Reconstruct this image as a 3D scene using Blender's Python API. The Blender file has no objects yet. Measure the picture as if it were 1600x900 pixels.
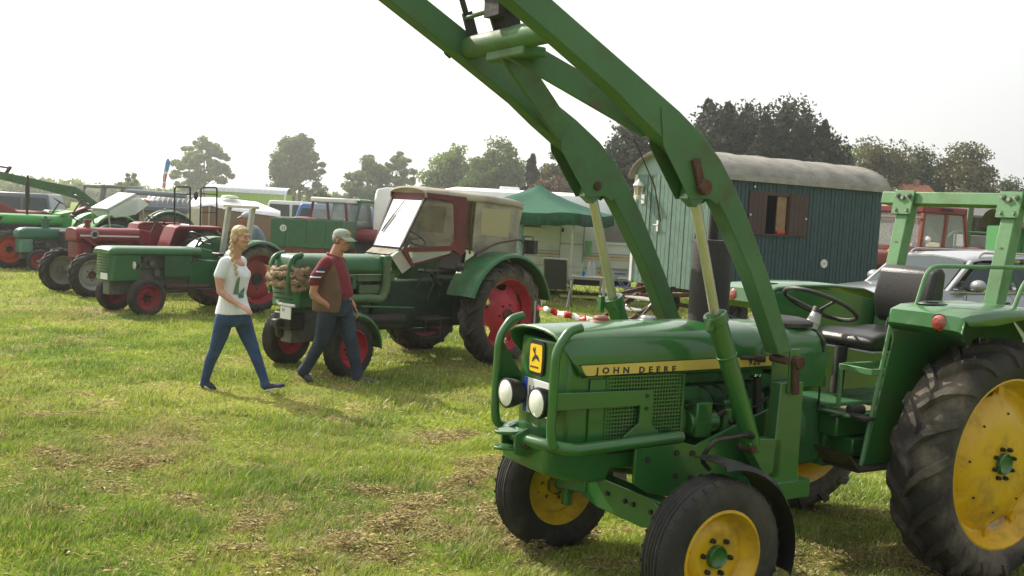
import bpy, bmesh, math, random
import numpy as np
from mathutils import Vector, Matrix, Quaternion
random.seed(7); rng = np.random.default_rng(7)
sc = bpy.context.scene
col = sc.collection
R = math.radians
# ------------------------------------------------------------------ camera
cd = bpy.data.cameras.new('camera'); cam = bpy.data.objects.new('camera', cd); col.objects.link(cam)
sc.camera = cam
cd.sensor_width = 36; cd.lens = 36 * 1623 / 1600; cd.clip_start = .05; cd.clip_end = 3000
PITCH, ROLL = .0717, .0551
_f = Vector((0, math.cos(PITCH), -math.sin(PITCH))); _r = Vector((1, 0, 0)); _u = _r.cross(_f)
_rr = math.cos(ROLL) * _r + math.sin(ROLL) * _u; _uu = -math.sin(ROLL) * _r + math.cos(ROLL) * _u
m4 = Matrix((_rr, _uu, -_f)).transposed().to_4x4(); m4.translation = (0, 0, 2.0); cam.matrix_world = m4
# ------------------------------------------------------------------ sky, sun, exposure
SUN_EL, SUN_AZ = 38.0, -48.0            # azimuth measured from +Y towards +X
sd = Vector((math.sin(R(SUN_AZ)) * math.cos(R(SUN_EL)), math.cos(R(SUN_AZ)) * math.cos(R(SUN_EL)), math.sin(R(SUN_EL))))
w = bpy.data.worlds.new('World'); sc.world = w; w.use_nodes = True
nt = w.node_tree; N = nt.nodes; L = nt.links
bg = N['Background']
sky = N.new('ShaderNodeTexSky'); sky.sky_type = 'NISHITA'; sky.sun_disc = False
sky.sun_elevation = R(SUN_EL); sky.sun_rotation = R(SUN_AZ); sky.dust_density = 4; sky.air_density = 1.2
geo = N.new('ShaderNodeNewGeometry')
dot = N.new('ShaderNodeVectorMath'); dot.operation = 'DOT_PRODUCT'; dot.inputs[1].default_value = -sd
L.new(geo.outputs['Incoming'], dot.inputs[0])
mr = N.new('ShaderNodeMapRange'); mr.inputs['From Min'].default_value = -.1; mr.inputs['From Max'].default_value = .95
mr.interpolation_type = 'SMOOTHSTEP'
L.new(dot.outputs['Value'], mr.inputs['Value'])
hz = N.new('ShaderNodeMixRGB'); hz.inputs[1].default_value = (5.9, 6.1, 6.35, 1); hz.inputs[2].default_value = (13.5, 13.2, 12.6, 1)
L.new(mr.outputs[0], hz.inputs[0])
mx = N.new('ShaderNodeMixRGB'); mx.inputs[0].default_value = .85
L.new(sky.outputs[0], mx.inputs[1]); L.new(hz.outputs[0], mx.inputs[2]); L.new(mx.outputs[0], bg.inputs[0])
bg.inputs[1].default_value = .1
sl = bpy.data.lights.new('sun', 'SUN'); sl.energy = 5.0; sl.angle = R(.7); sl.color = (1, .93, .8)
so = bpy.data.objects.new('sun', sl); col.objects.link(so); so.rotation_euler = sd.to_track_quat('Z', 'Y').to_euler()
so.location = (0, 0, 30)
sc.view_settings.view_transform = 'Standard'; sc.view_settings.look = 'None'; sc.view_settings.exposure = 0.38; sc.view_settings.gamma = 1
sc.render.resolution_x = 1024; sc.render.resolution_y = 576
sc.render.engine = 'CYCLES'
sc.cycles.max_bounces = 6; sc.cycles.transparent_max_bounces = 8; sc.cycles.caustics_reflective = False; sc.cycles.caustics_refractive = False
# ------------------------------------------------------------------ materials
MATS = {}
def mat(name, c=(.5, .5, .5), rough=.5, metal=0, var=.12, scale=6, bump=.0, bscale=60, dirt=None, damt=.35, dscale=3, dz=None, coat=0, spec=.5, trans=0, alpha=1, emis=None, chips=None):
    if name in MATS: return MATS[name]
    m = bpy.data.materials.new(name); m.use_nodes = True; n = m.node_tree.nodes; l = m.node_tree.links
    b = n['Principled BSDF']; b.inputs['Roughness'].default_value = rough; b.inputs['Metallic'].default_value = metal
    b.inputs['Specular IOR Level'].default_value = spec; b.inputs['Coat Weight'].default_value = coat
    b.inputs['Alpha'].default_value = alpha; b.inputs['Transmission Weight'].default_value = trans
    tc = n.new('ShaderNodeTexCoord')
    no = n.new('ShaderNodeTexNoise'); no.inputs['Scale'].default_value = scale; no.inputs['Detail'].default_value = 5
    l.new(tc.outputs['Object'], no.inputs['Vector'])
    lo = tuple(max(0, x * (1 - var)) for x in c) + (1,); hi = tuple(min(1, x * (1 + var)) for x in c) + (1,)
    r1 = n.new('ShaderNodeValToRGB'); r1.color_ramp.elements[0].position = .3; r1.color_ramp.elements[1].position = .7
    r1.color_ramp.elements[0].color = lo; r1.color_ramp.elements[1].color = hi
    l.new(no.outputs['Fac'], r1.inputs[0]); out = r1.outputs[0]
    if dirt:
        n2 = n.new('ShaderNodeTexNoise'); n2.inputs['Scale'].default_value = dscale; n2.inputs['Detail'].default_value = 9; n2.inputs['Roughness'].default_value = .68
        l.new(tc.outputs['Object'], n2.inputs['Vector'])
        rr = n.new('ShaderNodeValToRGB'); rr.color_ramp.elements[0].position = .48; rr.color_ramp.elements[1].position = .67
        rr.color_ramp.elements[0].color = (0, 0, 0, 1); rr.color_ramp.elements[1].color = (damt,) * 3 + (1,)
        l.new(n2.outputs['Fac'], rr.inputs[0])
        mxx = n.new('ShaderNodeMixRGB'); mxx.inputs[2].default_value = tuple(dirt) + (1,)
        l.new(rr.outputs[0], mxx.inputs[0]); l.new(out, mxx.inputs[1]); out = mxx.outputs[0]
        ro = n.new('ShaderNodeMath'); ro.operation = 'MULTIPLY_ADD'; ro.inputs[1].default_value = .5; ro.inputs[2].default_value = rough
        l.new(rr.outputs[0], ro.inputs[0]); l.new(ro.outputs[0], b.inputs['Roughness'])
    if chips:
        n4 = n.new('ShaderNodeTexNoise'); n4.inputs['Scale'].default_value = 17; n4.inputs['Detail'].default_value = 6; n4.inputs['Roughness'].default_value = .62
        mp = n.new('ShaderNodeMapping'); mp.inputs['Scale'].default_value = (1, 1, .6); mp.inputs['Location'].default_value = (3.3, 1.7, .4)
        l.new(tc.outputs['Object'], mp.inputs[0]); l.new(mp.outputs[0], n4.inputs['Vector'])
        r4 = n.new('ShaderNodeValToRGB'); r4.color_ramp.elements[0].position = chips[1]; r4.color_ramp.elements[1].position = chips[1] + .03; r4.color_ramp.elements[0].color = (0, 0, 0, 1); r4.color_ramp.elements[1].color = (.85,) * 3 + (1,)
        l.new(n4.outputs['Fac'], r4.inputs[0]); m4_ = n.new('ShaderNodeMixRGB'); m4_.inputs[2].default_value = tuple(chips[0]) + (1,); l.new(r4.outputs[0], m4_.inputs[0]); l.new(out, m4_.inputs[1]); out = m4_.outputs[0]
    l.new(out, b.inputs['Base Color'])
    if bump:
        n3 = n.new('ShaderNodeTexNoise'); n3.inputs['Scale'].default_value = bscale; n3.inputs['Detail'].default_value = 4
        l.new(tc.outputs['Object'], n3.inputs['Vector'])
        bp = n.new('ShaderNodeBump'); bp.inputs['Strength'].default_value = bump; bp.inputs['Distance'].default_value = .01
        l.new(n3.outputs['Fac'], bp.inputs['Height']); l.new(bp.outputs[0], b.inputs['Normal'])
    if emis: b.inputs['Emission Color'].default_value = tuple(emis) + (1,); b.inputs['Emission Strength'].default_value = 1
    MATS[name] = m; return m
def leafmat(name, c1, c2, tr=.35, attr=False):
    m = bpy.data.materials.new(name); m.use_nodes = True; n = m.node_tree.nodes; l = m.node_tree.links
    n.remove(n['Principled BSDF']); out = n['Material Output']
    g = n.new('ShaderNodeNewGeometry'); rp = n.new('ShaderNodeValToRGB')
    rp.color_ramp.elements[0].color = tuple(c1) + (1,); rp.color_ramp.elements[1].color = tuple(c2) + (1,)
    l.new(g.outputs['Random Per Island'], rp.inputs[0]); o = rp.outputs[0]
    if attr:
        a = n.new('ShaderNodeAttribute'); a.attribute_name = 'col'; o = a.outputs['Color']
    d = n.new('ShaderNodeBsdfDiffuse'); t = n.new('ShaderNodeBsdfTranslucent'); mx = n.new('ShaderNodeMixShader'); mx.inputs[0].default_value = tr
    l.new(o, d.inputs[0]); l.new(o, t.inputs[0]); l.new(d.outputs[0], mx.inputs[1]); l.new(t.outputs[0], mx.inputs[2])
    gl = n.new('ShaderNodeBsdfGlossy'); gl.inputs['Roughness'].default_value = .45; m2 = n.new('ShaderNodeMixShader'); m2.inputs[0].default_value = .05
    l.new(mx.outputs[0], m2.inputs[1]); l.new(gl.outputs[0], m2.inputs[2]); l.new(m2.outputs[0], out.inputs[0])
    MATS[name] = m; return m
def sheet(name, c, tr=.5, sp=.08):
    m = leafmat(name, c, c, tr); return m
def glass(name, c=(.8, .85, .85), a=.25, rough=.08):
    if name in MATS: return MATS[name]
    m = bpy.data.materials.new(name); m.use_nodes = True; n = m.node_tree.nodes; l = m.node_tree.links
    b = n['Principled BSDF']; b.inputs['Base Color'].default_value = tuple(c) + (1,); b.inputs['Roughness'].default_value = rough
    b.inputs['Alpha'].default_value = a; b.inputs['Specular IOR Level'].default_value = .8
    MATS[name] = m; return m
RUST = (.12, .05, .025); DUST = (.22, .19, .13); MUD = (.09, .07, .045)
GREEN = mat('deep_green_paint', (.026, .130, .028), .30, var=.13, scale=2.2, dirt=(.075, .095, .045), damt=.42, dscale=3.5, coat=.55, chips=((.10, .06, .04), .70))
GREEN2 = mat('matt_green_paint', (.025, .115, .034), .5, var=.2, dirt=(.045, .038, .022), damt=.65, dscale=9)
ARMG = mat('weathered_green_paint', (.055, .145, .054), .5, var=.14, scale=3, dirt=(.10, .075, .045), damt=.5, dscale=5, bump=.15, bscale=30, chips=((.15, .08, .06), .665))
ROPSG = mat('light_green_paint', (.10, .235, .095), .5, var=.1, dirt=(.10, .12, .05), damt=.45, dscale=7, chips=((.16, .11, .06), .70))
YEL = mat('yellow_wheel_paint', (.64, .38, .006), .42, var=.08, dirt=(.22, .13, .03), damt=.6, dscale=6, coat=.15, chips=((.12, .05, .02), .69))
SYEL = mat('faded_yellow_decal', (.62, .46, .10), .5, var=.1)
RUB = mat('tyre_rubber', (.019, .018, .017), .72, var=.2, bump=.35, bscale=70, dirt=(.11, .10, .08), damt=.55, dscale=3.5)
RUBD = mat('dusty_tyre_rubber', (.034, .030, .026), .85, var=.3, bump=.4, bscale=60, dirt=(.20, .17, .13), damt=.75, dscale=2.6)
BLK = mat('black_paint', (.012, .012, .013), .45, var=.2, dirt=DUST, damt=.25)
BLKM = mat('matt_black_iron', (.016, .015, .014), .7, var=.3, dirt=(.06, .045, .03), damt=.5, dscale=9, bump=.3)
VINYL = mat('black_vinyl', (.020, .018, .018), .33, var=.1, bump=.25, bscale=140)
IRON = mat('oily_iron', (.035, .032, .03), .55, var=.35, scale=20, dirt=(.08, .05, .03), damt=.6, dscale=8, bump=.3, metal=.3)
RUSTM = mat('rusty_steel', (.085, .038, .026), .75, var=.35, scale=20, dirt=(.05, .03, .02), damt=.6, bump=.4)
CHROME = mat('chrome_rod', (.46, .43, .34), .30, metal=.55, var=.08)
STEEL = mat('grey_steel', (.4, .4, .4), .35, metal=.9, var=.12)
LENS = mat('lamp_glass', (.82, .82, .78), .12, var=.05, coat=1)
WHT = mat('white_paint', (.72, .72, .70), .45, var=.05, dirt=DUST, damt=.2)
RED = mat('red_paint', (.30, .018, .018), .45, var=.15, dirt=(.12, .05, .04), damt=.5)
REDR = mat('red_wheel_paint', (.38, .012, .03), .5, var=.15, dirt=(.14, .03, .025), damt=.5, dscale=8)
ORG = mat('orange_lens', (.9, .28, .02), .25)
REDL = mat('red_lens', (.30, .05, .035), .25, coat=1)
TEXB = mat('black_lettering', (.02, .02, .018), .6, var=0)
# ------------------------------------------------------------------ mesh helpers
def frame_of(d):
    d = Vector(d).normalized(); a = Vector((0, 0, 1)) if abs(d.z) < .95 else Vector((1, 0, 0))
    u = d.cross(a).normalized(); return u, u.cross(d).normalized(), d
class MB:
    def __init__(s): s.v = []; s.f = []
    def add(s, vs, fs):
        b = len(s.v); s.v += [tuple(x) for x in vs]; s.f += [tuple(b + i for i in q) for q in fs]; return s
    def box(s, c, d, rz=0, ry=0, rx=0):
        M = Matrix.Rotation(rz, 3, 'Z') @ Matrix.Rotation(ry, 3, 'Y') @ Matrix.Rotation(rx, 3, 'X')
        vs = [Vector(c) + M @ Vector((i * d[0] / 2, j * d[1] / 2, k * d[2] / 2)) for i in (-1, 1) for j in (-1, 1) for k in (-1, 1)]
        return s.add(vs, [(0, 1, 3, 2), (4, 6, 7, 5), (0, 4, 5, 1), (2, 3, 7, 6), (0, 2, 6, 4), (1, 5, 7, 3)])
    def b2(s, a, b):
        return s.box([(a[i] + b[i]) / 2 for i in range(3)], [abs(a[i] - b[i]) for i in range(3)])
    def bar(s, p, q, w_, h_, up=(0, 0, 1)):
        p = Vector(p); q = Vector(q); d = (q - p).normalized(); u = d.cross(Vector(up)).normalized(); v = u.cross(d)
        vs = [e + u * i * w_ / 2 + v * j * h_ / 2 for e in (p, q) for i, j in ((-1, -1), (1, -1), (1, 1), (-1, 1))]
        return s.add(vs, [(0, 3, 2, 1), (4, 5, 6, 7), (0, 1, 5, 4), (1, 2, 6, 5), (2, 3, 7, 6), (3, 0, 4, 7)])
    def cyl(s, p, q, r, r2=None, n=14, cap=True):
        return s.tube([p, q], [r, r if r2 is None else r2], n, cap)
    def tube(s, pts, r, n=10, cap=True):
        pts = [Vector(p) for p in pts]
        if not isinstance(r, (list, tuple)): r = [r] * len(pts)
        rings = []; u = None
        for i, p in enumerate(pts):
            a = pts[max(i - 1, 0)]; b = pts[min(i + 1, len(pts) - 1)]; d = (b - a).normalized()
            if u is None: u, v, _ = frame_of(d)
            else:
                u = (u - d * u.dot(d)); u = u.normalized() if u.length > 1e-6 else frame_of(d)[0]; v = u.cross(d).normalized()
            rings.append([p + (u * math.cos(2 * math.pi * k / n) + v * math.sin(2 * math.pi * k / n)) * r[i] for k in range(n)])
        return s.loft(rings, cap)
    def loft(s, rings, cap=True, closed=True):
        n = len(rings[0]); vs = [p for r_ in rings for p in r_]; fs = []
        for i in range(len(rings) - 1):
            for k in range(n if closed else n - 1):
                k2 = (k + 1) % n; fs.append((i * n + k, i * n + k2, (i + 1) * n + k2, (i + 1) * n + k))
        if cap and closed: fs.append(tuple(range(n))[::-1]); fs.append(tuple((len(rings) - 1) * n + k for k in range(n)))
        return s.add(vs, fs)
    def prism(s, pts, off):      # closed 3-D outline extruded by vector off
        n = len(pts); off = Vector(off); a = [Vector(p) for p in pts]; b = [p + off for p in a]
        return s.add(a + b, [tuple(range(n)), tuple(range(2 * n - 1, n - 1, -1))] + [(i, i + n, (i + 1) % n + n, (i + 1) % n) for i in range(n)])
    def pxz(s, pts, y0, y1): return s.prism([(x, y0, z) for x, z in pts], (0, y1 - y0, 0))
    def pxy(s, pts, z0, z1): return s.prism([(x, y, z0) for x, y in pts], (0, 0, z1 - z0))
    def pyz(s, pts, x0, x1): return s.prism([(x0, y, z) for y, z in pts], (x1 - x0, 0, 0))
    def lathe(s, prof, c=(0, 0, 0), ax='y', n=32, closedprof=False, a0=0, a1=2 * math.pi):
        full = abs(a1 - a0 - 2 * math.pi) < 1e-6; m = n if full else n + 1; rings = []
        for k in range(m):
            a = a0 + (a1 - a0) * k / n; ca, sa = math.cos(a), math.sin(a)
            if ax == 'y': rings.append([Vector(c) + Vector((r_ * ca, t, r_ * sa)) for r_, t in prof])
            elif ax == 'z': rings.append([Vector(c) + Vector((r_ * ca, r_ * sa, t)) for r_, t in prof])
            else: rings.append([Vector(c) + Vector((t, r_ * ca, r_ * sa)) for r_, t in prof])
        p = len(prof); vs = [q for r_ in rings for q in r_]; fs = []
        for k in range(n):
            k2 = (k + 1) % m
            for j in range(p if closedprof else p - 1):
                j2 = (j + 1) % p; fs.append((k * p + j, k * p + j2, k2 * p + j2, k2 * p + j))
        return s.add(vs, fs)
    def ball(s, c, r, n=12, m=8):
        if not isinstance(r, (list, tuple)): r = (r, r, r)
        vs = []; fs = []
        for i in range(m + 1):
            t = math.pi * i / m
            for k in range(n):
                a = 2 * math.pi * k / n; vs.append((c[0] + r[0] * math.sin(t) * math.cos(a), c[1] + r[1] * math.sin(t) * math.sin(a), c[2] + r[2] * math.cos(t)))
        for i in range(m):
            for k in range(n): fs.append((i * n + k, (i + 1) * n + k, (i + 1) * n + (k + 1) % n, i * n + (k + 1) % n))
        return s.add(vs, fs)
    def mesh(s, name):
        me = bpy.data.meshes.new(name); me.from_pydata(s.v, [], s.f)
        bm = bmesh.new(); bm.from_mesh(me); bmesh.ops.remove_doubles(bm, verts=bm.verts, dist=1e-5)
        bmesh.ops.recalc_face_normals(bm, faces=bm.faces); bm.to_mesh(me); bm.free(); return me
    def build(s, name, m, parent=None, bev=0, ang=35, sub=0, label=None, seg=2):
        me = s.mesh(name); me.materials.append(m)
        if ang: me.shade_smooth(); me.set_sharp_from_angle(angle=R(ang))
        o = bpy.data.objects.new(name, me); col.objects.link(o)
        if parent is not None: o.parent = parent
        if bev:
            b = o.modifiers.new('bevel', 'BEVEL'); b.width = bev; b.segments = seg; b.limit_method = 'ANGLE'; b.angle_limit = R(40); b.harden_normals = False
        if sub: q = o.modifiers.new('sub', 'SUBSURF'); q.levels = sub; q.render_levels = sub
        if label: o['label'] = label
        return o
def thing(name, label, cat, loc=(0, 0, 0), rz=0, group=None):
    o = bpy.data.objects.new(name, None); col.objects.link(o); o.location = loc; o.rotation_euler = (0, 0, rz)
    o['label'] = label; o['category'] = cat
    if group: o['group'] = group
    return o
def tag(o, label=None, cat=None, group=None, kind=None):
    if label: o['label'] = label
    if cat: o['category'] = cat
    if group: o['group'] = group
    if kind: o['kind'] = kind
    return o
def arc(pts, rad=.05, n=5):
    """round the corners of a polyline"""
    P = [Vector(p) for p in pts]; out = [P[0]]
    for i in range(1, len(P) - 1):
        a = (P[i - 1] - P[i]); b = (P[i + 1] - P[i]); r_ = min(rad, a.length * .45, b.length * .45)
        p0 = P[i] + a.normalized() * r_; p1 = P[i] + b.normalized() * r_
        for k in range(n + 1):
            t = k / n; out.append((1 - t) ** 2 * p0 + 2 * t * (1 - t) * P[i] + t * t * p1)
    out.append(P[-1]); return out
def textmesh(s, size, name, m, parent, loc, rot, ext=.0015, label=None, align='LEFT', sx=1, space=1, bold=0):
    cu = bpy.data.curves.new(name, 'FONT'); cu.body = s; cu.size = size; cu.extrude = ext; cu.align_x = align; cu.space_character = space; cu.resolution_u = 2; cu.offset = bold
    t = bpy.data.objects.new(name + '_tmp', cu); col.objects.link(t)
    bpy.context.view_layer.update(); dg = bpy.context.evaluated_depsgraph_get()
    me = bpy.data.meshes.new_from_object(t.evaluated_get(dg)); bpy.data.objects.remove(t); bpy.data.curves.remove(cu)
    me.materials.clear(); me.materials.append(m)
    for v in me.vertices: v.co.x *= sx
    o = bpy.data.objects.new(name, me); col.objects.link(o); o.parent = parent; o.location = loc; o.rotation_euler = rot
    if label: o['label'] = label
    return o
# ------------------------------------------------------------------ wheels
def tyre_prof(Rt, W, rr):
    """cross profile (radius, offset) of a tyre from outer bead round to inner bead"""
    h = Rt - rr; P = []
    for t, o in ((0, .36), (.06, .41), (.2, .47), (.45, .50), (.68, .485), (.84, .445), (.93, .39), (.975, .30), (1.0, .15)): P.append((rr + h * t, o * W))
    return P + [(Rt, 0)] + [(a, -b) for a, b in reversed(P)]
def tyre(name, parent, Rt, W, rr, c, kind, mt, n=44):
    b = MB(); P = tyre_prof(Rt * (.945 if kind == 'lug' else 1), W * (.97 if kind == 'lug' else 1), rr)
    if kind == 'rib':        # circumferential grooves
        Q = []
        for a, o in P[:8]: Q.append((a, o))
        g = Rt * .022
        for lo, hi in ((.26, .20), (.13, .08), (.03, -.03), (-.08, -.13), (-.20, -.26)):
            Q += [(Rt, lo * W + .012 * W), (Rt - g, lo * W - .004), (Rt - g, hi * W + .004), (Rt, hi * W - .012 * W)]
        Q += [(a, -o) for a, o in reversed(P[:8])]; P = Q
    b.lathe(P + [(rr - .012, -.3 * W), (rr - .012, .3 * W)], c, 'y', n, True)
    if kind == 'rib':        # shoulder lugs
        K = 34
        for k in range(K):
            for s_ in (1, -1):
                a = 2 * math.pi * (k + .5 * (s_ < 0)) / K; M = Matrix.Rotation(-a, 3, 'Y')
                w_ = Rt * .035
                vs = []
                for rr_, o in ((Rt * .993, .33), (Rt * .955, .43)):
                    for d in (-w_, w_):
                        for e in (0.0, .004): vs.append(Vector(c) + M @ Vector((rr_ + e * (.9), s_ * (o * W + e * .5), d * .55)))
                b.add(vs, [(0, 2, 6, 4), (1, 5, 7, 3), (0, 1, 3, 2), (4, 6, 7, 5), (0, 4, 5, 1), (2, 3, 7, 6)])
    if kind == 'lug':
        K = 18 if Rt > .55 else 16; hl = Rt * .058
        prof = [(.945 * Rt, -.04 * W), (.945 * Rt, .10 * W), (.942 * Rt, .24 * W), (.915 * Rt, .37 * W), (.865 * Rt, .445 * W), (.80 * Rt, .480 * W)]
        for k in range(K):
            for s_ in (1, -1):
                a0 = 2 * math.pi * (k + .5 * (s_ < 0)) / K; rings = []
                for j, (r_, o) in enumerate(prof):
                    t = j / (len(prof) - 1); a = a0 + .36 * t ** .8 * (.72 / Rt) ** .3
                    hh = hl * (1 - .72 * t ** 3); wd = (.036 + .014 * t) * Rt / .72
                    nr = Vector((1, 0, 0)) if j < 3 else Vector((math.cos(min(1.4, (j - 2) * .5)), s_ * math.sin(min(1.4, (j - 2) * .5)), 0))
                    ring = []
                    for d, e in ((-wd, -.012), (-wd * .66, hh), (wd * .66, hh), (wd, -.012)):
                        p = Vector((r_, s_ * o, 0)) + nr * e
                        ang = a + d / Rt
                        ring.append(Vector(c) + Vector((p.x * math.cos(ang), p.y, p.x * math.sin(ang))))
                    rings.append(ring)
                b.loft(rings)
    o = b.build(name, mt, parent, ang=38); return o
def wheel(root, x, y, Rt, W, rr, kind, side, rimm, hubm, tm=None, style='plain', steer=0, label=None, dish=.05):
    """wheel part (rim and disc) > tyre, hub, nuts; side +1 = outside faces +y"""
    b = MB(); s = side; f = .36 * W
    lip = rr * 1.0
    b.lathe([(lip + .022, s * (f + .004)), (lip + .024, s * (f + .014)), (lip + .008, s * (f + .018)), (lip, s * f), (lip - .02, s * (f - .025)), (lip - .035, s * .15 * W), (lip - .055, s * .1 * W), (lip - .055, -s * .1 * W), (lip - .03, -s * .2 * W), (lip, -s * f), (lip + .02, -s * (f + .01)), (lip + .02, -s * (f - .01))], (0, 0, 0), 'y', 44)
    d0 = s * (f - dish - .02)
    if style == 'big':       # scalloped disc with windows near the rim
        n = 64; prof = [(.0, .05), (.16, .05), (.20, .052), (.48, .050), (.60, .036), (.80, -.025), (.86, -.03)]
        rings = []
        for k in range(n):
            a = 2 * math.pi * k / n; q = max(0, math.cos(4 * a)) ** .5
            q = 0 if math.cos(4 * a) < -.55 else 1
            ring = []
            for r_, t in prof:
                rad = r_ * rr
                if r_ > .79: rad = rr * (.79 + .06 * q)
                if r_ > .84: rad = rr * (.80 + .125 * q)
                ring.append(Vector((rad * math.cos(a), d0 + s * t + s * (.015 * q if r_ > .84 else 0), rad * math.sin(a))))
            rings.append(ring)
        vs = [p for r_ in rings for p in r_]; m = len(prof); fs = [(k * m + j, k * m + j + 1, ((k + 1) % n) * m + j + 1, ((k + 1) % n) * m + j) for k in range(n) for j in range(m - 1)]
        b.add(vs, fs)
        for k in range(8):
            a = 2 * math.pi * (k // 2) / 4 + math.pi / 4 * (.62 if k % 2 else 1.38); b.box((rr * .89 * math.cos(a), d0 - s * .02, rr * .89 * math.sin(a)), (.06, .04, .05), ry=-a)
    elif style == 'cast':    # heavy cast centre with six windows
        n = 60; prof = [(0, .06), (.22, .06), (.30, .05), (.45, .045), (.62, .0), (.80, -.05), (.88, -.05)]
        rings = []
        for k in range(n):
            a = 2 * math.pi * k / n; q = max(0, min(1, math.cos(6 * a) * 1.6 + .9))
            rings.append([Vector(((r_ if r_ < .7 else .70 + (r_ - .70) * q) * rr * math.cos(a), d0 + s * (t if r_ < .7 else t * q), (r_ if r_ < .7 else .70 + (r_ - .70) * q) * rr * math.sin(a))) for r_, t in prof])
        vs = [p for r_ in rings for p in r_]; m = len(prof); fs = [(k * m + j, k * m + j + 1, ((k + 1) % n) * m + j + 1, ((k + 1) % n) * m + j) for k in range(n) for j in range(m - 1)]
        b.add(vs, fs)
    else:
        n = 48; prof = [(0, 0), (.42, 0), (.50, .006), (.72, .0), (.80, -.018), (.93, -.03)]
        rings = []
        for k in range(n):
            a = 2 * math.pi * k / n; q = 1 if math.cos(4 * a + .4) < .55 else .0
            rings.append([Vector(((r_ if r_ < .9 else .82 + .11 * q) * rr * math.cos(a), d0 + s * t, (r_ if r_ < .9 else .82 + .11 * q) * rr * math.sin(a))) for r_, t in prof])
        vs = [p for r_ in rings for p in r_]; m = len(prof); fs = [(k * m + j, k * m + j + 1, ((k + 1) % n) * m + j + 1, ((k + 1) % n) * m + j) for k in range(n) for j in range(m - 1)]
        b.add(vs, fs)
    o = b.build('wheel', rimm, root, ang=40); o.location = (x, y, Rt); o.rotation_euler = (0, random.uniform(0, 6), steer)
    if label: o['label'] = label
    t = tyre('tyre', o, Rt, W, rr + .004, (0, 0, 0), kind, tm or RUB)
    hb = MB(); hr = {'big': .13, 'cast': .17}.get(style, .26) * rr; dc = d0 + s * {'big': .05, 'cast': .06}.get(style, 0)
    hb.lathe([(hr * 1.05, dc - s * .03), (hr, dc + s * .022), (hr * .92, dc + s * .028), (hr * .80, dc + s * .016), (hr * .4, dc + s * .008), (0.001, dc + s * .006)], (0, 0, 0), 'y', 20)
    hb.build('hub', hubm, o)
    nb = MB(); k_ = 8 if style == 'big' else 6; nrd = {'big': .185, 'cast': .30}.get(style, .40) * rr; off = {'big': .05, 'cast': .05}.get(style, .0)
    for k in range(k_):
        a = 2 * math.pi * k / k_; p = (nrd * math.cos(a), d0 + s * off, nrd * math.sin(a)); q = (p[0], d0 + s * (off + .022), p[2])
        nb.cyl(p, q, .013, n=6); nb.cyl(q, (q[0], q[1] + s * .008, q[2]), .007, n=6)
    if style == 'big':
        for k in range(8):
            a = 2 * math.pi * (k + .5) / 8; nb.cyl((.60 * rr * math.cos(a), d0 + s * .03, .60 * rr * math.sin(a)), (.60 * rr * math.cos(a), d0 + s * .043, .60 * rr * math.sin(a)), .007, n=6)
    tag(nb.build('wheel_nuts', IRON, o), kind='stuff')
    return o
def fender(name, root, cx, cz, Rf, y0, y1, a0, a1, m, lip=.05, th=.008, n=22, parent=None):
    """curved mudguard; angles in degrees from +x towards +z"""
    b = MB(); rings = []; ys = sorted((y0, y1)); out = 1 if y1 > y0 else -1
    prof = [(Rf, y0), (Rf + .012, y0 + .5 * (y1 - y0)), (Rf, y1 - out * .03), (Rf - .012, y1 - out * .008), (Rf - .03, y1), (Rf - lip, y1), (Rf - lip, y1 - out * th), (Rf - .03, y1 - out * th), (Rf - .02, y1 - out * .012), (Rf - th, y1 - out * .034), (Rf + .012 - th, y0 + .5 * (y1 - y0)), (Rf - th, y0)]
    for k in range(n + 1):
        a = R(a0 + (a1 - a0) * k / n); rings.append([Vector((cx + r_ * math.cos(a), y, cz + r_ * math.sin(a))) for r_, y in prof])
    b.loft(rings); return b.build(name, m, root, ang=40)
# ================================================================== ground, grass, trees
def vnoise(x, y, s, seed=0):
    x = np.asarray(x, float) / s + seed * 17.3; y = np.asarray(y, float) / s + seed * 9.1
    xi = np.floor(x); yi = np.floor(y); fx = x - xi; fy = y - yi; fx = fx * fx * (3 - 2 * fx); fy = fy * fy * (3 - 2 * fy)
    h = lambda a, b: (np.sin(a * 127.1 + b * 311.7 + seed * 7.7) * 43758.5453) % 1.0
    return (h(xi, yi) * (1 - fx) + h(xi + 1, yi) * fx) * (1 - fy) + (h(xi, yi + 1) * (1 - fx) + h(xi + 1, yi + 1) * fx) * fy
def fbm(x, y, s, seed=0, n=4):
    t = 0; a = 1; w_ = 0
    for i in range(n): t = t + a * vnoise(x, y, s / 2 ** i, seed + i * 3); w_ += a; a *= .55
    return t / w_
def gz(x, y): return (fbm(x, y, 2.2, 5, 3) - .5) * .05 + (fbm(x, y, .55, 61, 2) - .5) * .05 + np.clip(vnoise(x, y, .30, 71) - .55, 0, 1) * .07
DRY = [(-.75, 7.0, .6, .5, 1), (-.25, 6.6, .5, .4, 1), (-.95, 6.0, .6, .35, .8), (-.05, 7.4, .35, .3, .8), (.1, 6.1, .5, .4, .9), (-5.6, 11.0, .9, .5, .6), (-4.3, 7.0, .8, .35, .8), (-2.9, 6.9, .45, .25, .6), (-1.9, 10.2, 1.0, .35, .8), (-2.7, 7.5, .6, .3, .3), (-4.0, 9.4, .8, .4, .5), (-7.5, 13.5, 1.2, .5, .4), (-.6, 11.0, .5, .4, .6), (.3, 14.0, 1.2, .7, .6), (-1.6, 8.3, .7, .4, .35), (-3.8, 12.6, 1, .4, .4), (-1.15, 5.6, .8, .3, .8), (2.3, 6.9, .5, .5, .3), (.9, 6.2, .5, .6, .4)]
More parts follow.
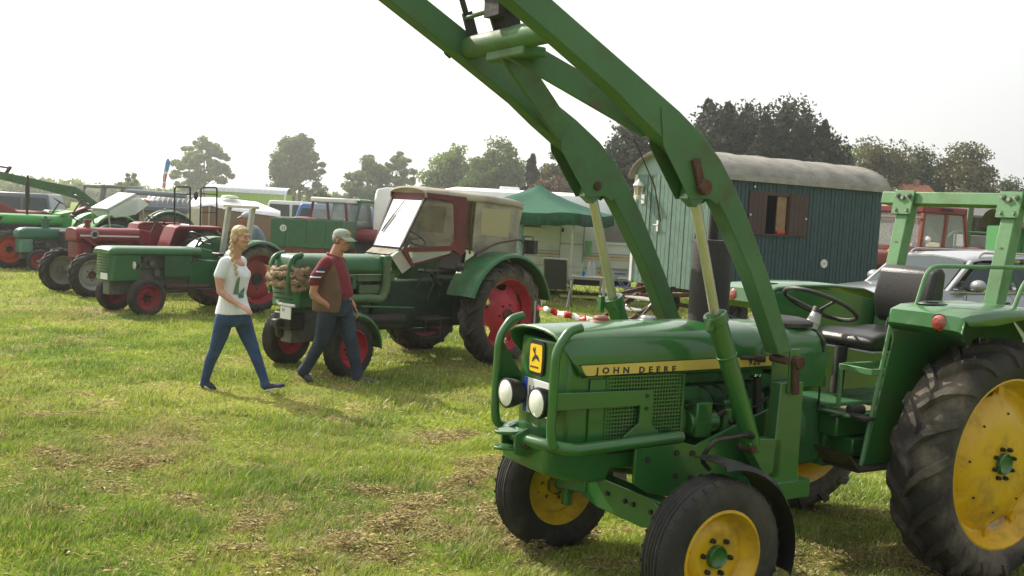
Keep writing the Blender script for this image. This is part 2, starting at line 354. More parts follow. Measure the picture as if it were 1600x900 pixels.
def dry(x, y):
    d = np.clip((fbm(x, y, 1.3, 11, 5) - .57) * 3.5, 0, 1) * .45 + np.clip((fbm(x, y, .45, 21, 3) - .60) * 4, 0, 1) * .45
    for cx, cy, rx, ry, k in DRY: d = d + k * np.exp(-(((x - cx) / rx) ** 2 + ((y - cy) / ry) ** 2)) * (.0 + 1.5 * vnoise(x, y, .28, 4) * vnoise(x, y, .11, 6)) * .85
    return np.clip(d, 0, 1)
def gcol(x, y, n=None):
    d = dry(x, y)[:, None]; g = fbm(x, y, .9, 31, 4)[:, None]; t = np.clip((g - .3) * 2.2, 0, 1)
    c = np.array([.14, .23, .022]) * (1 - t) + np.array([.31, .38, .045]) * t
    yl = np.clip((fbm(x, y, 4.5, 41, 2)[:, None] - .35) * 2, 0, 1); c = c * (1 - .35 * yl) + np.array([.34, .33, .07]) * .35 * yl
    return c * (1 - d) + np.array([.50, .39, .19]) * d, d[:, 0]
def axisvals(lo, hi, step, far):
    v = list(np.arange(lo, hi, step)); s = step
    while v[-1] < far: s *= 1.25; v.append(v[-1] + s)
    s = step
    while v[0] > -far: s *= 1.25; v.insert(0, v[0] - s)
    return np.array(v)
xs = axisvals(-14, 13, .10, 1400); ys = axisvals(3, 27, .10, 1400)
X, Y = np.meshgrid(xs, ys); Z = gz(X, Y); V = np.stack([X.ravel(), Y.ravel(), Z.ravel()], 1); nx = len(xs); ny = len(ys)
i = np.arange(nx * ny).reshape(ny, nx); F_ = np.stack([i[:-1, :-1].ravel(), i[:-1, 1:].ravel(), i[1:, 1:].ravel(), i[1:, :-1].ravel()], 1)
def npmesh(name, V, F, C=None, m=None, smooth=False):
    me = bpy.data.meshes.new(name); k = F.shape[1]
    me.vertices.add(len(V)); me.vertices.foreach_set('co', np.ascontiguousarray(V, dtype=np.float32).ravel())
    me.loops.add(F.size); me.loops.foreach_set('vertex_index', np.ascontiguousarray(F, dtype=np.int32).ravel())
    me.polygons.add(len(F)); me.polygons.foreach_set('loop_start', np.arange(0, F.size, k, dtype=np.int32)); me.polygons.foreach_set('loop_total', np.full(len(F), k, dtype=np.int32))
    if smooth: me.polygons.foreach_set('use_smooth', np.ones(len(F), dtype=bool))
    if C is not None:
        a = me.color_attributes.new('col', 'FLOAT_COLOR', 'POINT'); a.data.foreach_set('color', np.ascontiguousarray(np.concatenate([C, np.ones((len(C), 1))], 1), dtype=np.float32).ravel())
    me.update(); me.validate()
    if m: me.materials.append(m)
    return me
gm = bpy.data.materials.new('meadow_soil'); gm.use_nodes = True; n = gm.node_tree.nodes; l = gm.node_tree.links; bs = n['Principled BSDF']; bs.inputs['Roughness'].default_value = .95; bs.inputs['Specular IOR Level'].default_value = .1
at_ = n.new('ShaderNodeAttribute'); at_.attribute_name = 'col'; tc = n.new('ShaderNodeTexCoord'); no = n.new('ShaderNodeTexNoise'); no.inputs['Scale'].default_value = 14; no.inputs['Detail'].default_value = 8; no.inputs['Roughness'].default_value = .75
l.new(tc.outputs['Object'], no.inputs['Vector']); rp = n.new('ShaderNodeValToRGB'); rp.color_ramp.elements[0].position = .3; rp.color_ramp.elements[1].position = .72; rp.color_ramp.elements[0].color = (.5, .5, .45, 1); rp.color_ramp.elements[1].color = (1.1, 1.05, 1, 1)
l.new(no.outputs[0], rp.inputs[0]); mu = n.new('ShaderNodeMixRGB'); mu.blend_type = 'MULTIPLY'; mu.inputs[0].default_value = 1; l.new(at_.outputs['Color'], mu.inputs[1]); l.new(rp.outputs[0], mu.inputs[2]); l.new(mu.outputs[0], bs.inputs['Base Color'])
bp = n.new('ShaderNodeBump'); bp.inputs['Strength'].default_value = .8; bp.inputs['Distance'].default_value = .04; l.new(no.outputs[0], bp.inputs['Height']); l.new(bp.outputs[0], bs.inputs['Normal'])
C_, _d = gcol(V[:, 0], V[:, 1]); go = bpy.data.objects.new('meadow_ground', npmesh('meadow_ground', V, F_, C_, gm, True)); col.objects.link(go); tag(go, kind='structure')
# grass blades: one leaf-shaped triangle pair each, density falling with distance
GL = leafmat('grass_blade', (0, 0, 0), (1, 1, 1), .45, True)
def blades(N_, y0, y1, h, wd, name, k='grass'):
    y = np.sqrt(rng.uniform(y0 * y0, y1 * y1, N_)); x = y * rng.uniform(-.56, .56, N_) + rng.uniform(-1.3, 1.3, N_)
    c, d = gcol(x, y)
    tuft = fbm(x, y, .35, 51, 3); keep = rng.uniform(0, 1, N_) < np.clip(1.25 - d * .75, .2, 1) * np.clip(.35 + tuft * 1.3, 0, 1)
    x, y, c, d, tuft = x[keep], y[keep], c[keep], d[keep], tuft[keep]; n_ = len(x)
    hh = h * rng.uniform(.45, 1.2, n_) * (1 - .35 * d) * (.30 + 2.2 * tuft ** 2.2); a = rng.uniform(0, 2 * np.pi, n_); lean = rng.uniform(.15, 1.1, n_) * hh; la = rng.normal(.6, 1.3, n_)
    w2 = wd * rng.uniform(.6, 1.3, n_); z = gz(x, y) - .004
    p0 = np.stack([x - np.cos(a) * w2, y - np.sin(a) * w2, z], 1); p1 = np.stack([x + np.cos(a) * w2, y + np.sin(a) * w2, z], 1)
    mid = np.stack([x + np.cos(la) * lean * .35, y + np.sin(la) * lean * .35, z + hh * .6], 1); tip = np.stack([x + np.cos(la) * lean, y + np.sin(la) * lean, z + hh], 1)
    off = np.stack([np.cos(a) * w2 * .7, np.sin(a) * w2 * .7, 0 * a], 1)
    V = np.stack([p0, p1, mid + off, mid - off, tip], 1).reshape(-1, 3); b = (np.arange(n_) * 5)[:, None]
    F = np.concatenate([b + [0, 1, 2], b + [0, 2, 3], b + [3, 2, 4]], 0)
    br = rng.uniform(.6, 1.5, n_)[:, None]; yel = (rng.uniform(0, 1, n_) < .10 + .5 * d)[:, None]
    cc = c * br * np.array([1, 1.05, 1]); cc = np.where(yel, np.array([.46, .37, .17]) * br, cc); cc = np.clip(cc, 0, .8)
    return V, F, np.repeat(cc, 5, 0)
def field(name, label, cat, sets):
    Vs, Fs, Cs = [], [], []; o = 0
    for s_ in sets: v, f, c = s_; Vs.append(v); Fs.append(f + o); Cs.append(c); o += len(v)
    ob = bpy.data.objects.new(name, npmesh(name, np.concatenate(Vs), np.concatenate(Fs), np.concatenate(Cs), GL)); col.objects.link(ob); return tag(ob, label, cat, kind='stuff')
field('meadow_grass', 'short green meadow grass growing over the whole field', 'grass', [blades(250000, 4.2, 9, .055, .0034, 'a'), blades(170000, 9, 17, .06, .006, 'b'), blades(90000, 17, 34, .07, .011, 'c')])
# dry hay wisps lying on the dry patches
def hay(N_, y0, y1, L_, wd):
    y = np.sqrt(rng.uniform(y0 * y0, y1 * y1, N_)); x = y * rng.uniform(-.56, .56, N_); d = dry(x, y); keep = rng.uniform(0, 1, N_) < np.clip((d - .12) * 1.2, .03, 1); x, y, d = x[keep], y[keep], d[keep]; n_ = len(x)
    a = rng.uniform(0, 2 * np.pi, n_); L1_ = L_ * rng.uniform(.4, 1.3, n_); z = gz(x, y) + .008 + rng.uniform(0, .05, n_) * d * (.4 + 1.2 * vnoise(x, y, .18, 8)); tz = rng.normal(0, .22, n_) * L1_
    dx, dy = np.cos(a) * L1_ / 2, np.sin(a) * L1_ / 2; wx, wy = -np.sin(a) * wd, np.cos(a) * wd; bend = rng.normal(0, .15, n_) * L1_
    P = [np.stack([x - dx, y - dy, z - tz * .5 + .004], 1), np.stack([x + wx + wx / wd * bend, y + wy + wy / wd * bend, z + .012], 1), np.stack([x + dx, y + dy, np.maximum(z + tz * .5, 0) + .004], 1), np.stack([x - wx + wx / wd * bend, y - wy + wy / wd * bend, z + .012], 1)]
    V = np.stack(P, 1).reshape(-1, 3); b = (np.arange(n_) * 4)[:, None]; F = np.concatenate([b + [0, 1, 2], b + [0, 2, 3]], 0)
    cc = np.array([.74, .59, .34]) * rng.uniform(.5, 1.35, n_)[:, None] * np.where(rng.uniform(0, 1, n_)[:, None] < .2, np.array([.85, 1.05, .7]), 1)
    return V, F, np.repeat(np.clip(cc, 0, .8), 4, 0)
field('dry_hay', 'tan dry hay wisps lying in patches on the mown meadow', 'hay', [hay(330000, 4.6, 9.5, .05, .0011), hay(120000, 9.5, 20, .075, .0026)])
# ------------------------------------------------------------- trees
BARK = mat('tree_bark', (.09, .07, .05), .9, var=.35, scale=10, bump=.6, bscale=12)
LM = {'pale': leafmat('pale_leaves', (.10, .18, .035), (.23, .31, .07), .5), 'mid': leafmat('mid_leaves', (.065, .125, .025), (.15, .22, .045), .45), 'dark': leafmat('dark_leaves', (.045, .072, .024), (.11, .145, .045), .35),
      'brown': leafmat('brown_leaves', (.065, .072, .022), (.17, .155, .045), .35), 'red': leafmat('russet_leaves', (.11, .06, .03), (.18, .11, .05), .3), 'needle': leafmat('spruce_needles', (.018, .030, .015), (.045, .064, .030), .12)}
def crown(cx, cy, z0, z1, rx, ry, nclump, nleaf, leaf, m, seed, shape='round', gap=.0):
    rg = np.random.default_rng(seed); P = []
    zc = (z0 + z1) / 2; rz_ = (z1 - z0) / 2
    cl = rg.normal(0, 1, (nclump, 3)); cl /= np.linalg.norm(cl, axis=1)[:, None]; rad = rg.uniform(.30, .98, nclump)[:, None] ** .6; cl = cl * rad
    if shape == 'top': cl[:, :2] *= (1 - .35 * np.clip(cl[:, 2:], -1, 1))
    ctr = cl * [rx, ry, rz_] * rg.uniform(.75, 1.12, (nclump, 1)) + [cx, cy, zc]
    cr = rg.uniform(.16, .34, nclump) * max(rx, rz_) * (1 - gap * .62)
    k = nleaf // nclump; idx = np.repeat(np.arange(nclump), k); d = rg.normal(0, 1, (len(idx), 3)); d /= np.linalg.norm(d, axis=1)[:, None]; d *= rg.uniform(0, 1, (len(idx), 1)) ** .55
    p = ctr[idx] + d * cr[idx][:, None] * [1.15, 1.15, .75]
    return p, leaf, ctr
def leafmesh(name, p, leaf, m, seed):
    rg = np.random.default_rng(seed + 5); n_ = len(p); u = rg.normal(0, 1, (n_, 3)); u /= np.linalg.norm(u, axis=1)[:, None]; v = np.cross(u, rg.normal(0, 1, (n_, 3))); v /= np.linalg.norm(v, axis=1)[:, None]
    s_ = leaf * rg.uniform(.6, 1.4, (n_, 1)); V = np.stack([p - u * s_ * .5 - v * s_ * .3, p + u * s_ * .5 - v * s_ * .3, p + v * s_ * .6], 1).reshape(-1, 3)
    return npmesh(name, V, np.arange(n_ * 3).reshape(-1, 3), None, m)
def tree(name, label, px, top, hw, Z, kind, zb=.22, nc=46, nl=9000, leaf=.26, seed=1, gap=0, group='trees along the far edge of the field', twin=False, hor=None, ry=None, trunkr=None):
    hor_ = 289 + .0552 * px if hor is None else hor
    x = (px - 800) / 1623 * Z; h = 2 + (hor_ - top) * Z / 1623; r = hw * Z / 1623
    t = thing(name, label, 'tree', (x, Z, 0), 0, group)
    p, lf, ctr = crown(0, 0, h * zb, h, r, ry or r, nc, nl, leaf, kind, seed, 'top', gap)
    o = bpy.data.objects.new('crown', leafmesh('crown', p, leaf * Z / 100, LM[kind], seed)); col.objects.link(o); o.parent = t
    b = MB(); rg = random.Random(seed); tr = trunkr or h * .022
    for q in ([-.5, .5] if twin else [0]):
        pts = [(q, 0, -.2), (q * .9 + .1, 0, h * zb * 1.2), (q * .5 + rg.uniform(-.2, .2), .1, h * .55), (rg.uniform(-.3, .3), 0, h * .85)]; b.tube(pts, [tr, tr * .8, tr * .5, tr * .15], 8)
    for c_ in ctr[rg.sample(range(len(ctr)), min(16, len(ctr)))]:
        z0_ = max(h * zb * .9, c_[2] * .55); b.tube([(0, 0, z0_), (c_[0] * .5, c_[1] * .5, (z0_ + c_[2]) / 2 - .1), tuple(c_)], [tr * .35, tr * .22, tr * .06], 5)
    b.build('trunk', BARK, t); return t
FT = 'broadleaf trees standing free on the left'
tree('broadleaf_tree', 'pale airy tree standing alone between the feather flag and the twin stemmed tree', 312, 211, 50, 165, 'pale', zb=.14, nc=110, nl=13000, leaf=.26, seed=3, gap=.75)
tree('broadleaf_tree', 'tall oval tree on two thin stems behind the small green trailer', 456, 204, 44, 160, 'mid', zb=.20, nc=110, nl=20000, leaf=.24, seed=8, gap=.55, twin=True)
tree('broadleaf_tree', 'low bushy tree rising behind the white roofed cab tractor', 566, 243, 40, 150, 'mid', zb=.1, nc=70, nl=15000, leaf=.24, seed=12, gap=.4)
tree('broadleaf_tree', 'thin open tree touching the bushy tree left of the canvas cab', 612, 234, 30, 155, 'pale', zb=.25, nc=60, nl=7000, leaf=.24, seed=14, gap=.75)
tree('bush', 'dark little bush next to the stems of the twin stemmed tree', 494, 291, 14, 90, 'dark', zb=.1, nc=18, nl=2500, leaf=.25, seed=15, group='bushes')
tree('broadleaf_tree', 'yellow green tree, left one above the canvas cab', 700, 228, 42, 125, 'pale', zb=.08, nc=80, nl=18000, leaf=.26, seed=21)
tree('broadleaf_tree', 'broad dark green tree directly above the canvas cab', 768, 218, 52, 120, 'mid', zb=.05, nc=90, nl=24000, leaf=.26, seed=24)
tree('broadleaf_tree', 'brownish green rounded tree above the peak of the green gazebo', 858, 237, 40, 92, 'brown', zb=.1, nc=48, nl=12000, leaf=.26, seed=27)
tree('broadleaf_tree', 'low russet tree behind the gazebo peak', 848, 268, 44, 86, 'red', zb=.05, nc=36, nl=9000, leaf=.24, seed=29)
tree('broadleaf_tree', 'dark tree between the gazebo peak and the spruces', 918, 252, 36, 84, 'dark', zb=.05, nc=40, nl=9000, leaf=.25, seed=30)
def spruce(px, top, hw, Z, seed, label, nl=9000, base=.06):
    hor_ = 289 + .0552 * px; x = (px - 800) / 1623 * Z; h = 2 + (hor_ - top) * Z / 1623; r = hw * 2.3 * Z / 1623; nl = int(nl * 2.2); rg = np.random.default_rng(seed)
    t = thing('spruce_tree', label, 'tree', (x, Z, 0), 0, 'dark spruces behind the wagon'); pts = []; b = MB(); b.tube([(0, 0, -.2), (0, 0, h * .98)], [h * .016, h * .003], 7)
    nb_ = 100; per = nl // nb_
    for k in range(nb_):
        u_ = (k + rg.uniform(0, 1)) / nb_; z = h * (base + (1 - base) * u_ ** .9); a = rg.uniform(0, 2 * np.pi); L_ = r * (1 - u_ ** 1.5) * rg.uniform(.45, 1.15) + .15
        tt = rg.uniform(0.1, 1, per) ** .7; droop = -.18 * L_ * tt ** 1.5 + .22 * L_ * np.maximum(0, tt - .75)
        px_ = np.cos(a) * L_ * tt; py_ = np.sin(a) * L_ * tt; sp = .22 * L_ * (1.1 - tt * .7)
        pts.append(np.stack([px_ + rg.normal(0, 1, per) * sp * .55, py_ + rg.normal(0, 1, per) * sp * .55, z + droop + rg.normal(0, 1, per) * .10 - abs(rg.normal(0, 1, per)) * .1], 1))
    o = bpy.data.objects.new('crown', leafmesh('crown', np.concatenate(pts), .30 * Z / 100 * 1.3, LM['needle'], seed)); col.objects.link(o); o.parent = t; b.build('trunk', BARK, t)
SP = [(820, 243, 10, 90, 'small pointed spruce between the dark green tree and the brownish one', 2500), (962, 200, 30, 82, 'leftmost dark spruce, seen between the two loader arms', 7000), (985, 183, 28, 80, 'second spruce from the left, tip between the loader arms', 9000), (1020, 205, 30, 78, 'spruce above the arched end of the wagon', 8000), (1046, 188, 26, 82, 'narrow spruce right behind the bend of the near loader arm', 8000),
      (1088, 160, 30, 80, 'tall spruce just right of the near loader arm', 10000), (1120, 165, 28, 78, 'spruce above the left half of the wagon roof', 10000), (1150, 168, 28, 82, 'spruce over the middle of the wagon roof, third right of the arm', 10000), (1180, 182, 28, 76, 'lower spruce filling the dip left of the highest right tip', 9000), (1208, 166, 32, 80, 'highest spruce of the right hand group', 11000), (1240, 184, 30, 82, 'spruce second from the right end of the group', 10000), (1268, 192, 30, 77, 'rightmost dark spruce next to the yellow green tree', 11000)]
for i_, (a, b_, c_, d_, e_, f_) in enumerate(SP): spruce(a, b_, c_, d_ - (15 if i_ else 0), 60 + i_, e_, f_)
for k_, (px_, tp_, hw__, lb_) in enumerate(((972, 190, 36, 'dark round fir crown between the two loader arms'), (1100, 172, 46, 'wide dark fir mass above the left half of the wagon roof'), (1160, 174, 46, 'wide dark fir mass above the middle of the wagon roof'), (1222, 174, 46, 'wide dark fir mass above the wagon window'), (1268, 198, 36, 'low dark fir mass at the right end of the spruce group'))):
    tree('fir_tree', lb_, px_, tp_, hw__, 64, 'needle', zb=.02, nc=110, nl=22000, leaf=.36, seed=90 + k_, group='dark spruces behind the wagon')
tree('broadleaf_tree', 'yellow green tree beside the rightmost dark spruce', 1314, 209, 28, 84, 'pale', zb=.05, nc=40, nl=10000, leaf=.24, seed=41)
tree('broadleaf_tree', 'big brown green tree above the right end of the wagon', 1366, 207, 50, 80, 'brown', zb=.03, nc=70, nl=20000, leaf=.24, seed=42)
tree('broadleaf_tree', 'dark tree directly above the orange house roof', 1420, 222, 36, 82, 'dark', zb=.03, nc=50, nl=13000, leaf=.24, seed=43)
tree('broadleaf_tree', 'wide autumn tree right of the house roof', 1490, 225, 58, 80, 'brown', zb=.03, nc=80, nl=21000, leaf=.24, seed=44)
tree('broadleaf_tree', 'green top rising behind the wide autumn tree', 1470, 224, 32, 88, 'mid', zb=.3, nc=36, nl=8000, leaf=.24, seed=45)
tree('broadleaf_tree', 'low dark green tree at the right edge above the roll bar', 1575, 271, 44, 74, 'dark', zb=.05, nc=56, nl=14000, leaf=.22, seed=46)
tree('broadleaf_tree', 'small brownish tree filling the gap below the wide autumn tree', 1500, 290, 50, 70, 'brown', zb=.03, nc=50, nl=11000, leaf=.22, seed=47)
tree('bush', 'dark shrub behind the orange cab tractor', 1385, 283, 44, 66, 'dark', zb=.0, nc=40, nl=9000, leaf=.22, seed=48, group='bushes')
tree('bush', 'faint thin treetop left of the feather flag', 195, 268, 16, 120, 'pale', zb=.3, nc=16, nl=900, leaf=.3, seed=49, gap=.8, group='bushes')
tree('bush', 'faint shrub under the loader arms at the left edge', 85, 312, 22, 100, 'pale', zb=.0, nc=20, nl=3000, leaf=.3, seed=50, group='bushes')
tree('bush', 'low bush between the thin tree and the canvas roof', 652, 304, 16, 88, 'dark', zb=.0, nc=20, nl=3000, leaf=.25, seed=51, group='bushes')
# far wood line
pts = []
rg = np.random.default_rng(77)
for k in range(420):
    a = rg.uniform(-1.0, 1.0); d_ = rg.uniform(175, 200); hgt = rg.uniform(2, 3.8); c_ = np.array([math.sin(a) * d_, math.cos(a) * d_, 0]); q = rg.normal(0, 1, (170, 3)); q /= np.linalg.norm(q, axis=1)[:, None]; q *= rg.uniform(0, 1, (170, 1)) ** .4; pts.append(c_ + q * [4.2, 2, hgt * .55] + [0, 0, hgt * .5])
fo_ = bpy.data.objects.new('far_wood', leafmesh('far_wood', np.concatenate(pts), 1.0, LM['pale'], 7)); col.objects.link(fo_); tag(fo_, 'low line of far woodland closing the horizon', 'wood', kind='stuff')
# ================================================================== the big green loader tractor in front
TH = .5492
jd = thing('loader_tractor', 'large glossy green tractor with yellow wheels and raised front loader in the foreground', 'tractor', (.686, 5.58, 0), math.pi + TH)
wheel(jd, 0, .690, .388, .200, .222, 'rib', 1, YEL, GREEN, steer=0, dish=.02)
wheel(jd, 0, -.690, .388, .200, .222, 'rib', -1, YEL, GREEN, steer=0, dish=.05)
w_ = wheel(jd, -2.055, .745, .715, .36, .483, 'lug', 1, YEL, GREEN, RUBD, 'big', dish=.05); w_.rotation_euler = (0, -.5, 0)
wheel(jd, -2.055, -.745, .71, .33, .483, 'lug', -1, YEL, GREEN, RUBD, 'big', dish=.03)
# hood: lofted shell with a visor sweeping over the nose
def hood_shell(xs, halfw, zb, zt, front, thick=.008, lipz=0):
    b = MB(); rings = []
    for i, x in enumerate(xs):
        t = i / (len(xs) - 1); w_ = halfw(t); top = zt(t); bot = zb(t)
        base = [(1, 0), (1.01, .28), (1.0, .50), (.97, .66), (.90, .80), (.74, .905), (.42, .975), (0, 1.0)]
        prof = base + [(-a, c) for a, c in reversed(base[:-1])]
        rings.append([Vector((x + front(i, c), a * w_, bot + c * (top - bot))) for a, c in prof])
    b.loft(rings, False, False); return b
xs = [.655, .64, .60, .5, .35, .15, -.1, -.4, -.65, -.80]
b = hood_shell(xs, lambda t: .252, lambda t: 1.213, lambda t: 1.432 + .03 * min(1, t * 1.6), lambda i, c: -(1 - min(1, c / .8)) ** 1.4 * .16 * max(0, 1 - i / 4))
h_ = b.build('hood', GREEN, jd, ang=50); s_ = h_.modifiers.new('s', 'SOLIDIFY'); s_.thickness = .01; s_.offset = -1
e = MB(); base = [(1, 0), (1.01, .28), (1.0, .50), (.97, .66), (.90, .80), (.74, .905), (.42, .975), (0, 1.0)]; prof = base + [(-a, c) for a, c in reversed(base[:-1])]
e.tube([(.655 - (1 - min(1, c / .8)) ** 1.4 * .16, a * .250, 1.213 + c * (1.432 - 1.213)) for a, c in prof], .009, 8); e.build('hood_edge_bead', GREEN, jd)
# nose and grille
n_ = MB(); n_.pxy([(.615, -.17), (.625, 0), (.615, .17), (.58, .222), (.30, .232), (.30, -.232), (.58, -.222)], .86, 1.375); n_.build('nose_panel', GREEN, jd, bev=.012)
n_ = MB(); n_.box((.40, .2365, 1.03), (.12, .006, .33)); n_.build('side_panel', GREEN, jd, bev=.004); n_ = MB(); n_.box((.40, -.2365, 1.03), (.12, .006, .33)); n_.build('side_panel', GREEN, jd, bev=.004)
for s in (1, -1):
    g = MB(); x0, x1, z0, z1 = .36, -.135, .855, 1.205; px_ = .0187
    k = int((x0 - x1) / px_); kz = int((z1 - z0) / px_)
    for i in range(k + 1): g.box((x0 - i * (x0 - x1) / k, s * .243, (z0 + z1) / 2), (.0075, .003, z1 - z0))
    for j in range(kz + 1): g.box(((x0 + x1) / 2, s * .2445, z0 + j * (z1 - z0) / kz), (x0 - x1, .003, .0075))
    tag(g.build('mesh_grille', GREEN, jd, ang=0), kind='stuff')
    f_ = MB(); f_.box((x1 - .004, s * .243, (z0 + z1) / 2), (.014, .014, z1 - z0)); f_.box(((x0 + x1) / 2, s * .243, z0 - .004), (x0 - x1, .014, .012)); f_.build('grille_frame', GREEN, jd)
rd = MB(); rd.b2((.31, -.21, .80), (-.10, .21, 1.20)); rd.build('radiator', BLKM, jd)
# stripe with lettering, both sides
for s in (1, -1):
    y = s * .2555
    q = MB(); q.prism([(.548, y, 1.274), (.510, y, 1.214), (-.80, y, 1.230), (-.80, y, 1.292)], (0, s * .002, 0)); q.build('decal_border', TEXB, jd, ang=0)
    q = MB(); q.prism([(.539, y + s * .0022, 1.270), (.508, y + s * .0022, 1.218), (-.793, y + s * .0022, 1.234), (-.793, y + s * .0022, 1.288)], (0, s * .0015, 0)); q.build('side_stripe', SYEL, jd, ang=0)
tilt = -math.atan(.018 / 1.3) * -1
textmesh('JOHN DEERE', .044, 'lettering', TEXB, jd, (.445, .2595, 1.228), (R(90), R(.8), R(180)), label='JOHN DEERE in black letters', sx=1.22, space=1.85, bold=.0014)
textmesh('920', .042, 'lettering', TEXB, jd, (-.585, .2595, 1.243), (R(90), R(.8), R(180)), label='920 in black numerals', sx=1.25, space=1.2, bold=.0012)
# emblem and number plate
em = MB(); em.pyz([(-.065 * .8, 1.185), (.065 * .8, 1.185), (.066, 1.20), (.070, 1.275), (.066, 1.345), (.052, 1.36), (-.052, 1.36), (-.066, 1.345), (-.070, 1.275), (-.066, 1.20)], .622, .636)
eo = em.build('emblem', BLK, jd, bev=.004)
em = MB(); em.pyz([(-.046, 1.203), (.046, 1.203), (.054, 1.212), (.057, 1.275), (.054, 1.335), (.046, 1.343), (-.046, 1.343), (-.054, 1.335), (-.057, 1.275), (-.054, 1.212)], .6365, .640)
em.build('emblem_face', mat('bright_yellow', (.85, .55, .02), .4, var=.03), eo)
dr = MB(); X = .6405
for poly in ([(-.028, 1.268), (-.005, 1.292), (.018, 1.288), (.028, 1.276), (.03, 1.266), (.016, 1.271), (-.004, 1.272), (-.022, 1.258)], [(-.008, 1.288), (-.018, 1.305), (-.014, 1.312), (-.002, 1.296)], [(-.018, 1.303), (-.03, 1.312), (-.026, 1.326), (-.022, 1.314), (-.012, 1.312)], [(-.014, 1.310), (-.012, 1.330), (-.004, 1.322), (-.008, 1.308)], [(-.02, 1.27), (-.034, 1.256), (-.03, 1.252), (-.014, 1.264)], [(.02, 1.28), (.036, 1.262), (.03, 1.26), (.014, 1.272)]):
    dr.pyz(poly, X, X + .002)
dr.build('emblem_figure', TEXB, eo, ang=0)
textmesh('JOHN DEERE', .0135, 'emblem_lettering', TEXB, eo, (X, -.046, 1.222), (R(90), 0, R(90)), ext=.001)
pl = MB(); pl.b2((.634, -.10, .985), (.638, .16, 1.165)); po = pl.build('number_plate', WHT, jd, bev=.002)
pl = MB(); pl.b2((.6385, -.10, .985), (.640, -.065, 1.165)); pl.build('blue_strip', mat('plate_blue', (.01, .06, .4), .4), po)
textmesh('H', .07, 'lettering', TEXB, po, (.6385, -.05, 1.08), (R(90), 0, R(90)), ext=.001)
# brush guard
gd = MB()
for s in (1, -1):
    gd.tube(arc([(.56, s * .27, 1.46), (.63, s * .27, 1.445), (.70, s * .27, 1.35), (.705, s * .27, .95), (.685, s * .27, .875)] if s > 0 else [(.56, s * .27, 1.46), (.63, s * .27, 1.445), (.70, s * .27, 1.35), (.705, s * .27, .97), (.69, s * .27, .885), (.62, s * .27, .865)], .07), .0235, 12)
    gd.build('guard_tube', GREEN, jd); gd = MB()
gd = MB(); gd.tube(arc([(-.10, -.30, .885), (.55, -.30, .862), (.68, -.20, .870), (.735, 0, .872), (.68, .20, .870), (.60, .315, .862), (-.10, .30, .885)], .12, 6), .031, 14); gd.build('bumper_tube', GREEN, jd)
for s in (1, -1):
    p = MB(); p.pxz([(.69, 1.06), (.69, 1.14), (.10, 1.135), (.085, 1.125), (.085, .96), (.02, .90), (.02, .87), (.26, .87), (.26, .90), (.165, .965), (.165, 1.055), (.69, 1.055)], s * .262, s * .276); po_ = p.build('guard_plate', GREEN, jd, bev=.003)
    for q_ in ((.125, 1.105), (.125, 1.04)):
        p = MB(); p.cyl((q_[0], s * .272, q_[1]), (q_[0], s * .282, q_[1]), .011, n=6); p.build('bolt', IRON, po_)
    if s < 0:
        p = MB(); p.pxz([(.69, 1.34), (.69, 1.12), (.52, 1.10)], s * .262, s * .27); p.build('gusset', GREEN, jd)
    p = MB(); p.cyl((.66, s * .262, 1.11), (.66, s * .15, 1.10), .012, n=8); p.build('lamp_bracket', BLK, jd)
for y in (.178, -.115):
    hl = MB(); hl.lathe([(.0, -.13), (.03, -.125), (.052, -.10), (.070, -.05), (.079, -.01), (.077, .004), (.070, .006)], (.735, y, 1.078), 'x', 22)
    ho = hl.build('headlight', BLK, jd)
    hl = MB(); hl.lathe([(.070, .002), (.055, .012), (.03, .018), (.001, .02)], (.735, y, 1.078), 'x', 22); hl.build('lens', LENS, ho)
# engine and driveline
en = MB(); en.b2((-.12, -.13, .62), (-.86, .13, 1.06)); en.b2((-.18, -.15, 1.0), (-.80, .15, 1.12)); en.b2((-.22, -.11, 1.12), (-.76, .11, 1.19)); en.build('engine_block', GREEN2, jd, bev=.015)
en = MB()
en.lathe([(.001, -.05), (.16, -.05), (.19, -.02), (.19, .02), (.05, .03)], (-.19, .02, .93), 'x', 22)
en.box((-.30, .2, .95), (.11, .10, .19)); en.cyl((-.22, .19, .93), (-.42, .19, .93), .062); en.cyl((-.50, .2, .82), (-.50, .2, 1.0), .045); en.cyl((-.62, .2, .80), (-.62, .2, .98), .042); en.box((-.56, .19, 1.02), (.2, .08, .05))
en.build('pump_housing', GREEN, jd, bev=.008)
en = MB()
for i in range(4): en.tube(arc([(-.34 - .1 * i, .14, 1.12), (-.36 - .1 * i, .21, 1.1), (-.42 - .05 * i, .22, 1.0)], .04), .006, 6)
en.tube(arc([(-.15, .2, 1.02), (-.3, .23, 1.04), (-.7, .22, .99), (-.78, .22, 1.05)], .05), .007, 6)
en.cyl((-.4, .22, .95), (-.45, .235, .99), .018); en.ball((-.5, .24, .93), .02); en.ball((-.56, .24, .95), .016); en.box((-.73, .2, 1.02), (.04, .03, .28), ry=.1)
en.build('fuel_lines', IRON, jd)
fr = MB(); fr.pxz([(.70, .87), (.685, .72), (.47, .655), (.31, .655), (.27, .72), (-.05, .70), (-.12, .78), (-.12, .88)], -.21, .21); fr.build('front_casting', GREEN, jd, bev=.02)
for s in (1, -1):
    fr = MB(); fr.pxz([(.20, .84), (-.12, .85), (-.20, .83), (-.75, 1.01), (-.78, .62), (-.35, .50), (.1, .60), (.20, .66)], s * .285, s * .305); o_ = fr.build('chassis_plate', GREEN, jd, bev=.004)
    for q_ in ((-.07, .80), (-.07, .68), (-.18, .79), (-.18, .66), (-.18, .58), (.12, .78)):
        p = MB(); p.cyl((q_[0], s * .30, q_[1]), (q_[0], s * .316, q_[1]), .016, n=6); p.build('bolt', IRON, o_)
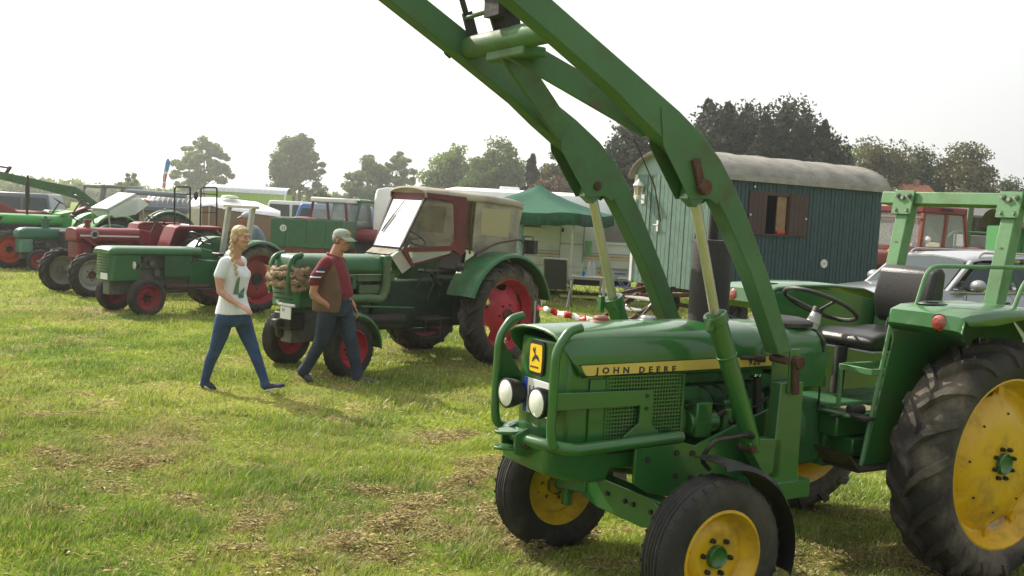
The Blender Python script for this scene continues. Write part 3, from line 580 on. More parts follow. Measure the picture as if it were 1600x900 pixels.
ax = MB(); ax.pyz([(-.40, .43), (-.20, .385), (.20, .385), (.40, .43), (.40, .56), (-.40, .56)], -.05, .05)
ax.pyz([(.30, .44), (.60, .40), (.60, .49), (.30, .55)], -.04, .06); ax.pyz([(-.30, .44), (-.60, .40), (-.60, .49), (-.30, .55)], -.04, .06)
for s in (1, -1):
    ax.cyl((.0, s * .56, .30), (.0, s * .56, .60), .035); ax.cyl((0, s * .52, .395), (0, s * .66, .395), .032)
    ax.pxy([(.0, s * .52), (.0, s * .60), (-.22, s * .54), (-.22, s * .50)], .55, .575)
ax.cyl((-.2, -.52, .56), (-.2, .52, .56), .014)
ax.build('front_axle', GREEN, jd, bev=.006)
for x_, s in ((.25, 0), (.12, 0), (.2, 1)): pass
ab = MB()
for y in (.06, .13, .28, .35, -.1): ab.cyl((.05, y, .49), (.064, y, .49), .014, n=6)
ab.build('axle_bolts', IRON, jd)
# tow lugs on the front casting
tl = MB()
for z, yy in ((.905, 0), (.825, 0)):
    tl.pxy([(.70, -.055), (.80, -.055), (.845, -.03), (.855, 0), (.845, .03), (.80, .055), (.70, .055)], z - .008, z + .008)
tl.pxz([(.70, .93), (.78, .90), (.78, .80), (.70, .78)], -.07, -.055); tl.pxz([(.70, .93), (.78, .90), (.78, .80), (.70, .78)], .055, .07)
o_ = tl.build('tow_clevis', GREEN, jd, bev=.003); tl = MB(); tl.cyl((.72, .07, .85), (.72, .095, .85), .022, n=8); tl.build('bolt', RUSTM, o_)
# gearbox, footplate, cowl
gb = MB(); gb.pxz([(-.86, 1.03), (-1.30, 1.0), (-1.35, .62), (-.86, .60)], -.16, .16); gb.b2((-1.30, -.2, .60), (-2.2, .2, .98)); gb.cyl((-2.055, -.62, .71), (-2.055, .62, .71), .10, n=18)
gb.lathe([(.24, 0), (.24, .04), (.20, .24), (.17, .26)], (-1.10, 0, .82), 'x', 24)
gb.build('gearbox', GREEN2, jd, bev=.02)
gb = MB(); gb.b2((-1.25, .16, .93), (-1.70, .40, .955)); gb.b2((-1.28, .16, .80), (-1.72, .30, .93)); gb.b2((-1.72, .18, .70), (-1.36, .36, .80)); gb.build('brake_cover', GREEN, jd, bev=.012)
gb = MB(); gb.b2((-1.33, .10, .955), (-1.62, .36, .962)); gb.build('dusty_footrest', mat('dusty_plate', (.17, .15, .09), .85, var=.4, scale=14), jd)
gb = MB(); gb.b2((-1.18, .30, .66), (-1.70, .56, .675)); gb.pxz([(-1.10, .76), (-1.20, .66), (-1.20, .675), (-1.10, .775)], .30, .56); gb.b2((-1.10, -.56, .66), (-1.70, -.30, .675)); gb.build('foot_plate', IRON, jd)
gb = MB(); gb.tube(arc([(-1.22, .30, .93), (-1.30, .42, .96), (-1.36, .44, .93)], .05), .010, 6); gb.box((-1.31, .46, .945), (.09, .10, .018)); gb.tube([(-1.26, .17, .96), (-1.24, .19, 1.2)], .007, 6); gb.ball((-1.235, .19, 1.22), .018); gb.cyl((-1.30, .36, .975), (-1.40, .38, .975), .028); gb.build('pedals', BLKM, jd, bev=.003)
b = hood_shell([-.80, -.95, -1.10, -1.18, -1.235], lambda t: .252 - .02 * t, lambda t: 1.213 - .12 * min(1, t * 8), lambda t: 1.462 - .03 * t, lambda i, c: 0)
o_ = b.build('dash_cowl', GREEN, jd, ang=50); s_ = o_.modifiers.new('s', 'SOLIDIFY'); s_.thickness = .012; s_.offset = -1
b = MB(); b.pyz([(-.23, 1.10), (.23, 1.10), (.235, 1.36), (.16, 1.42), (-.16, 1.42), (-.235, 1.36)], -1.19, -1.205); b.build('dashboard', BLKM, jd)
b = MB(); b.pxz([(-.90, 1.10), (-1.19, 1.10), (-1.235, 1.30), (-.86, 1.27)], .246, .250); b.build('cowl_side', GREEN, jd)
b = MB(); b.lathe([(.001, .03), (.12, .028), (.17, .015), (.185, 0)], (-1.07, 0, 1.452), 'z', 24); b.lathe([(.19, .002), (.19, -.02)], (-1.07, 0, 1.452), 'z', 24); b.build('dash_lid', BLK, jd)
# steering wheel
sw = MB(); cw = Vector((-1.40, 0, 1.55)); axv = Vector((-.42, 0, .90)).normalized(); u, v, _ = frame_of(axv)
sw.tube([cw + (u * math.cos(a) + v * math.sin(a)) * .225 for a in [2 * math.pi * k / 36 for k in range(37)]], .0135, 8, False)
for k in range(3):
    a = 2 * math.pi * k / 3 + .5; sw.tube([cw - axv * .045, cw - axv * .01 + (u * math.cos(a) + v * math.sin(a)) * .222], .009, 6)
sw.cyl(cw - axv * .06, cw - axv * .025, .035)
so_ = sw.build('steering_wheel', BLK, jd)
sw = MB(); sw.cyl(cw - axv * .05, cw - axv * .13, .03, .045); sw.cyl(cw - axv * .12, cw - axv * .30, .04, .045); sw.build('steering_column', mat('cloudy_plastic', (.42, .42, .40), .4), so_)
# seat
st = MB(); st.pxz([(-1.60, 1.33), (-1.62, 1.37), (-1.72, 1.395), (-1.95, 1.385), (-2.12, 1.40), (-2.17, 1.37), (-2.15, 1.31), (-1.92, 1.285), (-1.63, 1.29)], -.235, .235)
st.build('seat_cushion', VINYL, jd, bev=.035, seg=4)
st = MB(); st.b2((-1.63, -.24, 1.272), (-2.12, .24, 1.287)); st.build('seat_piping', mat('grey_piping', (.35, .35, .34), .4), jd, bev=.006)
st = MB(); st.pxz([(-2.16, 1.45), (-2.13, 1.60), (-2.175, 1.78), (-2.25, 1.81), (-2.29, 1.77), (-2.27, 1.44), (-2.21, 1.42)], -.22, .22)
st.build('seat_backrest', VINYL, jd, bev=.035, seg=4)
st = MB(); st.tube(arc([(-1.70, -.1, 1.28), (-2.1, -.1, 1.24), (-2.19, -.1, 1.5)], .06), .015, 8); st.tube(arc([(-1.70, .1, 1.28), (-2.1, .1, 1.24), (-2.19, .1, 1.5)], .06), .015, 8); st.cyl((-1.6, 0, 1.0), (-1.62, 0, 1.29), .04); st.build('seat_post', BLKM, jd)
st = MB(); st.b2((-1.34, .23, 1.19), (-1.36, .47, 1.225)); st.b2((-1.36, .45, 1.19), (-1.78, .47, 1.225)); st.b2((-1.34, .23, .95), (-1.36, .25, 1.19)); st.b2((-1.62, .44, .95), (-1.64, .46, 1.19)); st.b2((-1.40, .2, 1.19), (-1.8, .23, 1.225))
st.build('seat_frame', ROPSG, jd, bev=.003)
# rear fenders: flat topped with inner plates
for s in (1, -1):
    f = MB(); Rf = .86
    rings = []
    path = [(-1.47, 1.46, 1), (-1.44, 1.50, .9), (-1.455, 1.575, .5), (-1.52, 1.598, .2), (-1.75, 1.615, 0), (-2.05, 1.618, 0), (-2.35, 1.60, 0), (-2.6, 1.53, 0), (-2.8, 1.40, 0), (-2.93, 1.22, 0)]
    for i, (x, z, q) in enumerate(path):
        # the front edge is slanted: outer corner lies further back on the outside
        ys = [.47, .485, .70, .90, .935, .945, .945]
        zs = [0, .008, .012, .004, -.012, -.04, -.085 + .07 * q]
        if i >= 5: zs = [0, .008, .012, .004, -.012, -.03, -.05]
        rings.append([Vector((x + .10 * q * 0, s * y_, z + (dz if i > 2 else dz * .3))) for y_, dz in zip(ys, zs)])
    f.loft(rings, False, False)
    fo = f.build('rear_fender', GREEN, jd, ang=45); m_ = fo.modifiers.new('s', 'SOLIDIFY'); m_.thickness = .012; m_.offset = 1 if s < 0 else -1
    f = MB(); f.pxz([(-1.47, 1.575), (-1.50, 1.40), (-1.33, .70), (-1.30, .66), (-1.42, .66), (-1.75, .62), (-2.5, .80), (-2.75, 1.1), (-2.75, 1.38), (-2.6, 1.52), (-2.05, 1.60), (-1.7, 1.60)], s * .462, s * .474); f.build('fender_plate', GREEN, jd, bev=.003)
    f = MB(); f.tube([(-1.475, s * .468, 1.50), (-1.31, s * .468, .67)], .012, 8); f.build('fender_edge', ROPSG, jd)
    f = MB(); f.lathe([(.001, .035), (.03, .03), (.045, .012), (.048, 0)], (-1.455, s * .80, 1.53), 'x', 18); f.lathe([(.052, .006), (.052, -.02)], (-1.455, s * .80, 1.53), 'x', 18)
    f.build('side_lamp', REDL, fo)
    f = MB(); f.lathe([(.001, .006), (.08, .006), (.085, 0)], (-1.62, s * .62, 1.618), 'z', 20); f.lathe([(.001, .012), (.035, .012), (.035, 0)], (-1.62, s * .62, 1.62), 'z', 14); f.build('fender_lid', BLK, fo)
    if s > 0:
        f = MB(); f.tube(arc([(-1.56, s * .56, 1.60), (-1.64, s * .56, 1.83), (-2.75, s * .56, 1.84), (-2.8, s * .56, 1.35)], .09), .0125, 8); f.build('grab_rail', ROPSG, jd)
        f = MB(); f.tube(arc([(-1.98, s * .88, 1.60), (-2.08, s * .88, 1.80), (-2.8, s * .88, 1.80), (-2.85, s * .88, 1.3)], .09), .0125, 8); f.build('grab_rail', ROPSG, jd)
# roll bar
for s in (1, -1):
    p = MB(); p.bar((-2.46, s * .40, 1.25), (-2.66, s * .40, 2.26), .09, .10, up=(0, 1, 0)); o_ = p.build('roll_bar_post', ROPSG, jd, bev=.008)
    p = MB(); p.box((-2.596, s * .40, 2.225), (.018, .16, .17), ry=-.19); o2 = p.build('bolt_plate', ROPSG, o_, bev=.003)
    p = MB()
    for dy in (-.045, .045):
        for dz in (.05, -.05): p.cyl((-2.605, s * .40 + dy, 2.225 + dz), (-2.575, s * .40 + dy, 2.222 + dz), .017, n=6); p.cyl((-2.58, s * .40 + dy, 2.222 + dz), (-2.565, s * .40 + dy, 2.222 + dz), .009, n=8)
    p.cyl((-2.605, s * .40, 2.26), (-2.575, s * .40, 2.26), .014, n=6); p.cyl((-2.58, s * .4, 1.95), (-2.55, s * .4, 1.945), .013, n=6)
    tag(p.build('bolts', STEEL, o_), kind='stuff')
p = MB(); p.box((-2.665, 0, 2.252), (.09, 1.22, .085), ry=-.19); p.build('roll_bar_beam', ROPSG, jd, bev=.006)
p = MB(); p.cyl((-2.62, -.22, 2.26), (-2.61, -.22, 2.26), .010, n=10); p.cyl((-2.62, .24, 2.26), (-2.61, .24, 2.26), .010, n=10)
# exhaust
m_ = MB(); m_.lathe([(.001, 1.40), (.112, 1.40), (.113, 1.90), (.108, 1.912), (.03, 1.915)], (-.50, 0, 0), 'z', 32); m_.lathe([(.030, 1.90), (.030, 2.13), (.026, 2.13), (.026, 1.9)], (-.50, 0, 0), 'z', 16)
m_.lathe([(.125, 1.405), (.122, 1.435), (.113, 1.44)], (-.5, 0, 0), 'z', 32)
m_.build('muffler', mat('black_heat_paint', (.018, .016, .017), .6, var=.25, dirt=(.05, .035, .03), damt=.5, bump=.2), jd)
for x_, c_ in ((.20, mat('rusty_red_cap', (.26, .07, .05), .5, var=.3)), (-.12, STEEL)):
    c = MB(); c.lathe([(.001, .034), (.03, .034), (.043, .024), (.045, .012), (.06, .006), (.064, 0)], (x_, -.06, 1.448), 'z', 20); c.build('filler_cap', c_, jd)
# front mudguards (only the near side one shows)
for s in (1, -1):
    f = MB(); rings = []
    for k in range(15):
        a = R(118 - 130 * (k / 14)); rr_ = .455 + .01 * math.sin(k); rings.append([Vector((rr_ * math.cos(a) - .02, s * y_, .395 + rr_ * math.sin(a) + dz)) for y_, dz in ((.565, .012), (.575, .02), (.70, .024), (.80, .018), (.815, 0), (.80, .008), (.70, .014), (.575, .01))])
    rings = [[Vector((-p.x, p.y, p.z)) for p in r_] for r_ in rings] if False else rings
    # guard covers the rear half of the wheel
    rings = []
    for k in range(15):
        a = R(84 + 112 * (k / 14)); rr_ = .452; rings.append([Vector((rr_ * math.cos(a), s * y_, .395 + rr_ * math.sin(a) + dz)) for y_, dz in ((.575, 0), (.58, .012), (.70, .016), (.80, .012), (.812, -.012), (.804, -.012), (.795, .004), (.70, .008), (.585, .004))])
    f.loft(rings); f.build('front_mudguard', BLK, jd, ang=40)
# ---------------------------------------------------------------- front loader
UP = [(1.95, 3.47), (.95, 2.935), (.53, 2.708), (.21, 2.535), (.046, 2.43), (-.075, 2.322), (-.18, 2.195), (-.28, 2.05), (-.50, 1.68), (-.675, 1.345)]
LO = [(-.575, 1.33), (-.335, 1.755), (-.12, 2.06), (-.015, 2.19), (.13, 2.293), (.28, 2.380), (.45, 2.486), (.60, 2.590), (.93, 2.775), (2.02, 3.365)]
for s in (1, -1):
    a0, a1 = s * .386, s * .486
    lo = MB(); lo.pxz(UP + LO, a0, a1); arm = lo.build('loader_arm', ARMG, jd, bev=.006)
    for yy in (a1 + s * .001, a0 - s * .005):
        g = MB(); g.pxz([(.33, 2.54), (.20, 2.52), (.04, 2.41), (-.08, 2.30), (-.17, 2.17), (-.06, 2.10), (-.01, 2.125), (.115, 2.115), (.30, 2.36)], yy, yy + s * .005); g.build('gusset_plate', ARMG, arm, bev=.0015)
    g = MB(); g.b2((.03, s * .33, 2.11), (.09, s * .54, 2.17)) if False else g.cyl((.045, s * .37, 2.18), (.045, s * .525, 2.18), .026); g.cyl((.045, s * .50, 2.18), (.045, s * .53, 2.18), .04, n=8); g.box((.085, s * .50, 2.255), (.045, .03, .12), ry=.35); g.build('pivot_pin', RUSTM, arm, bev=.003)
    g = MB(); g.pxz([(.0, 2.20), (.09, 2.22), (.11, 2.12), (.05, 2.08), (.0, 2.12)], s * .405, s * .467); g.build('clevis', GREEN, arm)
    g = MB(); g.cyl((.045, s * .436, 2.15), (-.155, s * .436, 1.53), .027, n=18); g.build('piston_rod', CHROME, jd)
    g = MB(); p0 = Vector((-.150, s * .436, 1.545)); p1 = Vector((-.475, s * .436, .85)); d = (p1 - p0).normalized()
    g.cyl(p0, p0 + d * .05, .062, n=20); g.cyl(p0, p0 + d * .24, .053, n=20); g.cyl(p0 + d * .2, p1, .049, n=20); g.cyl(p0 + d * .235, p0 + d * .245, .056, n=20)
    g.cyl(p0 + Vector((.05, s * .02, -.09)), p0 + Vector((.06, s * .05, -.02)), .012); g.box(p0 + Vector((.055, s * .03, -.04)), (.03, .03, .09)); g.cyl((-.48, s * .40, .85), (-.48, s * .48, .85), .035)
    g.build('hydraulic_cylinder', GREEN, jd, bev=.003)
    g = MB(); g.pxz([(-.62, 1.175), (-.60, .70), (-.50, .66), (-.51, .60), (-.85, .60), (-.80, .66), (-.79, 1.175)], s * .40, s * .475)
    g.pxz([(-.42, .86), (-.45, .80), (-.56, .66), (-.66, .66), (-.66, .87), (-.47, .885)], s * .40, s * .475)
    g.pyz([(s * .30, .64), (s * .50, .64), (s * .50, .54), (s * .30, .56)], -.52, -.87)
    g.pxz([(-.55, 1.40), (-.68, 1.175), (-.86, 1.175), (-.76, 1.36), (-.70, 1.42)], s * .375, s * .385) if False else None
    tw = g.build('loader_tower', GREEN, jd, bev=.005)
    g = MB(); g.b2((-.66, s * .476, 1.12), (-.73, s * .49, 1.36)); g.b2((-.64, s * .384, 1.12), (-.76, s * .374, 1.36)); g.build('tower_ear', GREEN, tw, bev=.004)
    g = MB(); g.cyl((-.63, s * .38, 1.30), (-.63, s * .50, 1.30), .022); g.cyl((-.70, s * .485, 1.29), (-.70, s * .53, 1.29), .036, n=10); g.box((-.695, s * .505, 1.20), (.04, .02, .17), ry=.1); g.cyl((-.45, s * .38, .83), (-.45, s * .485, .83), .022); tag(g.build('tower_pin', RUSTM, tw, bev=.004), kind='stuff')
    g = MB(); g.tube(arc([(-.47, s * .44, .90), (-.40, s * .5, .92), (-.15, s * .49, .90), (-.10, s * .46, .80), (-.2, s * .42, .73)], .06), .013, 8); g.cyl((-.44, s * .47, .90), (-.36, s * .50, .92), .018); g.build('hydraulic_hose', BLK, jd)
ct = MB(); ct.cyl((.90, -.39, 2.84), (.90, .39, 2.84), .058, n=24); ct.build('cross_tube', ARMG, jd)
for s in (1, -1):
    g = MB(); q0 = Vector((.86, s * .05, 2.78)); q1 = Vector((.30, s * .375, 2.46)); d = (q1 - q0)
    g.bar(q0 + Vector((.03, -s * .02, .02)), q1, .022, .13, up=(-.5, 0, .87)); g.build('loader_brace', ARMG, jd, bev=.004)
g = MB(); g.b2((.80, -.17, 2.745), (.93, .19, 2.795)); g.build('brace_plate', ARMG, jd, bev=.01)
g = MB(); g.pxz([(.86, 2.88), (.93, 2.88), (.99, 3.02), (1.03, 3.2), (.95, 3.2), (.90, 3.04)], .03, .05); g.pxz([(.86, 2.88), (.93, 2.88), (.99, 3.02), (1.03, 3.2), (.95, 3.2), (.90, 3.04)], -.10, -.08); g.box((.95, -.02, 3.0), (.09, .14, .12)); g.build('latch_bracket', BLKM, jd)
g = MB(); g.cyl((.95, -.36, 2.98), (.95, .38, 2.99), .012, n=8); g.build('latch_rod', ARMG, jd)
g = MB(); g.pxz([(.86, 2.86), (.92, 2.86), (.97, 3.0), (.92, 3.02)], -.37, -.35); g.bar((.94, -.36, 2.98), (1.15, -.30, 3.4), .03, .012); g.build('latch_arm', BLKM, jd)
g = MB(); g.tube([(.96, -.06, 3.02), (.75, -.12, 2.90), (.25, -.22, 2.66), (-.12, -.30, 2.47)], .0022, 5); g.build('control_cable', STEEL, jd)
g = MB(); g.tube([(-.10, -.36, 2.47), (-.13, -.30, 2.46), (-.30, -.30, 2.2), (-.36, -.30, 2.0)], .004, 6); g.build('cable_guide', RUSTM, jd)
g = MB(); g.tube(arc([(.95, -.45, 2.92), (.97, -.49, 2.84), (1.0, -.49, 2.815), (.96, -.49, 2.79)], .02), .006, 6); g.build('arm_hook', BLKM, jd)
g = MB(); g.cyl((-.52, .26, 1.285), (-.60, .30, 1.285), .012); g.cyl((-.60, .29, 1.285), (-.64, .33, 1.285), .02); g.build('work_lamp_stub', IRON, jd)
g = MB(); g.cyl((-.75, -.15, 1.46), (-.62, -.2, 1.53), .02); g.tube([(-.70, -.18, 1.49), (-.83, -.05, 1.44)], .012, 6); g.build('loader_lever', BLK, jd)
# ================================================================== the other tractors of the row
TEAL = mat('teal_green_paint', (.02, .13, .075), .45, var=.15, dirt=(.06, .06, .04), damt=.5)
BRG = mat('bright_green_paint', (.05, .30, .05), .45, var=.12)
OLDG = mat('old_green_paint', (.015, .12, .035), .42, var=.2, dirt=(.07, .06, .035), damt=.6, dscale=5, coat=.2)
CHALK = mat('chalky_green_metal', (.09, .15, .07), .65, var=.2, dirt=(.12, .1, .06), damt=.5)
GREYR = mat('grey_wheel_paint', (.30, .31, .29), .6, var=.15, dirt=(.15, .08, .05), damt=.5)
ORR = mat('orange_wheel_paint', (.50, .06, .015), .55, var=.15, dirt=(.2, .06, .03), damt=.4)
CANV = mat('dirty_canvas', (.52, .48, .40), .85, var=.15, scale=3, dirt=(.13, .11, .08), damt=.6, dscale=2.5, bump=.5, bscale=9)
_n = CANV.node_tree.nodes; _l = CANV.node_tree.links; _b = _n['Principled BSDF']; _t = _n.new('ShaderNodeBsdfTranslucent'); _x = _n.new('ShaderNodeMixShader'); _x.inputs[0].default_value = .35
_l.new(_b.inputs['Base Color'].links[0].from_socket, _t.inputs[0]); _l.new(_b.outputs[0], _x.inputs[1]); _l.new(_t.outputs[0], _x.inputs[2]); _l.new(_x.outputs[0], _n['Material Output'].inputs['Surface'])
FOIL = sheet('yellowed_window_foil', (.86, .80, .56), .7)
MAR = mat('maroon_cab_paint', (.13, .018, .018), .55, var=.25, dirt=(.08, .05, .04), damt=.8)
BODYRED = mat('dull_red_paint', (.20, .012, .022), .48, var=.15, dirt=(.1, .06, .05), damt=.4)
BEIGE = mat('grey_beige_metal', (.42, .41, .34), .5, var=.1)
CAST = mat('grey_cast_iron', (.11, .12, .10), .65, var=.3, scale=12, dirt=(.05, .035, .025), damt=.6, bump=.3)
def basic(name, label, loc, th, S, cat='tractor', group=None):
    g = S.get; r = thing(name, label, cat, (loc[0], loc[1], 0), math.pi + th, group); bm_ = S['body']
    for s in (1, -1):
        wheel(r, 0, s * S['yf'], S['Rf'], S['Wf'], S['rf'], g('fk', 'rib'), s, S['rim'], g('hub', S['rim']), g('tm', RUB), steer=g('steer', 0), dish=.04)
        wheel(r, -S['wb'], s * S['yr'], S['Rr'], S['Wr'], S['rr'], 'lug', s, g('rimr', S['rim']), g('hub', S['rim']), RUBD, g('rs', 'plain'), dish=.05)
    x0, x1, zb, zt, hw = S['hood']; nb = S['nose']
    base = [(1, 0), (1.01, .3), (1.0, .5), (.97, .68), (.9, .82), (.74, .92), (.42, .98), (0, 1.0)]
    prof = base + [(-a, c_) for a, c_ in reversed(base[:-1])]; rings = []; K = 9; rnd = g('round', .03); drop = g('drop', .0)
    for i in range(K + 1):
        t = i / K; x = x0 - (x0 - x1) * (t ** 1.6); k = min(1, (x0 - x) / rnd) if rnd else 1; q = math.sqrt(max(0, 1 - (1 - k) ** 2))
        rings.append([Vector((x, a * hw * (.86 + .14 * q), zb + c_ * (zt - drop * (1 - q) - drop * .0 - zb) * (1 if i else .97))) for a, c_ in prof])
    b = MB(); b.loft(rings, False, False); b.add(rings[0], [tuple(range(len(prof)))])
    ho = b.build('hood', bm_, r, ang=45); so_ = ho.modifiers.new('s', 'SOLIDIFY'); so_.thickness = .012; so_.offset = -1
    b = MB(); w2 = hw * .93
    b.pxy([(x0 - .05, -w2 * .8), (x0 - .035, 0), (x0 - .05, w2 * .8), (x0 - .09, w2), (x0 - g('nl', .3), w2), (x0 - g('nl', .3), -w2), (x0 - .09, -w2)], nb, zt - .06); b.build('nose_panel', S.get('nosem', bm_), r, bev=.02)
    for z in np.arange(nb + .08, zb + .05, .055) if g('slots', 1) else []:
        pass
    b = MB()
    for j in range(7): b.box((x0 - .036, 0, nb + .1 + j * (zt - nb - .24) / 7), (.01, w2 * 1.3, .012))
    tag(b.build('grille_bars', g('grille', BLKM), r), kind='stuff')
    # engine, gearbox, axles
    em = g('eng', CAST); wb = S['wb']; Rr = S['Rr']; Rf = S['Rf']
    b = MB(); b.b2((x0 - .3, -.13, zb - .42), (x1 + .1, .13, zb + .02))
    n = 3
    for j in range(n):
        xx = x0 - .45 - j * (x0 - .45 - x1) / n * .85
        for s in (1, -1): b.cyl((xx, s * .13, zb - .14), (xx, s * .2, zb - .14), .055, n=10); b.box((xx - .1, s * .16, zb - .3), (.1, .08, .12))
    b.build('engine_block', em, r, bev=.012)
    b = MB(); b.tube(arc([(x0 - .4, .17, zb - .22), (x1 + .2, .19, zb - .25), (x1 + .1, .19, zb - .05)], .06), .012, 6); b.cyl((x0 - .35, .2, zb - .08), (x0 - .62, .2, zb - .08), .05); b.build('engine_pipes', IRON, r)
    zc = Rf + .12
    b = MB(); b.b2((x1 + .15, -.17, zc), (-wb + .1, .17, zb - .1)); b.cyl((-wb, -S['yr'] + .1, Rr), (-wb, S['yr'] - .1, Rr), .1, n=16); b.b2((-wb - .25, -.2, Rr - .2), (-wb + .3, .2, Rr + .22)); b.build('gearbox', g('gbm', bm_), r, bev=.02)
    b = MB(); b.b2((x0 - .1, -.1, Rf + .02), (x1 + .1, .1, zb - .35)); b.build('chassis_rail', em, r, bev=.01)
    b = MB(); b.pyz([(-S['yf'] + .08, Rf - .03), (-.1, Rf + .04), (.1, Rf + .04), (S['yf'] - .08, Rf - .03), (S['yf'] - .08, Rf + .07), (0, Rf + .16), (-S['yf'] + .08, Rf + .07)], -.05, .05); b.build('front_axle', em, r, bev=.01)
    b = MB(); b.b2((-wb * .5, .17, zc - .02), (-wb * .5 - .45, .48, zc)); b.build('foot_plate', IRON, r, bev=.004); b = MB(); b.b2((-wb * .5, -.48, zc - .02), (-wb * .5 - .45, -.17, zc)); b.build('foot_plate', IRON, r, bev=.004)
    # dash, wheel, seat
    sx, sz = g('st', (x1 - .35, zt + .12)); cw = Vector((sx, 0, sz)); axv = Vector((-.5, 0, .86)).normalized(); u, v, _ = frame_of(axv)
    b = MB(); b.pxz([(x1, zb - .05), (x1 - .22, zb - .05), (x1 - .26, zt - .05), (x1, zt)], -hw * .8, hw * .8); b.build('dash_panel', bm_, r, bev=.02)
    b = MB(); b.tube([cw + (u * math.cos(a) + v * math.sin(a)) * .21 for a in [2 * math.pi * k / 28 for k in range(29)]], .012, 6, False)
    for k in range(3): a = 2 * math.pi * k / 3; b.tube([cw - axv * .03, cw + (u * math.cos(a) + v * math.sin(a)) * .21], .008, 5)
    b.cyl(cw, cw - axv * .45, .022); b.build('steering_wheel', BLK, r)
    if g('seat', 1):
        q = g('seatp', (-wb + .35, zt - .06)); b = MB(); b.pxz([(q[0] + .2, q[1]), (q[0] - .18, q[1]), (q[0] - .26, q[1] + .26), (q[0] - .31, q[1] + .26), (q[0] - .25, q[1] - .06), (q[0] + .18, q[1] - .05)], -.21, .21); b.build('seat', g('seatm', VINYL), r, bev=.03, seg=3)
    if g('fend', 1):
        a0, a1 = g('fa', (-5, 175)); R_ = Rr + g('fgap', .07)
        for s in (1, -1):
            fm = g('fm', bm_); fender('rear_fender', r, -wb, Rr, R_, s * (S['yr'] - S['Wr'] * .62), s * (S['yr'] + S['Wr'] * .55), a0, a1, fm)
            b = MB(); pts = [(-wb + (R_ - .01) * math.cos(R(a)), Rr + (R_ - .01) * math.sin(R(a))) for a in np.linspace(max(a0, 5), min(a1, 170), 12)]; b.pxz(pts, s * (S['yr'] - S['Wr'] * .62), s * (S['yr'] - S['Wr'] * .62 - .01)); b.build('fender_side', fm, r)
    if g('lamps', 1):
        lx, lz, ly = g('lp', (x0 - .02, zb - .08, hw * .75))
        for s in (1, -1):
            b = MB(); b.lathe([(0, -.09), (.05, -.07), (.07, -.02), (.072, .0)], (lx, s * ly, lz), 'x', 16); o_ = b.build('headlight', g('lampm', BLK), r); b = MB(); b.lathe([(.068, 0), (.04, .012), (.001, .016)], (lx, s * ly, lz), 'x', 16); b.build('lens', LENS, o_)
    if g('exh'):
        ex, ey, e0, e1, er = g('exh'); b = MB(); b.cyl((ex, ey, e0), (ex, ey, e1), er, n=14); b.cyl((ex, ey, e0 + (e1 - e0) * .25), (ex, ey, e0 + (e1 - e0) * .8), er * 1.7, n=16); b.build('exhaust', BLKM, r)
    return r
# ------------------------------------------------------------- old green tractor with the canvas cab
D = basic('canvas_cab_tractor', 'old green tractor with grey canvas cab, red wheels and frayed rope on its nose', (-2.29, 12.31), R(48), dict(
    wb=2.38, Rf=.345, Wf=.19, rf=.205, yf=.60, Rr=.68, Wr=.34, rr=.45, yr=.76, body=OLDG, rim=REDR, hub=RUSTM, rs='cast', hood=(.55, -.85, 1.17, 1.40, .29), nose=.78, round=.10, drop=.05,
    st=(-1.42, 1.62), seat=1, seatp=(-1.95, 1.2), fend=0, lamps=1, lp=(.36, .97, .36), lampm=WHT, steer=.12, eng=CAST, gbm=mat('dark_oily_green', (.012, .045, .022), .6, var=.4, scale=9, dirt=(.04, .03, .02), damt=.7, dscale=6)))
b = MB(); b.b2((-.35, .20, 1.08), (-.95, .27, 1.17)); b.b2((-.40, .21, .93), (-.9, .26, 1.04)); b.build('engine_cowl', CHALK, D, bev=.01)
b = MB(); b.tube(arc([(.05, .27, .88), (-.55, .3, .88), (-.72, .3, .86), (-.78, .3, 1.0), (-.78, .3, 1.34)], .08), .055, 12); b.build('air_pipe', CHALK, D)
b = MB(); b.b2((-.74, .20, .95), (-.84, .33, 1.40)); o_ = b.build('side_post', OLDG, D, bev=.015); b = MB(); b.b2((-.76, .33, 1.22), (-.82, .345, 1.26)); b.build('marker_lamp', ORG, o_)
b = MB(); b.b2((.25, .292, 1.165), (-.85, .297, 1.175)); b.build('hood_trim', STEEL, D)
b = MB(); b.b2((.1, .285, 1.0), (-.32, .29, 1.16)); b.build('louvre_panel', OLDG, D)
b = MB()
for j in range(7): b.box((.08 - j * .055, .294, 1.08), (.02, .006, .11))
tag(b.build('louvres', BLKM, D), kind='stuff')
b = MB(); b.cyl((-.35, .28, .62), (-1.05, .34, .62), .075, n=14); b.cyl((-.6, .3, .62), (-.6, .3, .45), .03); b.build('tool_cylinder', IRON, D)
b = MB(); b.tube([(-.30, .42, .80), (-1.15, .42, .76)], .012, 6); b.build('step_rail', OLDG, D)
b = MB(); b.b2((-1.2, .3, .62), (-1.65, .62, .64)); b.tube(arc([(-1.2, .6, .63), (-1.2, .6, .40), (-1.45, .6, .40), (-1.45, .6, .63)], .03), .01, 6); b.build('side_step', IRON, D)
b = MB(); b.tube([(-1.15, .42, .95), (-1.30, .44, 1.25)], .01, 6); b.ball((-1.31, .44, 1.27), .02); b.tube(arc([(-1.55, .45, .9), (-1.55, .5, 1.12), (-1.75, .5, 1.12)], .05), .009, 6); b.tube([(-1.4, .4, .85), (-1.52, .45, 1.22)], .012, 6); b.box((-1.45, .48, 1.10), (.03, .05, .26), ry=.7); b.build('control_levers', BLKM, D)
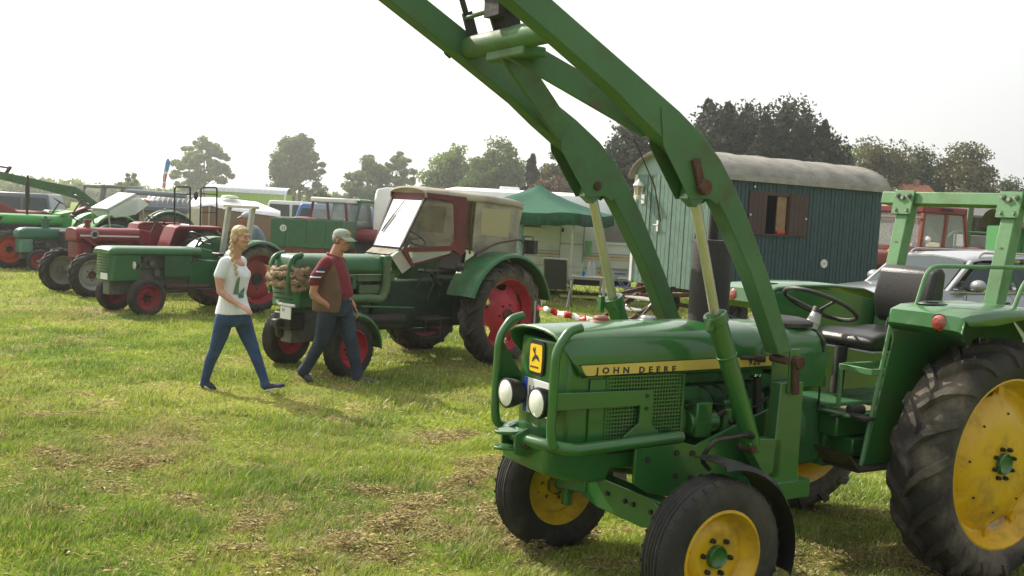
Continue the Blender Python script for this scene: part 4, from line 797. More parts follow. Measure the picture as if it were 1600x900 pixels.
for s in (1, -1):
    fender('front_fender', D, 0, .345, .42, s * .50, s * .72, 72, 182, OLDG, lip=.04)
    fender('rear_fender', D, -2.38, .68, .80, s * .50, s * .97, 18, 168, OLDG, lip=.05)
    b = MB(); pts = [(-2.38 + .79 * math.cos(R(a)), .68 + .79 * math.sin(R(a))) for a in np.linspace(18, 165, 12)]; b.pxz(pts, s * .50, s * .49); b.build('fender_side', OLDG, D)
b = MB(); b.lathe([(0, -.07), (.05, -.06), (.065, 0), (.001, .02)], (-1.50, .82, 1.30), 'x', 14); b.build('fender_lamp', BLK, D)
b = MB(); b.box((-2.95, .72, 1.56), (.13, .16, .19), rz=.3); b.tube(arc([(-2.9, .64, 1.64), (-2.9, .64, 1.70), (-2.9, .80, 1.70), (-2.9, .80, 1.64)], .02), .009, 6); b.build('work_lamp', BLK, D, bev=.02)
# rope fender on two hooked tubes, number plate
for y in (-.10, .24):
    b = MB(); b.tube(arc([(.62, y, .95), (.62, y, 1.26), (.57, y, 1.37), (.44, y, 1.40)], .08), .028, 10); b.build('hook_tube', OLDG, D)
ROPE = mat('frayed_rope', (.38, .28, .19), .95, var=.45, scale=22, bump=1, bscale=50, dirt=(.14, .09, .06), damt=.7, dscale=18)
rr_ = random.Random(3)
for j in range(5):
    z0 = (1.215, 1.195, 1.115, 1.085, 1.03)[j]; pts = []; sg = (.01, -.05, .03, -.08, -.03)[j]; a0_, a1_ = ((-1.75, 1.5), (-1.6, 1.75), (-1.8, 1.6), (-1.5, 1.85), (-1.1, 1.5))[j]
    for k in range(23):
        t = k / 22; a = a0_ + (a1_ - a0_) * t; pts.append((.45 + (.20 + .03 * (j % 2)) * math.cos(a) + rr_.uniform(-.014, .014), .05 + .27 * math.sin(a) + rr_.uniform(-.01, .01), z0 + rr_.uniform(-.022, .022) + sg * math.sin(t * 3.1 + j) + .02 * math.sin(t * 11 + j * 2)))
    b = MB(); b.tube(pts, [.027 + .007 * math.sin(q_ * 1.3 + j) + rr_.uniform(-.003, .004) for q_ in range(len(pts))], 8); b.build('rope_coil', ROPE, D, ang=80)
for nm_, cnt_, c_m in (('rope_fibres', 1500, mat('tan_fibre', (.42, .31, .20), .95, var=.5, scale=30)), ('orange_twine', 160, mat('orange_twine', (.55, .16, .07), .8, var=.3))):
    b = MB()
    for k in range(cnt_):
        a = rr_.uniform(-1.9, 1.9); z = rr_.choice((1.22, 1.20, 1.12, 1.09, 1.04)) + rr_.gauss(0, .022); c_ = Vector((.45 + .225 * math.cos(a), .05 + .29 * math.sin(a), z)); d = Vector((math.cos(a) * rr_.uniform(-.3, 1) + rr_.uniform(-.7, .7), math.sin(a) + rr_.uniform(-1, 1), rr_.uniform(-1, .5))) * rr_.uniform(.015, .05); w_ = Vector((rr_.uniform(-1, 1), rr_.uniform(-1, 1), rr_.uniform(-1, 1))) * .0035
        b.add([c_ - w_, c_ + w_, c_ + d], [(0, 1, 2)])
    tag(b.build(nm_, c_m, D, ang=0), kind='stuff')
b = MB(); b.b2((.575, .06, .66), (.585, .26, .80)); o_ = b.build('number_plate', WHT, D); textmesh('H', .06, 'lettering', TEXB, o_, (.586, .10, .74), (R(90), 0, R(90)), ext=.001)
b = MB(); b.tube(arc([(.56, .30, .82), (.58, .02, .82), (.58, -.01, .86)], .03), .018, 8); b.build('plate_rail', WHT, D)
b = MB(); b.b2((.52, -.16, .52), (.30, .16, .72)); b.cyl((.45, -.1, .42), (.5, -.1, .6), .05); b.box((.58, .0, .60), (.1, .12, .09)); b.build('front_hitch', IRON, D, bev=.02)
# cab: narrow steep windscreen, flared side glass, red door frame, canvas rear
for s in (1, -1):
    b = MB(); b.bar((-1.03, s * .25, 1.48), (-1.36, s * .31, 2.15), .022, .03, up=(0, 1, 0)); b.build('windscreen_post', IRON, D)
    b = MB(); b.prism([(-1.77, s * .61, 2.17), (-1.35, s * .33, 2.20), (-1.36, s * .32, 2.14), (-1.60, s * .56, 2.10), (-1.585, s * .60, 2.04), (-1.62, s * .60, 1.62), (-1.56, s * .58, 1.55), (-1.06, s * .27, 1.50), (-1.03, s * .26, 1.46), (-1.17, s * .30, 1.27), (-1.205, s * .32, 1.26), (-1.10, s * .30, 1.45), (-1.60, s * .60, 1.49), (-1.70, s * .61, 1.42), (-1.79, s * .61, 1.47)], (0, s * .03, 0)); b.build('door_frame', MAR, D, bev=.004)
    b = MB(); b.bar((-1.17, s * .31, 1.28), (-1.56, s * .59, 1.44), .025, .03, up=(0, 1, 0)); b.build('sill_bar', MAR, D)
    b = MB(); b.prism([(-1.37, s * .31, 2.13), (-1.59, s * .56, 2.09), (-1.61, s * .60, 1.60), (-1.54, s * .57, 1.54), (-1.05, s * .255, 1.51)], (0, s * .004, 0)); b.build('side_window', glass('cab_side_glass', (.35, .4, .36), .07, .06) if s > 0 else sheet('cream_foil', (.86, .80, .60), .7), D, ang=0)
    b = MB(); b.prism([(-1.08, s * .28, 1.46), (-1.58, s * .60, 1.49), (-1.55, s * .58, 1.44), (-1.18, s * .30, 1.29)], (0, s * .004, 0)); b.build('quarter_window', glass('cab_quarter_glass', (.7, .72, .68), .45, .15), D, ang=0)
    y = s * .61
    b = MB(); b.prism([(-1.97, y, 2.17), (-2.86, y, 2.15), (-2.76, y, 1.46), (-2.05, y, 1.40), (-1.93, y, 1.52)], (0, s * .008, 0)); o_ = b.build('canvas_side', CANV, D)
    b = MB(); b.prism([(-2.06, y + s * .010, 2.04), (-2.63, y + s * .010, 2.05), (-2.60, y + s * .010, 1.67), (-2.08, y + s * .010, 1.70)], (0, s * .003, 0)); b.build('foil_window', FOIL, o_, ang=0)
    b = MB(); b.tube(arc([(-1.95, s * .64, 1.44), (-2.3, s * .70, 1.60), (-2.75, s * .72, 1.66), (-2.86, s * .72, 1.56), (-2.82, s * .70, 1.44)], .1), .012, 8); b.build('hand_rail', RUSTM, D)
    b = MB(); b.tube([(-1.90, y, 2.16), (-1.88, y, 1.75), (-1.90, y, 1.45)], .014, 6); b.build('door_post', RUSTM, D)
b = MB(); b.prism([(-1.03, -.24, 1.50), (-1.03, .24, 1.50), (-1.355, .30, 2.11), (-1.355, -.30, 2.11)], (.006, 0, .004)); b.build('windscreen', mat('sky_white_windscreen', (.93, .93, .93), .12, metal=.7, var=.02), D, ang=0)  # glass made white and part metallic to stand for the bright sky's reflection
b = MB(); b.prism([(-1.01, -.26, 1.50), (-1.01, .26, 1.50), (-1.04, .26, 1.475), (-1.04, -.26, 1.475)], (0, 0, -.02)); b.build('windscreen_frame', IRON, D)
b = MB(); b.prism([(-1.34, -.32, 2.10), (-1.34, .32, 2.10), (-1.38, .32, 2.19), (-1.38, -.32, 2.19)], (-.02, 0, -.0)); b.build('windscreen_frame', MAR, D)
b = MB(); b.tube([(-1.31, -.02, 2.09), (-1.22, -.12, 1.90), (-1.12, -.20, 1.72)], .006, 5); b.tube([(-1.22, -.11, 1.91), (-1.10, -.20, 1.68)], .010, 5); b.build('wiper', BLK, D)
b = MB(); b.prism([(-1.04, .26, 1.475), (-1.18, .31, 1.27), (-1.0, .34, 1.18), (-.88, .26, 1.38)], (0, .004, 0)); b.prism([(-1.03, .26, 1.48), (-.88, .22, 1.41), (-.88, -.22, 1.41), (-1.03, -.26, 1.48)], (.004, 0, .004)); b.build('canvas_apron', CANV, D)
rings = []
for i, (x, w_, zc_) in enumerate([(-1.33, .33, 2.215), (-1.36, .35, 2.245), (-1.48, .43, 2.245), (-1.70, .60, 2.235), (-1.95, .635, 2.215), (-2.15, .64, 2.225), (-2.4, .645, 2.20), (-2.65, .64, 2.195), (-2.85, .63, 2.17), (-2.90, .60, 2.14)]):
    e_ = .018 * math.sin(i * 2.3)
    rings.append([Vector((x, a * w_, zc_ + h)) for a, h in ((-1.0, -.09), (-1.01, -.03), (-.93, .0), (-.55, .030 + e_), (0, .042 - e_), (.55, .030 + e_), (.93, .0), (1.01, -.03 + .012 * math.sin(i * 1.9)), (1.0, -.10 + .015 * math.sin(i * 3.1)))])
b = MB(); b.loft(rings, False, False); o_ = b.build('canvas_roof', CANV, D, ang=70, sub=1); m_ = o_.modifiers.new('s', 'SOLIDIFY'); m_.thickness = .01
b = MB(); b.prism([(-2.88, -.62, 2.15), (-2.88, .62, 2.15), (-2.75, .6, 1.45), (-2.75, -.6, 1.45)], (.01, 0, 0)); b.build('canvas_back', CANV, D)
b = MB(); b.prism([(-2.895, -.52, 2.06), (-2.895, .52, 2.06), (-2.79, .52, 1.58), (-2.79, -.52, 1.58)], (-.004, 0, 0)); b.build('foil_window', FOIL, D)
# ------------------------------------------------------------- small green tractor with the beige roll bar
G = basic('roll_bar_tractor', 'small green tractor with rounded hood, red wheels and beige roll bar behind the walking girl', (-6.305, 17.12), R(50), dict(
    wb=2.0, Rf=.31, Wf=.18, rf=.19, yf=.50, Rr=.60, Wr=.30, rr=.42, yr=.66, body=mat('mid_green_paint', (.018, .125, .04), .38, var=.12, dirt=(.06, .06, .04), damt=.4, coat=.25), rim=mat('dark_red_wheel', (.24, .012, .02), .55, dirt=(.1, .05, .04), damt=.5),
    hub=BLKM, hood=(.53, -1.15, .985, 1.12, .29), nose=.555, nl=.55, round=.15, drop=.05, st=(-1.30, 1.27), seatp=(-1.75, 1.02), fa=(5, 165), fgap=.075, lp=(.12, .82, .30), exh=None, lamps=1))
b = MB(); b.b2((-.45, .25, .62), (-.95, .28, .98)); b.build('side_panel', mat('dark_green_panel', (.012, .08, .03), .5), G, bev=.006)
b = MB(); b.cyl((-.5, .25, .45), (-1.3, .28, .45), .045); b.build('step_tube', RUSTM, G)
b = MB(); b.b2((.49, -.06, .58), (.50, .16, .68)); b.build('number_plate', WHT, G)
b = MB(); b.tube(arc([(.49, .18, .70), (.52, .2, .76), (.50, .2, .95)], .03), .008, 5); b.build('front_guard', CHALK, G)
for s in (1, -1):
    b = MB(); b.bar((-1.98, s * .36, .9), (-2.10, s * .36, 1.83), .09, .07, up=(0, 1, 0)); b.build('roll_bar_post', BEIGE, G, bev=.006)
b = MB(); b.box((-2.11, 0, 1.85), (.10, .95, .05)); b.build('roll_bar_beam', BEIGE, G, bev=.006)
b = MB(); b.tube(arc([(-1.5, .5, 1.2), (-1.55, .55, 1.42), (-1.85, .55, 1.45)], .06), .012, 6); b.build('seat_rail', BLKM, G)
# ------------------------------------------------------------- red four wheel drive tractor
M = basic('red_tractor', 'red tractor with white side stripe, grey front wheels and empty folding cab frame', (-8.3, 19.7), R(48), dict(
    wb=2.3, Rf=.43, Wf=.26, rf=.27, yf=.62, Rr=.66, Wr=.34, rr=.43, yr=.74, fk='lug', body=BODYRED, rim=GREYR, hub=RUSTM, hood=(.12, -1.15, 1.02, 1.29, .26), nose=.70, round=.04, drop=.01, st=(-1.65, 1.45),
    seatp=(-2.0, 1.15), fend=0, lamps=0, gbm=CAST, seatm=VINYL))
b = MB(); b.b2((.06, .263, 1.125), (-1.12, .266, 1.155)); b.build('white_stripe', WHT, M)
b = MB(); b.lathe([(.001, .275), (.05, .275), (.055, .268), (.085, .268), (.085, .262)], (-.22, 0, 1.17), 'y', 20); o_ = b.build('round_badge', mat('badge_grey', (.35, .35, .34), .4), M); b = MB(); b.lathe([(.001, .279), (.045, .279), (.045, .27)], (-.22, 0, 1.17), 'y', 16); b.build('badge_centre', BLKM, o_)
b = MB(); b.cyl((-.2, 0, 1.29), (-.2, 0, 1.38), .05); b.cyl((-.2, 0, 1.38), (-.2, 0, 1.44), .085, .07); b.build('air_cap', BODYRED, M)
for s in (1, -1):
    b = MB(); b.bar((.10, s * .33, 1.25), (.10, s * .33, .62), .07, .05); b.bar((.0, s * .33, 1.1), (-.72, s * .36, .62), .05, .05); b.bar((-.08, s * .33, 1.05), (-.08, s * .33, .6), .06, .05); b.build('loader_bracket', BODYRED, M, bev=.005)
    # flat topped fenders
    b = MB(); b.loft([[Vector((x, s * y, z + dz)) for y, dz in ((.50, 0), (.52, .01), (.80, .01), (.92, -.005), (.93, -.06))] for x, z in ((-1.30, .75), (-1.42, 1.1), (-1.52, 1.36), (-1.62, 1.40), (-2.5, 1.40), (-2.7, 1.36), (-2.95, 1.12))], False, False)
    o_ = b.build('rear_fender', BODYRED, M); m_ = o_.modifiers.new('s', 'SOLIDIFY'); m_.thickness = .012
    b = MB(); b.pxz([(-1.30, .75), (-1.52, 1.38), (-2.6, 1.38), (-2.9, 1.1), (-2.2, .7)], s * .50, s * .49); b.build('fender_side', BODYRED, M)
b = MB(); b.tube(arc([(-1.63, .68, 1.40), (-1.61, .68, 2.15), (-1.95, .68, 2.17), (-1.97, .68, 1.40)], .05), .017, 6); b.tube([(-1.62, .68, 2.02), (-1.96, .68, 2.02)], .012, 6); b.build('frame_hoop', BLKM, M)
b = MB(); b.tube(arc([(-2.20, .68, 1.40), (-2.19, .68, 2.17), (-2.55, .68, 2.19), (-2.57, .68, 1.40)], .05), .017, 6); b.tube([(-2.2, .68, 2.05), (-2.56, .68, 2.05)], .012, 6); b.tube([(-2.2, .68, 1.68), (-2.56, .68, 1.68)], .010, 6); b.build('frame_hoop', BLKM, M)
b = MB(); b.ball((-2.08, .68, 2.0), (.05, .03, .09)); b.tube([(-2.19, .68, 2.12), (-2.08, .68, 2.05)], .008, 5); b.build('mirror', BLK, M)
# ------------------------------------------------------------- bright green tractor at the far left
FLt = basic('bright_green_tractor', 'bright light green tractor with big orange wheels at the left edge of the row', (-12.65, 25.6), R(40), dict(
    wb=2.5, Rf=.47, Wf=.30, rf=.30, yf=.72, Rr=.66, Wr=.42, rr=.42, yr=.80, fk='lug', body=BRG, rim=ORR, hub=BLKM, hood=(.62, -1.35, 1.06, 1.32, .34), nose=.75, nl=.4, round=.05, drop=.02, st=(-1.9, 1.75), seatp=(-2.3, 1.5), fa=(10, 160), fgap=.09, lp=(.58, 1.16, .2), lamps=0, exh=(-.55, .12, 1.3, 2.28, .03), gbm=CAST))
b = MB(); b.b2((.30, .335, .98), (-1.25, .345, 1.07)); b.build('side_grille', BLKM, FLt)
b = MB(); b.prism([(.45, .346, 1.26), (.05, .346, 1.24), (.12, .346, 1.13), (.45, .346, 1.13)], (0, .004, 0)); b.build('side_vent', BLKM, FLt)
b = MB(); b.cyl((.2, -.1, 1.32), (.2, -.1, 1.78), .028); b.cyl((.2, -.1, 1.78), (.2, -.1, 1.84), .08, .11); b.lathe([(.11, 1.84), (.1, 1.9), (.001, 1.92)], (.2, -.1, 0), 'z', 16); b.build('air_intake', BLKM, FLt)
b = MB(); b.prism([(-1.3, .3, 1.31), (-1.5, .3, 1.33), (-1.62, .3, 1.44), (-1.3, .3, 1.36)], (0, -.6, 0)); b.build('hood_tail', BRG, FLt)
# ------------------------------------------------------------- small teal tractor
Tt = basic('teal_tractor', 'small rounded teal tractor with red front wheels between the bright green and the red tractor', (-11.7, 25.1), R(46), dict(
    wb=1.8, Rf=.25, Wf=.15, rf=.16, yf=.48, Rr=.55, Wr=.25, rr=.38, yr=.60, body=TEAL, rim=mat('red_spoke', (.3, .02, .015), .5), hub=STEEL, hood=(.35, -.95, .75, 1.03, .20), nose=.42, nl=.35, round=.25, drop=.10, grille=STEEL, nosem=mat('pale_teal_nose', (.10, .26, .19), .4), st=(-1.15, 1.25), seatp=(-1.5, .9), fa=(0, 165), exh=(-.35, .0, 1.0, 1.3, .04), lamps=0))
b = MB(); b.cyl((-.35, 0, 1.0), (-.35, 0, 1.2), .09); b.cyl((-.35, 0, 1.2), (-.35, 0, 1.26), .13); b.build('air_filter', TEAL, Tt)
# ------------------------------------------------------------- orange cab tractor behind the trailer wagon (right)
ORG2 = mat('orange_red_paint', (.24, .048, .024), .45, var=.12, dirt=(.12, .07, .05), damt=.4)
MR = mat('maroon_roof', (.20, .028, .026), .5, var=.1)
Fx = basic('orange_cab_tractor', 'orange red tractor with glazed cab standing between the green wagon and the silver car', (7.75, 23.0), R(30), dict(
    wb=2.5, Rf=.50, Wf=.3, rf=.3, yf=.75, Rr=.85, Wr=.42, rr=.52, yr=.85, fk='lug', body=ORG2, rim=ORR, hub=RUSTM, hood=(.6, -1.05, 1.25, 1.62, .36), nose=.8, nl=.5, round=.05, drop=.03, st=(-1.6, 1.9), seatp=(-2.0, 1.6), seatm=mat('cream_seat', (.55, .5, .3), .7), fa=(10, 160), fgap=.1, lp=(.6, 1.2, .22), lamps=1, gbm=CAST))
def cab(root, x0, x1, xb, z0, z1, w0, w1, fm, gm, roofm, postw=.07, roofh=.14, over=.08, rake=0):
    """glazed cab: (x0 front bottom, x1 front top, xb rear) > posts, panes, roof"""
    for s in (1, -1):
        for (a, c_) in (((x0, w0, z0), (x1, w1, z1)), (((x1 + xb) / 2 + .1, w0, z0), ((x1 + xb) / 2 - .02, w1, z1)), ((xb, w0, z0), (xb + rake, w1, z1))):
            b = MB(); b.bar((a[0], s * a[1], a[2]), (c_[0], s * c_[1], c_[2]), postw, postw, up=(0, 1, 0)); b.build('cab_post', fm, root, bev=.008)
        b = MB(); b.bar((x0, s * w0, z0), (xb, s * w0, z0), postw * .9, postw * 1.3); b.build('cab_sill', fm, root)
        m1 = (x1 + xb) / 2
        b = MB(); b.prism([(x0, s * w0, z0 + .03), (m1 + .1, s * w0, z0 + .03), (m1, s * w1, z1), (x1, s * w1, z1)], (0, s * .006, 0)); b.build('side_pane', gm, root, ang=0)
        b = MB(); b.prism([(m1 + .06, s * w0, z0 + .03), (xb, s * w0, z0 + .03), (xb + rake, s * w1, z1), (m1 - .04, s * w1, z1)], (0, s * .006, 0)); b.build('side_pane', gm, root, ang=0)
    b = MB(); b.prism([(x0, -w0, z0), (x0, w0, z0), (x1, w1, z1), (x1, -w1, z1)], (.006, 0, 0)); b.build('front_pane', gm, root, ang=0)
    b = MB(); b.prism([(xb, -w0, z0), (xb, w0, z0), (xb + rake, w1, z1), (xb + rake, -w1, z1)], (-.006, 0, 0)); b.build('rear_pane', gm, root, ang=0)
    b = MB(); b.b2((x0 + .01, -w0, z0 - .05), (x0 - .04, w0, z0 + .03)); b.build('cab_cross_bar', fm, root); b = MB(); b.b2((x1, -w1, z1 - .04), (x1 - .05, w1, z1 + .02)); b.build('cab_cross_bar', fm, root)
    b = MB(); b.b2((x1 + over, -w1 - over, z1), (xb + rake - over, w1 + over, z1 + roofh)); return b.build('cab_roof', roofm, root, bev=.035, seg=3)
CG = glass('cab_glass', (.7, .75, .75), .15, .06)
ro = cab(Fx, -.95, -1.05, -2.55, 1.72, 2.50, .66, .62, ORG2, CG, MR, .08, .17, .05, .12)
b = MB(); b.b2((-1.55, .68, 2.57), (-1.95, .685, 2.63)); b.build('roof_vent', BLKM, ro)
b = MB(); b.b2((-.97, -.66, 2.36), (-1.0, .66, 2.39)); b.build('visor_bar', ORG2, Fx)
b = MB(); b.lathe([(.001, -.1), (.07, -.05), (.085, 0), (.001, .02)], (-1.0, .80, 1.92), 'x', 14); b.build('work_lamp', LENS, Fx)
textmesh('FIAT', .14, 'lettering', TEXB, Fx, (.605, -.28, 1.34), (R(90), 0, R(90)), label='FIAT in black letters', sx=1.2, space=1.15, bold=.004)
# ------------------------------------------------------------- red tractor with a white roofed cab behind the two side trailer
Rx = basic('white_roof_tractor', 'dark red tractor with white roofed glass cab behind the small green trailer', (-3.43, 28.15), R(150), dict(
    wb=2.3, Rf=.4, Wf=.25, rf=.24, yf=.65, Rr=.75, Wr=.38, rr=.48, yr=.8, body=BODYRED, rim=WHT, hub=BODYRED, hood=(.55, -.95, 1.0, 1.35, .32), nose=.65, round=.04, drop=.02, st=(-1.4, 1.6), seatp=(-1.9, 1.3), fa=(10, 165), fgap=.09, lamps=1, gbm=CAST))
ro = cab(Rx, -1.0, -1.1, -2.35, 1.42, 2.02, .52, .50, MAR, CG, WHT, .06, .13, .06, .1)
# green cab tractor next to it
Gx = basic('green_cab_tractor', 'green tractor with an angular glass cab just left of the white roofed red tractor', (-5.5, 28.2), R(45), dict(
    wb=2.3, Rf=.4, Wf=.25, rf=.24, yf=.65, Rr=.72, Wr=.38, rr=.46, yr=.8, body=OLDG, rim=REDR, hub=BLKM, hood=(.55, -.95, 1.0, 1.3, .32), nose=.65, round=.04, drop=.02, st=(-1.4, 1.6), seatp=(-1.9, 1.3), lamps=1, gbm=CAST))
ro = cab(Gx, -.95, -1.12, -2.35, 1.35, 2.05, .62, .60, OLDG, CG, OLDG, .06, .09, .04, .1)
# grey cab tractor left behind the red one
Hx = basic('grey_cab_tractor', 'green tractor with boxy grey cab frame behind the hood of the red tractor', (-14.6, 33.5), R(48), dict(
    wb=2.3, Rf=.4, Wf=.25, rf=.24, yf=.65, Rr=.72, Wr=.38, rr=.46, yr=.8, body=BRG, rim=REDR, hub=BLKM, hood=(.55, -.95, 1.0, 1.3, .32), nose=.65, round=.04, drop=.02, st=(-1.4, 1.6), seatp=(-1.9, 1.3), lamps=1, gbm=CAST))
GRYF = mat('grey_frame_paint', (.22, .23, .22), .5)
ro = cab(Hx, -.9, -1.0, -2.4, 1.35, 2.10, .65, .62, GRYF, CG, GRYF, .09, .10, .05, .05)
# tractors with raised loaders at the far left
def loader(root, m, pts, y, th_=.12, rod=True):
    for s in (1, -1):
        for i in range(len(pts) - 1):
            pass
        P_ = [Vector((p[0], s * y, p[1])) for p in pts]; b = MB(); up = []; lo_ = []
        for i, p in enumerate(P_):
            d = (P_[min(i + 1, len(P_) - 1)] - P_[max(i - 1, 0)]).normalized(); nrm = Vector((-d.z, 0, d.x)); k = th_ * (1.5 if 0 < i < len(P_) - 1 else 1); up.append(p + nrm * k / 2); lo_.append(p - nrm * k / 2)
        b.prism(up + lo_[::-1], (0, s * .07, 0)); b.build('loader_arm', m, root, bev=.006)
        if rod: b = MB(); b.cyl((P_[0].x + .25, s * (y + .03), P_[0].z - .5), P_[1] + Vector((.05, s * .03, -.1)), .035); b.build('lift_cylinder', STEEL, root)
        b = MB(); b.b2((P_[0].x - .08, s * y, .6), (P_[0].x + .08, s * (y + .08), P_[0].z + .05)); b.build('loader_tower', m, root)
    b = MB(); p = pts[-2]; q = pts[-1]; c_ = (p[0] * .4 + q[0] * .6, p[1] * .4 + q[1] * .6); b.cyl((c_[0], -y, c_[1]), (c_[0], y, c_[1]), .05); b.build('cross_tube', m, root)
L1 = basic('green_loader_tractor', 'green loader tractor with its angled arm raised above the bright green tractor', (-12.75, 31.0), R(22), dict(
    wb=2.3, Rf=.4, Wf=.25, rf=.24, yf=.65, Rr=.72, Wr=.38, rr=.46, yr=.8, body=OLDG, rim=REDR, hub=BLKM, hood=(.55, -.95, 1.0, 1.3, .32), nose=.65, round=.04, drop=.02, st=(-1.4, 1.6), seatp=(-1.9, 1.3), lamps=1, gbm=CAST))
loader(L1, GREEN2, [(-.9, 1.0), (-.25, 1.45), (.30, 1.88), (2.7, 2.35)], .48, .20)
b = MB(); b.bar((2.3, .3, 2.2), (2.1, .3, 2.55), .1, .05); b.bar((2.1, .3, 2.5), (3.6, .3, 2.65), .05, .05); b.bar((2.3, -.3, 2.2), (2.1, -.3, 2.55), .1, .05); b.build('tool_bracket', BLKM, L1)
L2 = basic('red_loader_tractor', 'red loader tractor whose long arm crosses behind the green loader at the left edge', (-14.6, 34.5), R(22), dict(
    wb=2.3, Rf=.4, Wf=.25, rf=.24, yf=.65, Rr=.72, Wr=.38, rr=.46, yr=.8, body=BODYRED, rim=REDR, hub=BLKM, hood=(.55, -.95, 1.0, 1.3, .32), nose=.65, round=.04, drop=.02, st=(-1.4, 1.6), seatp=(-1.9, 1.3), lamps=1, gbm=CAST))
loader(L2, BODYRED, [(-.9, 1.0), (-.4, 1.45), (.05, 1.95), (2.4, 2.30)], .48, .18)
L3 = basic('low_loader_tractor', 'second red loader tractor with a low curved arm above the bright green hood', (-14.9, 30.5), R(22), dict(
    wb=2.3, Rf=.4, Wf=.25, rf=.24, yf=.65, Rr=.72, Wr=.38, rr=.46, yr=.8, body=BODYRED, rim=REDR, hub=BLKM, hood=(.55, -.95, 1.0, 1.3, .32), nose=.65, round=.04, drop=.02, st=(-1.4, 1.6), seatp=(-1.9, 1.3), lamps=1, gbm=CAST))
loader(L3, BODYRED, [(-.9, .9), (-.1, 1.25), (.5, 1.52), (2.9, 1.80)], .48, .14, False)
# ================================================================== wagon, caravan, gazebo, car and the rest of the camp
WGL = mat('sunlit_green_boards', (.125, .205, .170), .75, var=.12, scale=4, dirt=(.09, .13, .10), damt=.5, dscale=5, bump=.4, bscale=25)  # wagon boards, lighter copy: the end wall's sunlight is put into the colour
WGD = mat('shaded_green_boards', (.034, .074, .082), .75, var=.12, scale=4, dirt=(.04, .08, .07), damt=.5, dscale=5, bump=.4, bscale=25)  # wagon boards, darker copy: the unlit side's shade is put into the colour
ROOFM = mat('weathered_grey_roof', (.25, .24, .21), .85, var=.2, scale=2.5, dirt=(.14, .13, .11), damt=.7, dscale=3, bump=.5, bscale=12)
WOODR = mat('weathered_roof_board', (.16, .12, .09), .8, var=.3, scale=9)
SHUT = mat('dark_brown_shutter', (.065, .032, .027), .65, var=.15)
WOODY = mat('varnished_wood', (.26, .16, .08), .5, var=.25, scale=8)
W_ = thing('construction_wagon', 'old green boarded trailer wagon with rounded grey roof, brown shutters and white lantern', 'trailer wagon', (3.69, 19.0, 0), math.pi + math.atan2(.506, .864))
ZF, ZE, LW, WW = .76, 2.90, 4.35, 2.58
b = MB(); b.b2((-.03, -.03, ZF), (-LW + .03, -WW + .03, ZE)); b.b2((-.02, -.02, ZF), (-LW, -WW, ZF + .06))
o_ = MB(); o_.b2((-.04, -.04, ZF), (-LW + .04, -.03, ZE)); 
wy = lambda t: (-WW / 2 + (WW / 2 + .03) * math.sin(t), ZE + .50 * math.cos(t) ** .9 if math.cos(t) > 0 else ZE)
body = MB(); body.b2((-.04, -.04, ZF + .002), (-.06, -WW + .04, ZE)); body.b2((-LW + .04, -.04, ZF + .002), (-LW + .06, -WW + .04, ZE)); body.b2((-.06, -WW + .04, ZF + .002), (-LW + .06, -WW + .06, ZE))
body.b2((-.06, -.04, ZF + .002), (-1.12, -.06, ZE)); body.b2((-1.76, -.04, ZF + .002), (-LW + .06, -.06, ZE)); body.b2((-1.12, -.04, ZF + .002), (-1.76, -.06, 1.88)); body.b2((-1.12, -.04, 2.62), (-1.76, -.06, ZE)); body.b2((-.06, -.06, ZF), (-LW + .06, -WW + .06, ZF + .03)); body.b2((-1.77, -.06, 1.7), (-1.78, -.9, 2.8)); 
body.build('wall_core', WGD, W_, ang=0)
b = MB(); n_ = 19
for i in range(n_):       # boards of the end wall
    y0 = -WW + .02 + i * (WW - .04) / n_; y1 = y0 + (WW - .04) / n_ - .012
    zb_ = ZF - (.02 if i % 5 else 0); b.b2((-.045, y0, zb_), (-.008 + .004 * ((i * 7) % 3), y1, ZE + .02))
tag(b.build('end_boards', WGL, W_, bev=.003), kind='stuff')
b = MB(); n_ = 44
for i in range(n_):
    x0_ = -.03 - i * (LW - .06) / n_; x1_ = x0_ - (LW - .06) / n_ + .012
    yy = -.005 - .003 * ((i * 5) % 3)
    if -1.78 < x1_ and x0_ < -1.10: b.b2((x0_, yy, ZF - .02), (x1_, -.045, 1.87)); b.b2((x0_, yy, 2.64), (x1_, -.045, ZE))
    else: b.b2((x0_, yy, ZF - .02), (x1_, -.045, ZE))
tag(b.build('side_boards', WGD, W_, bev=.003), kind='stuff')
# gable panel above the boards
arcp = [(-WW / 2 + (WW / 2 - .02) * math.sin(t), ZE + .02 + .46 * math.cos(t)) for t in np.linspace(-math.pi / 2, math.pi / 2, 19)]
b = MB(); b.pyz(arcp, -.03, -.015); b.build('gable_panel', mat('pale_green_panel', (.22, .33, .29), .7, var=.12, scale=3), W_)
b = MB(); b.pyz([(-.55, ZE - .02), (-1.45, ZE - .02), (-1.45, ZE + .03), (-.55, ZE + .03)], -.015, .01); b.build('drip_board', WOODR, W_, bev=.003)
b = MB(); b.b2((-.012, -1.03, ZE + .08), (.006, -1.18, ZE + .26)); o_ = b.build('vent_plate', mat('pale_plate', (.36, .4, .36), .7), W_)
b = MB()
for k in range(3): b.b2((.006, -1.07, ZE + .17 + k * .045), (.012, -1.13, ZE + .195 + k * .045))
b.build('vent_slits', BLKM, o_)
b = MB(); rings = []
for x in np.linspace(.12, -LW - .12, 24):
    w_ = 0
    rings.append([Vector((x, -WW / 2 + (WW / 2 + .06) * math.sin(t) + 0, ZE - .06 + (.56 + .008 * math.sin(x * 7 + t * 3)) * math.cos(t) ** (.92 if abs(t) < 1.5 else 1))) for t in np.linspace(-math.pi / 2, math.pi / 2, 21)])
b.loft(rings, False, False); o_ = b.build('roof', ROOFM, W_, ang=60); m_ = o_.modifiers.new('s', 'SOLIDIFY'); m_.thickness = .02
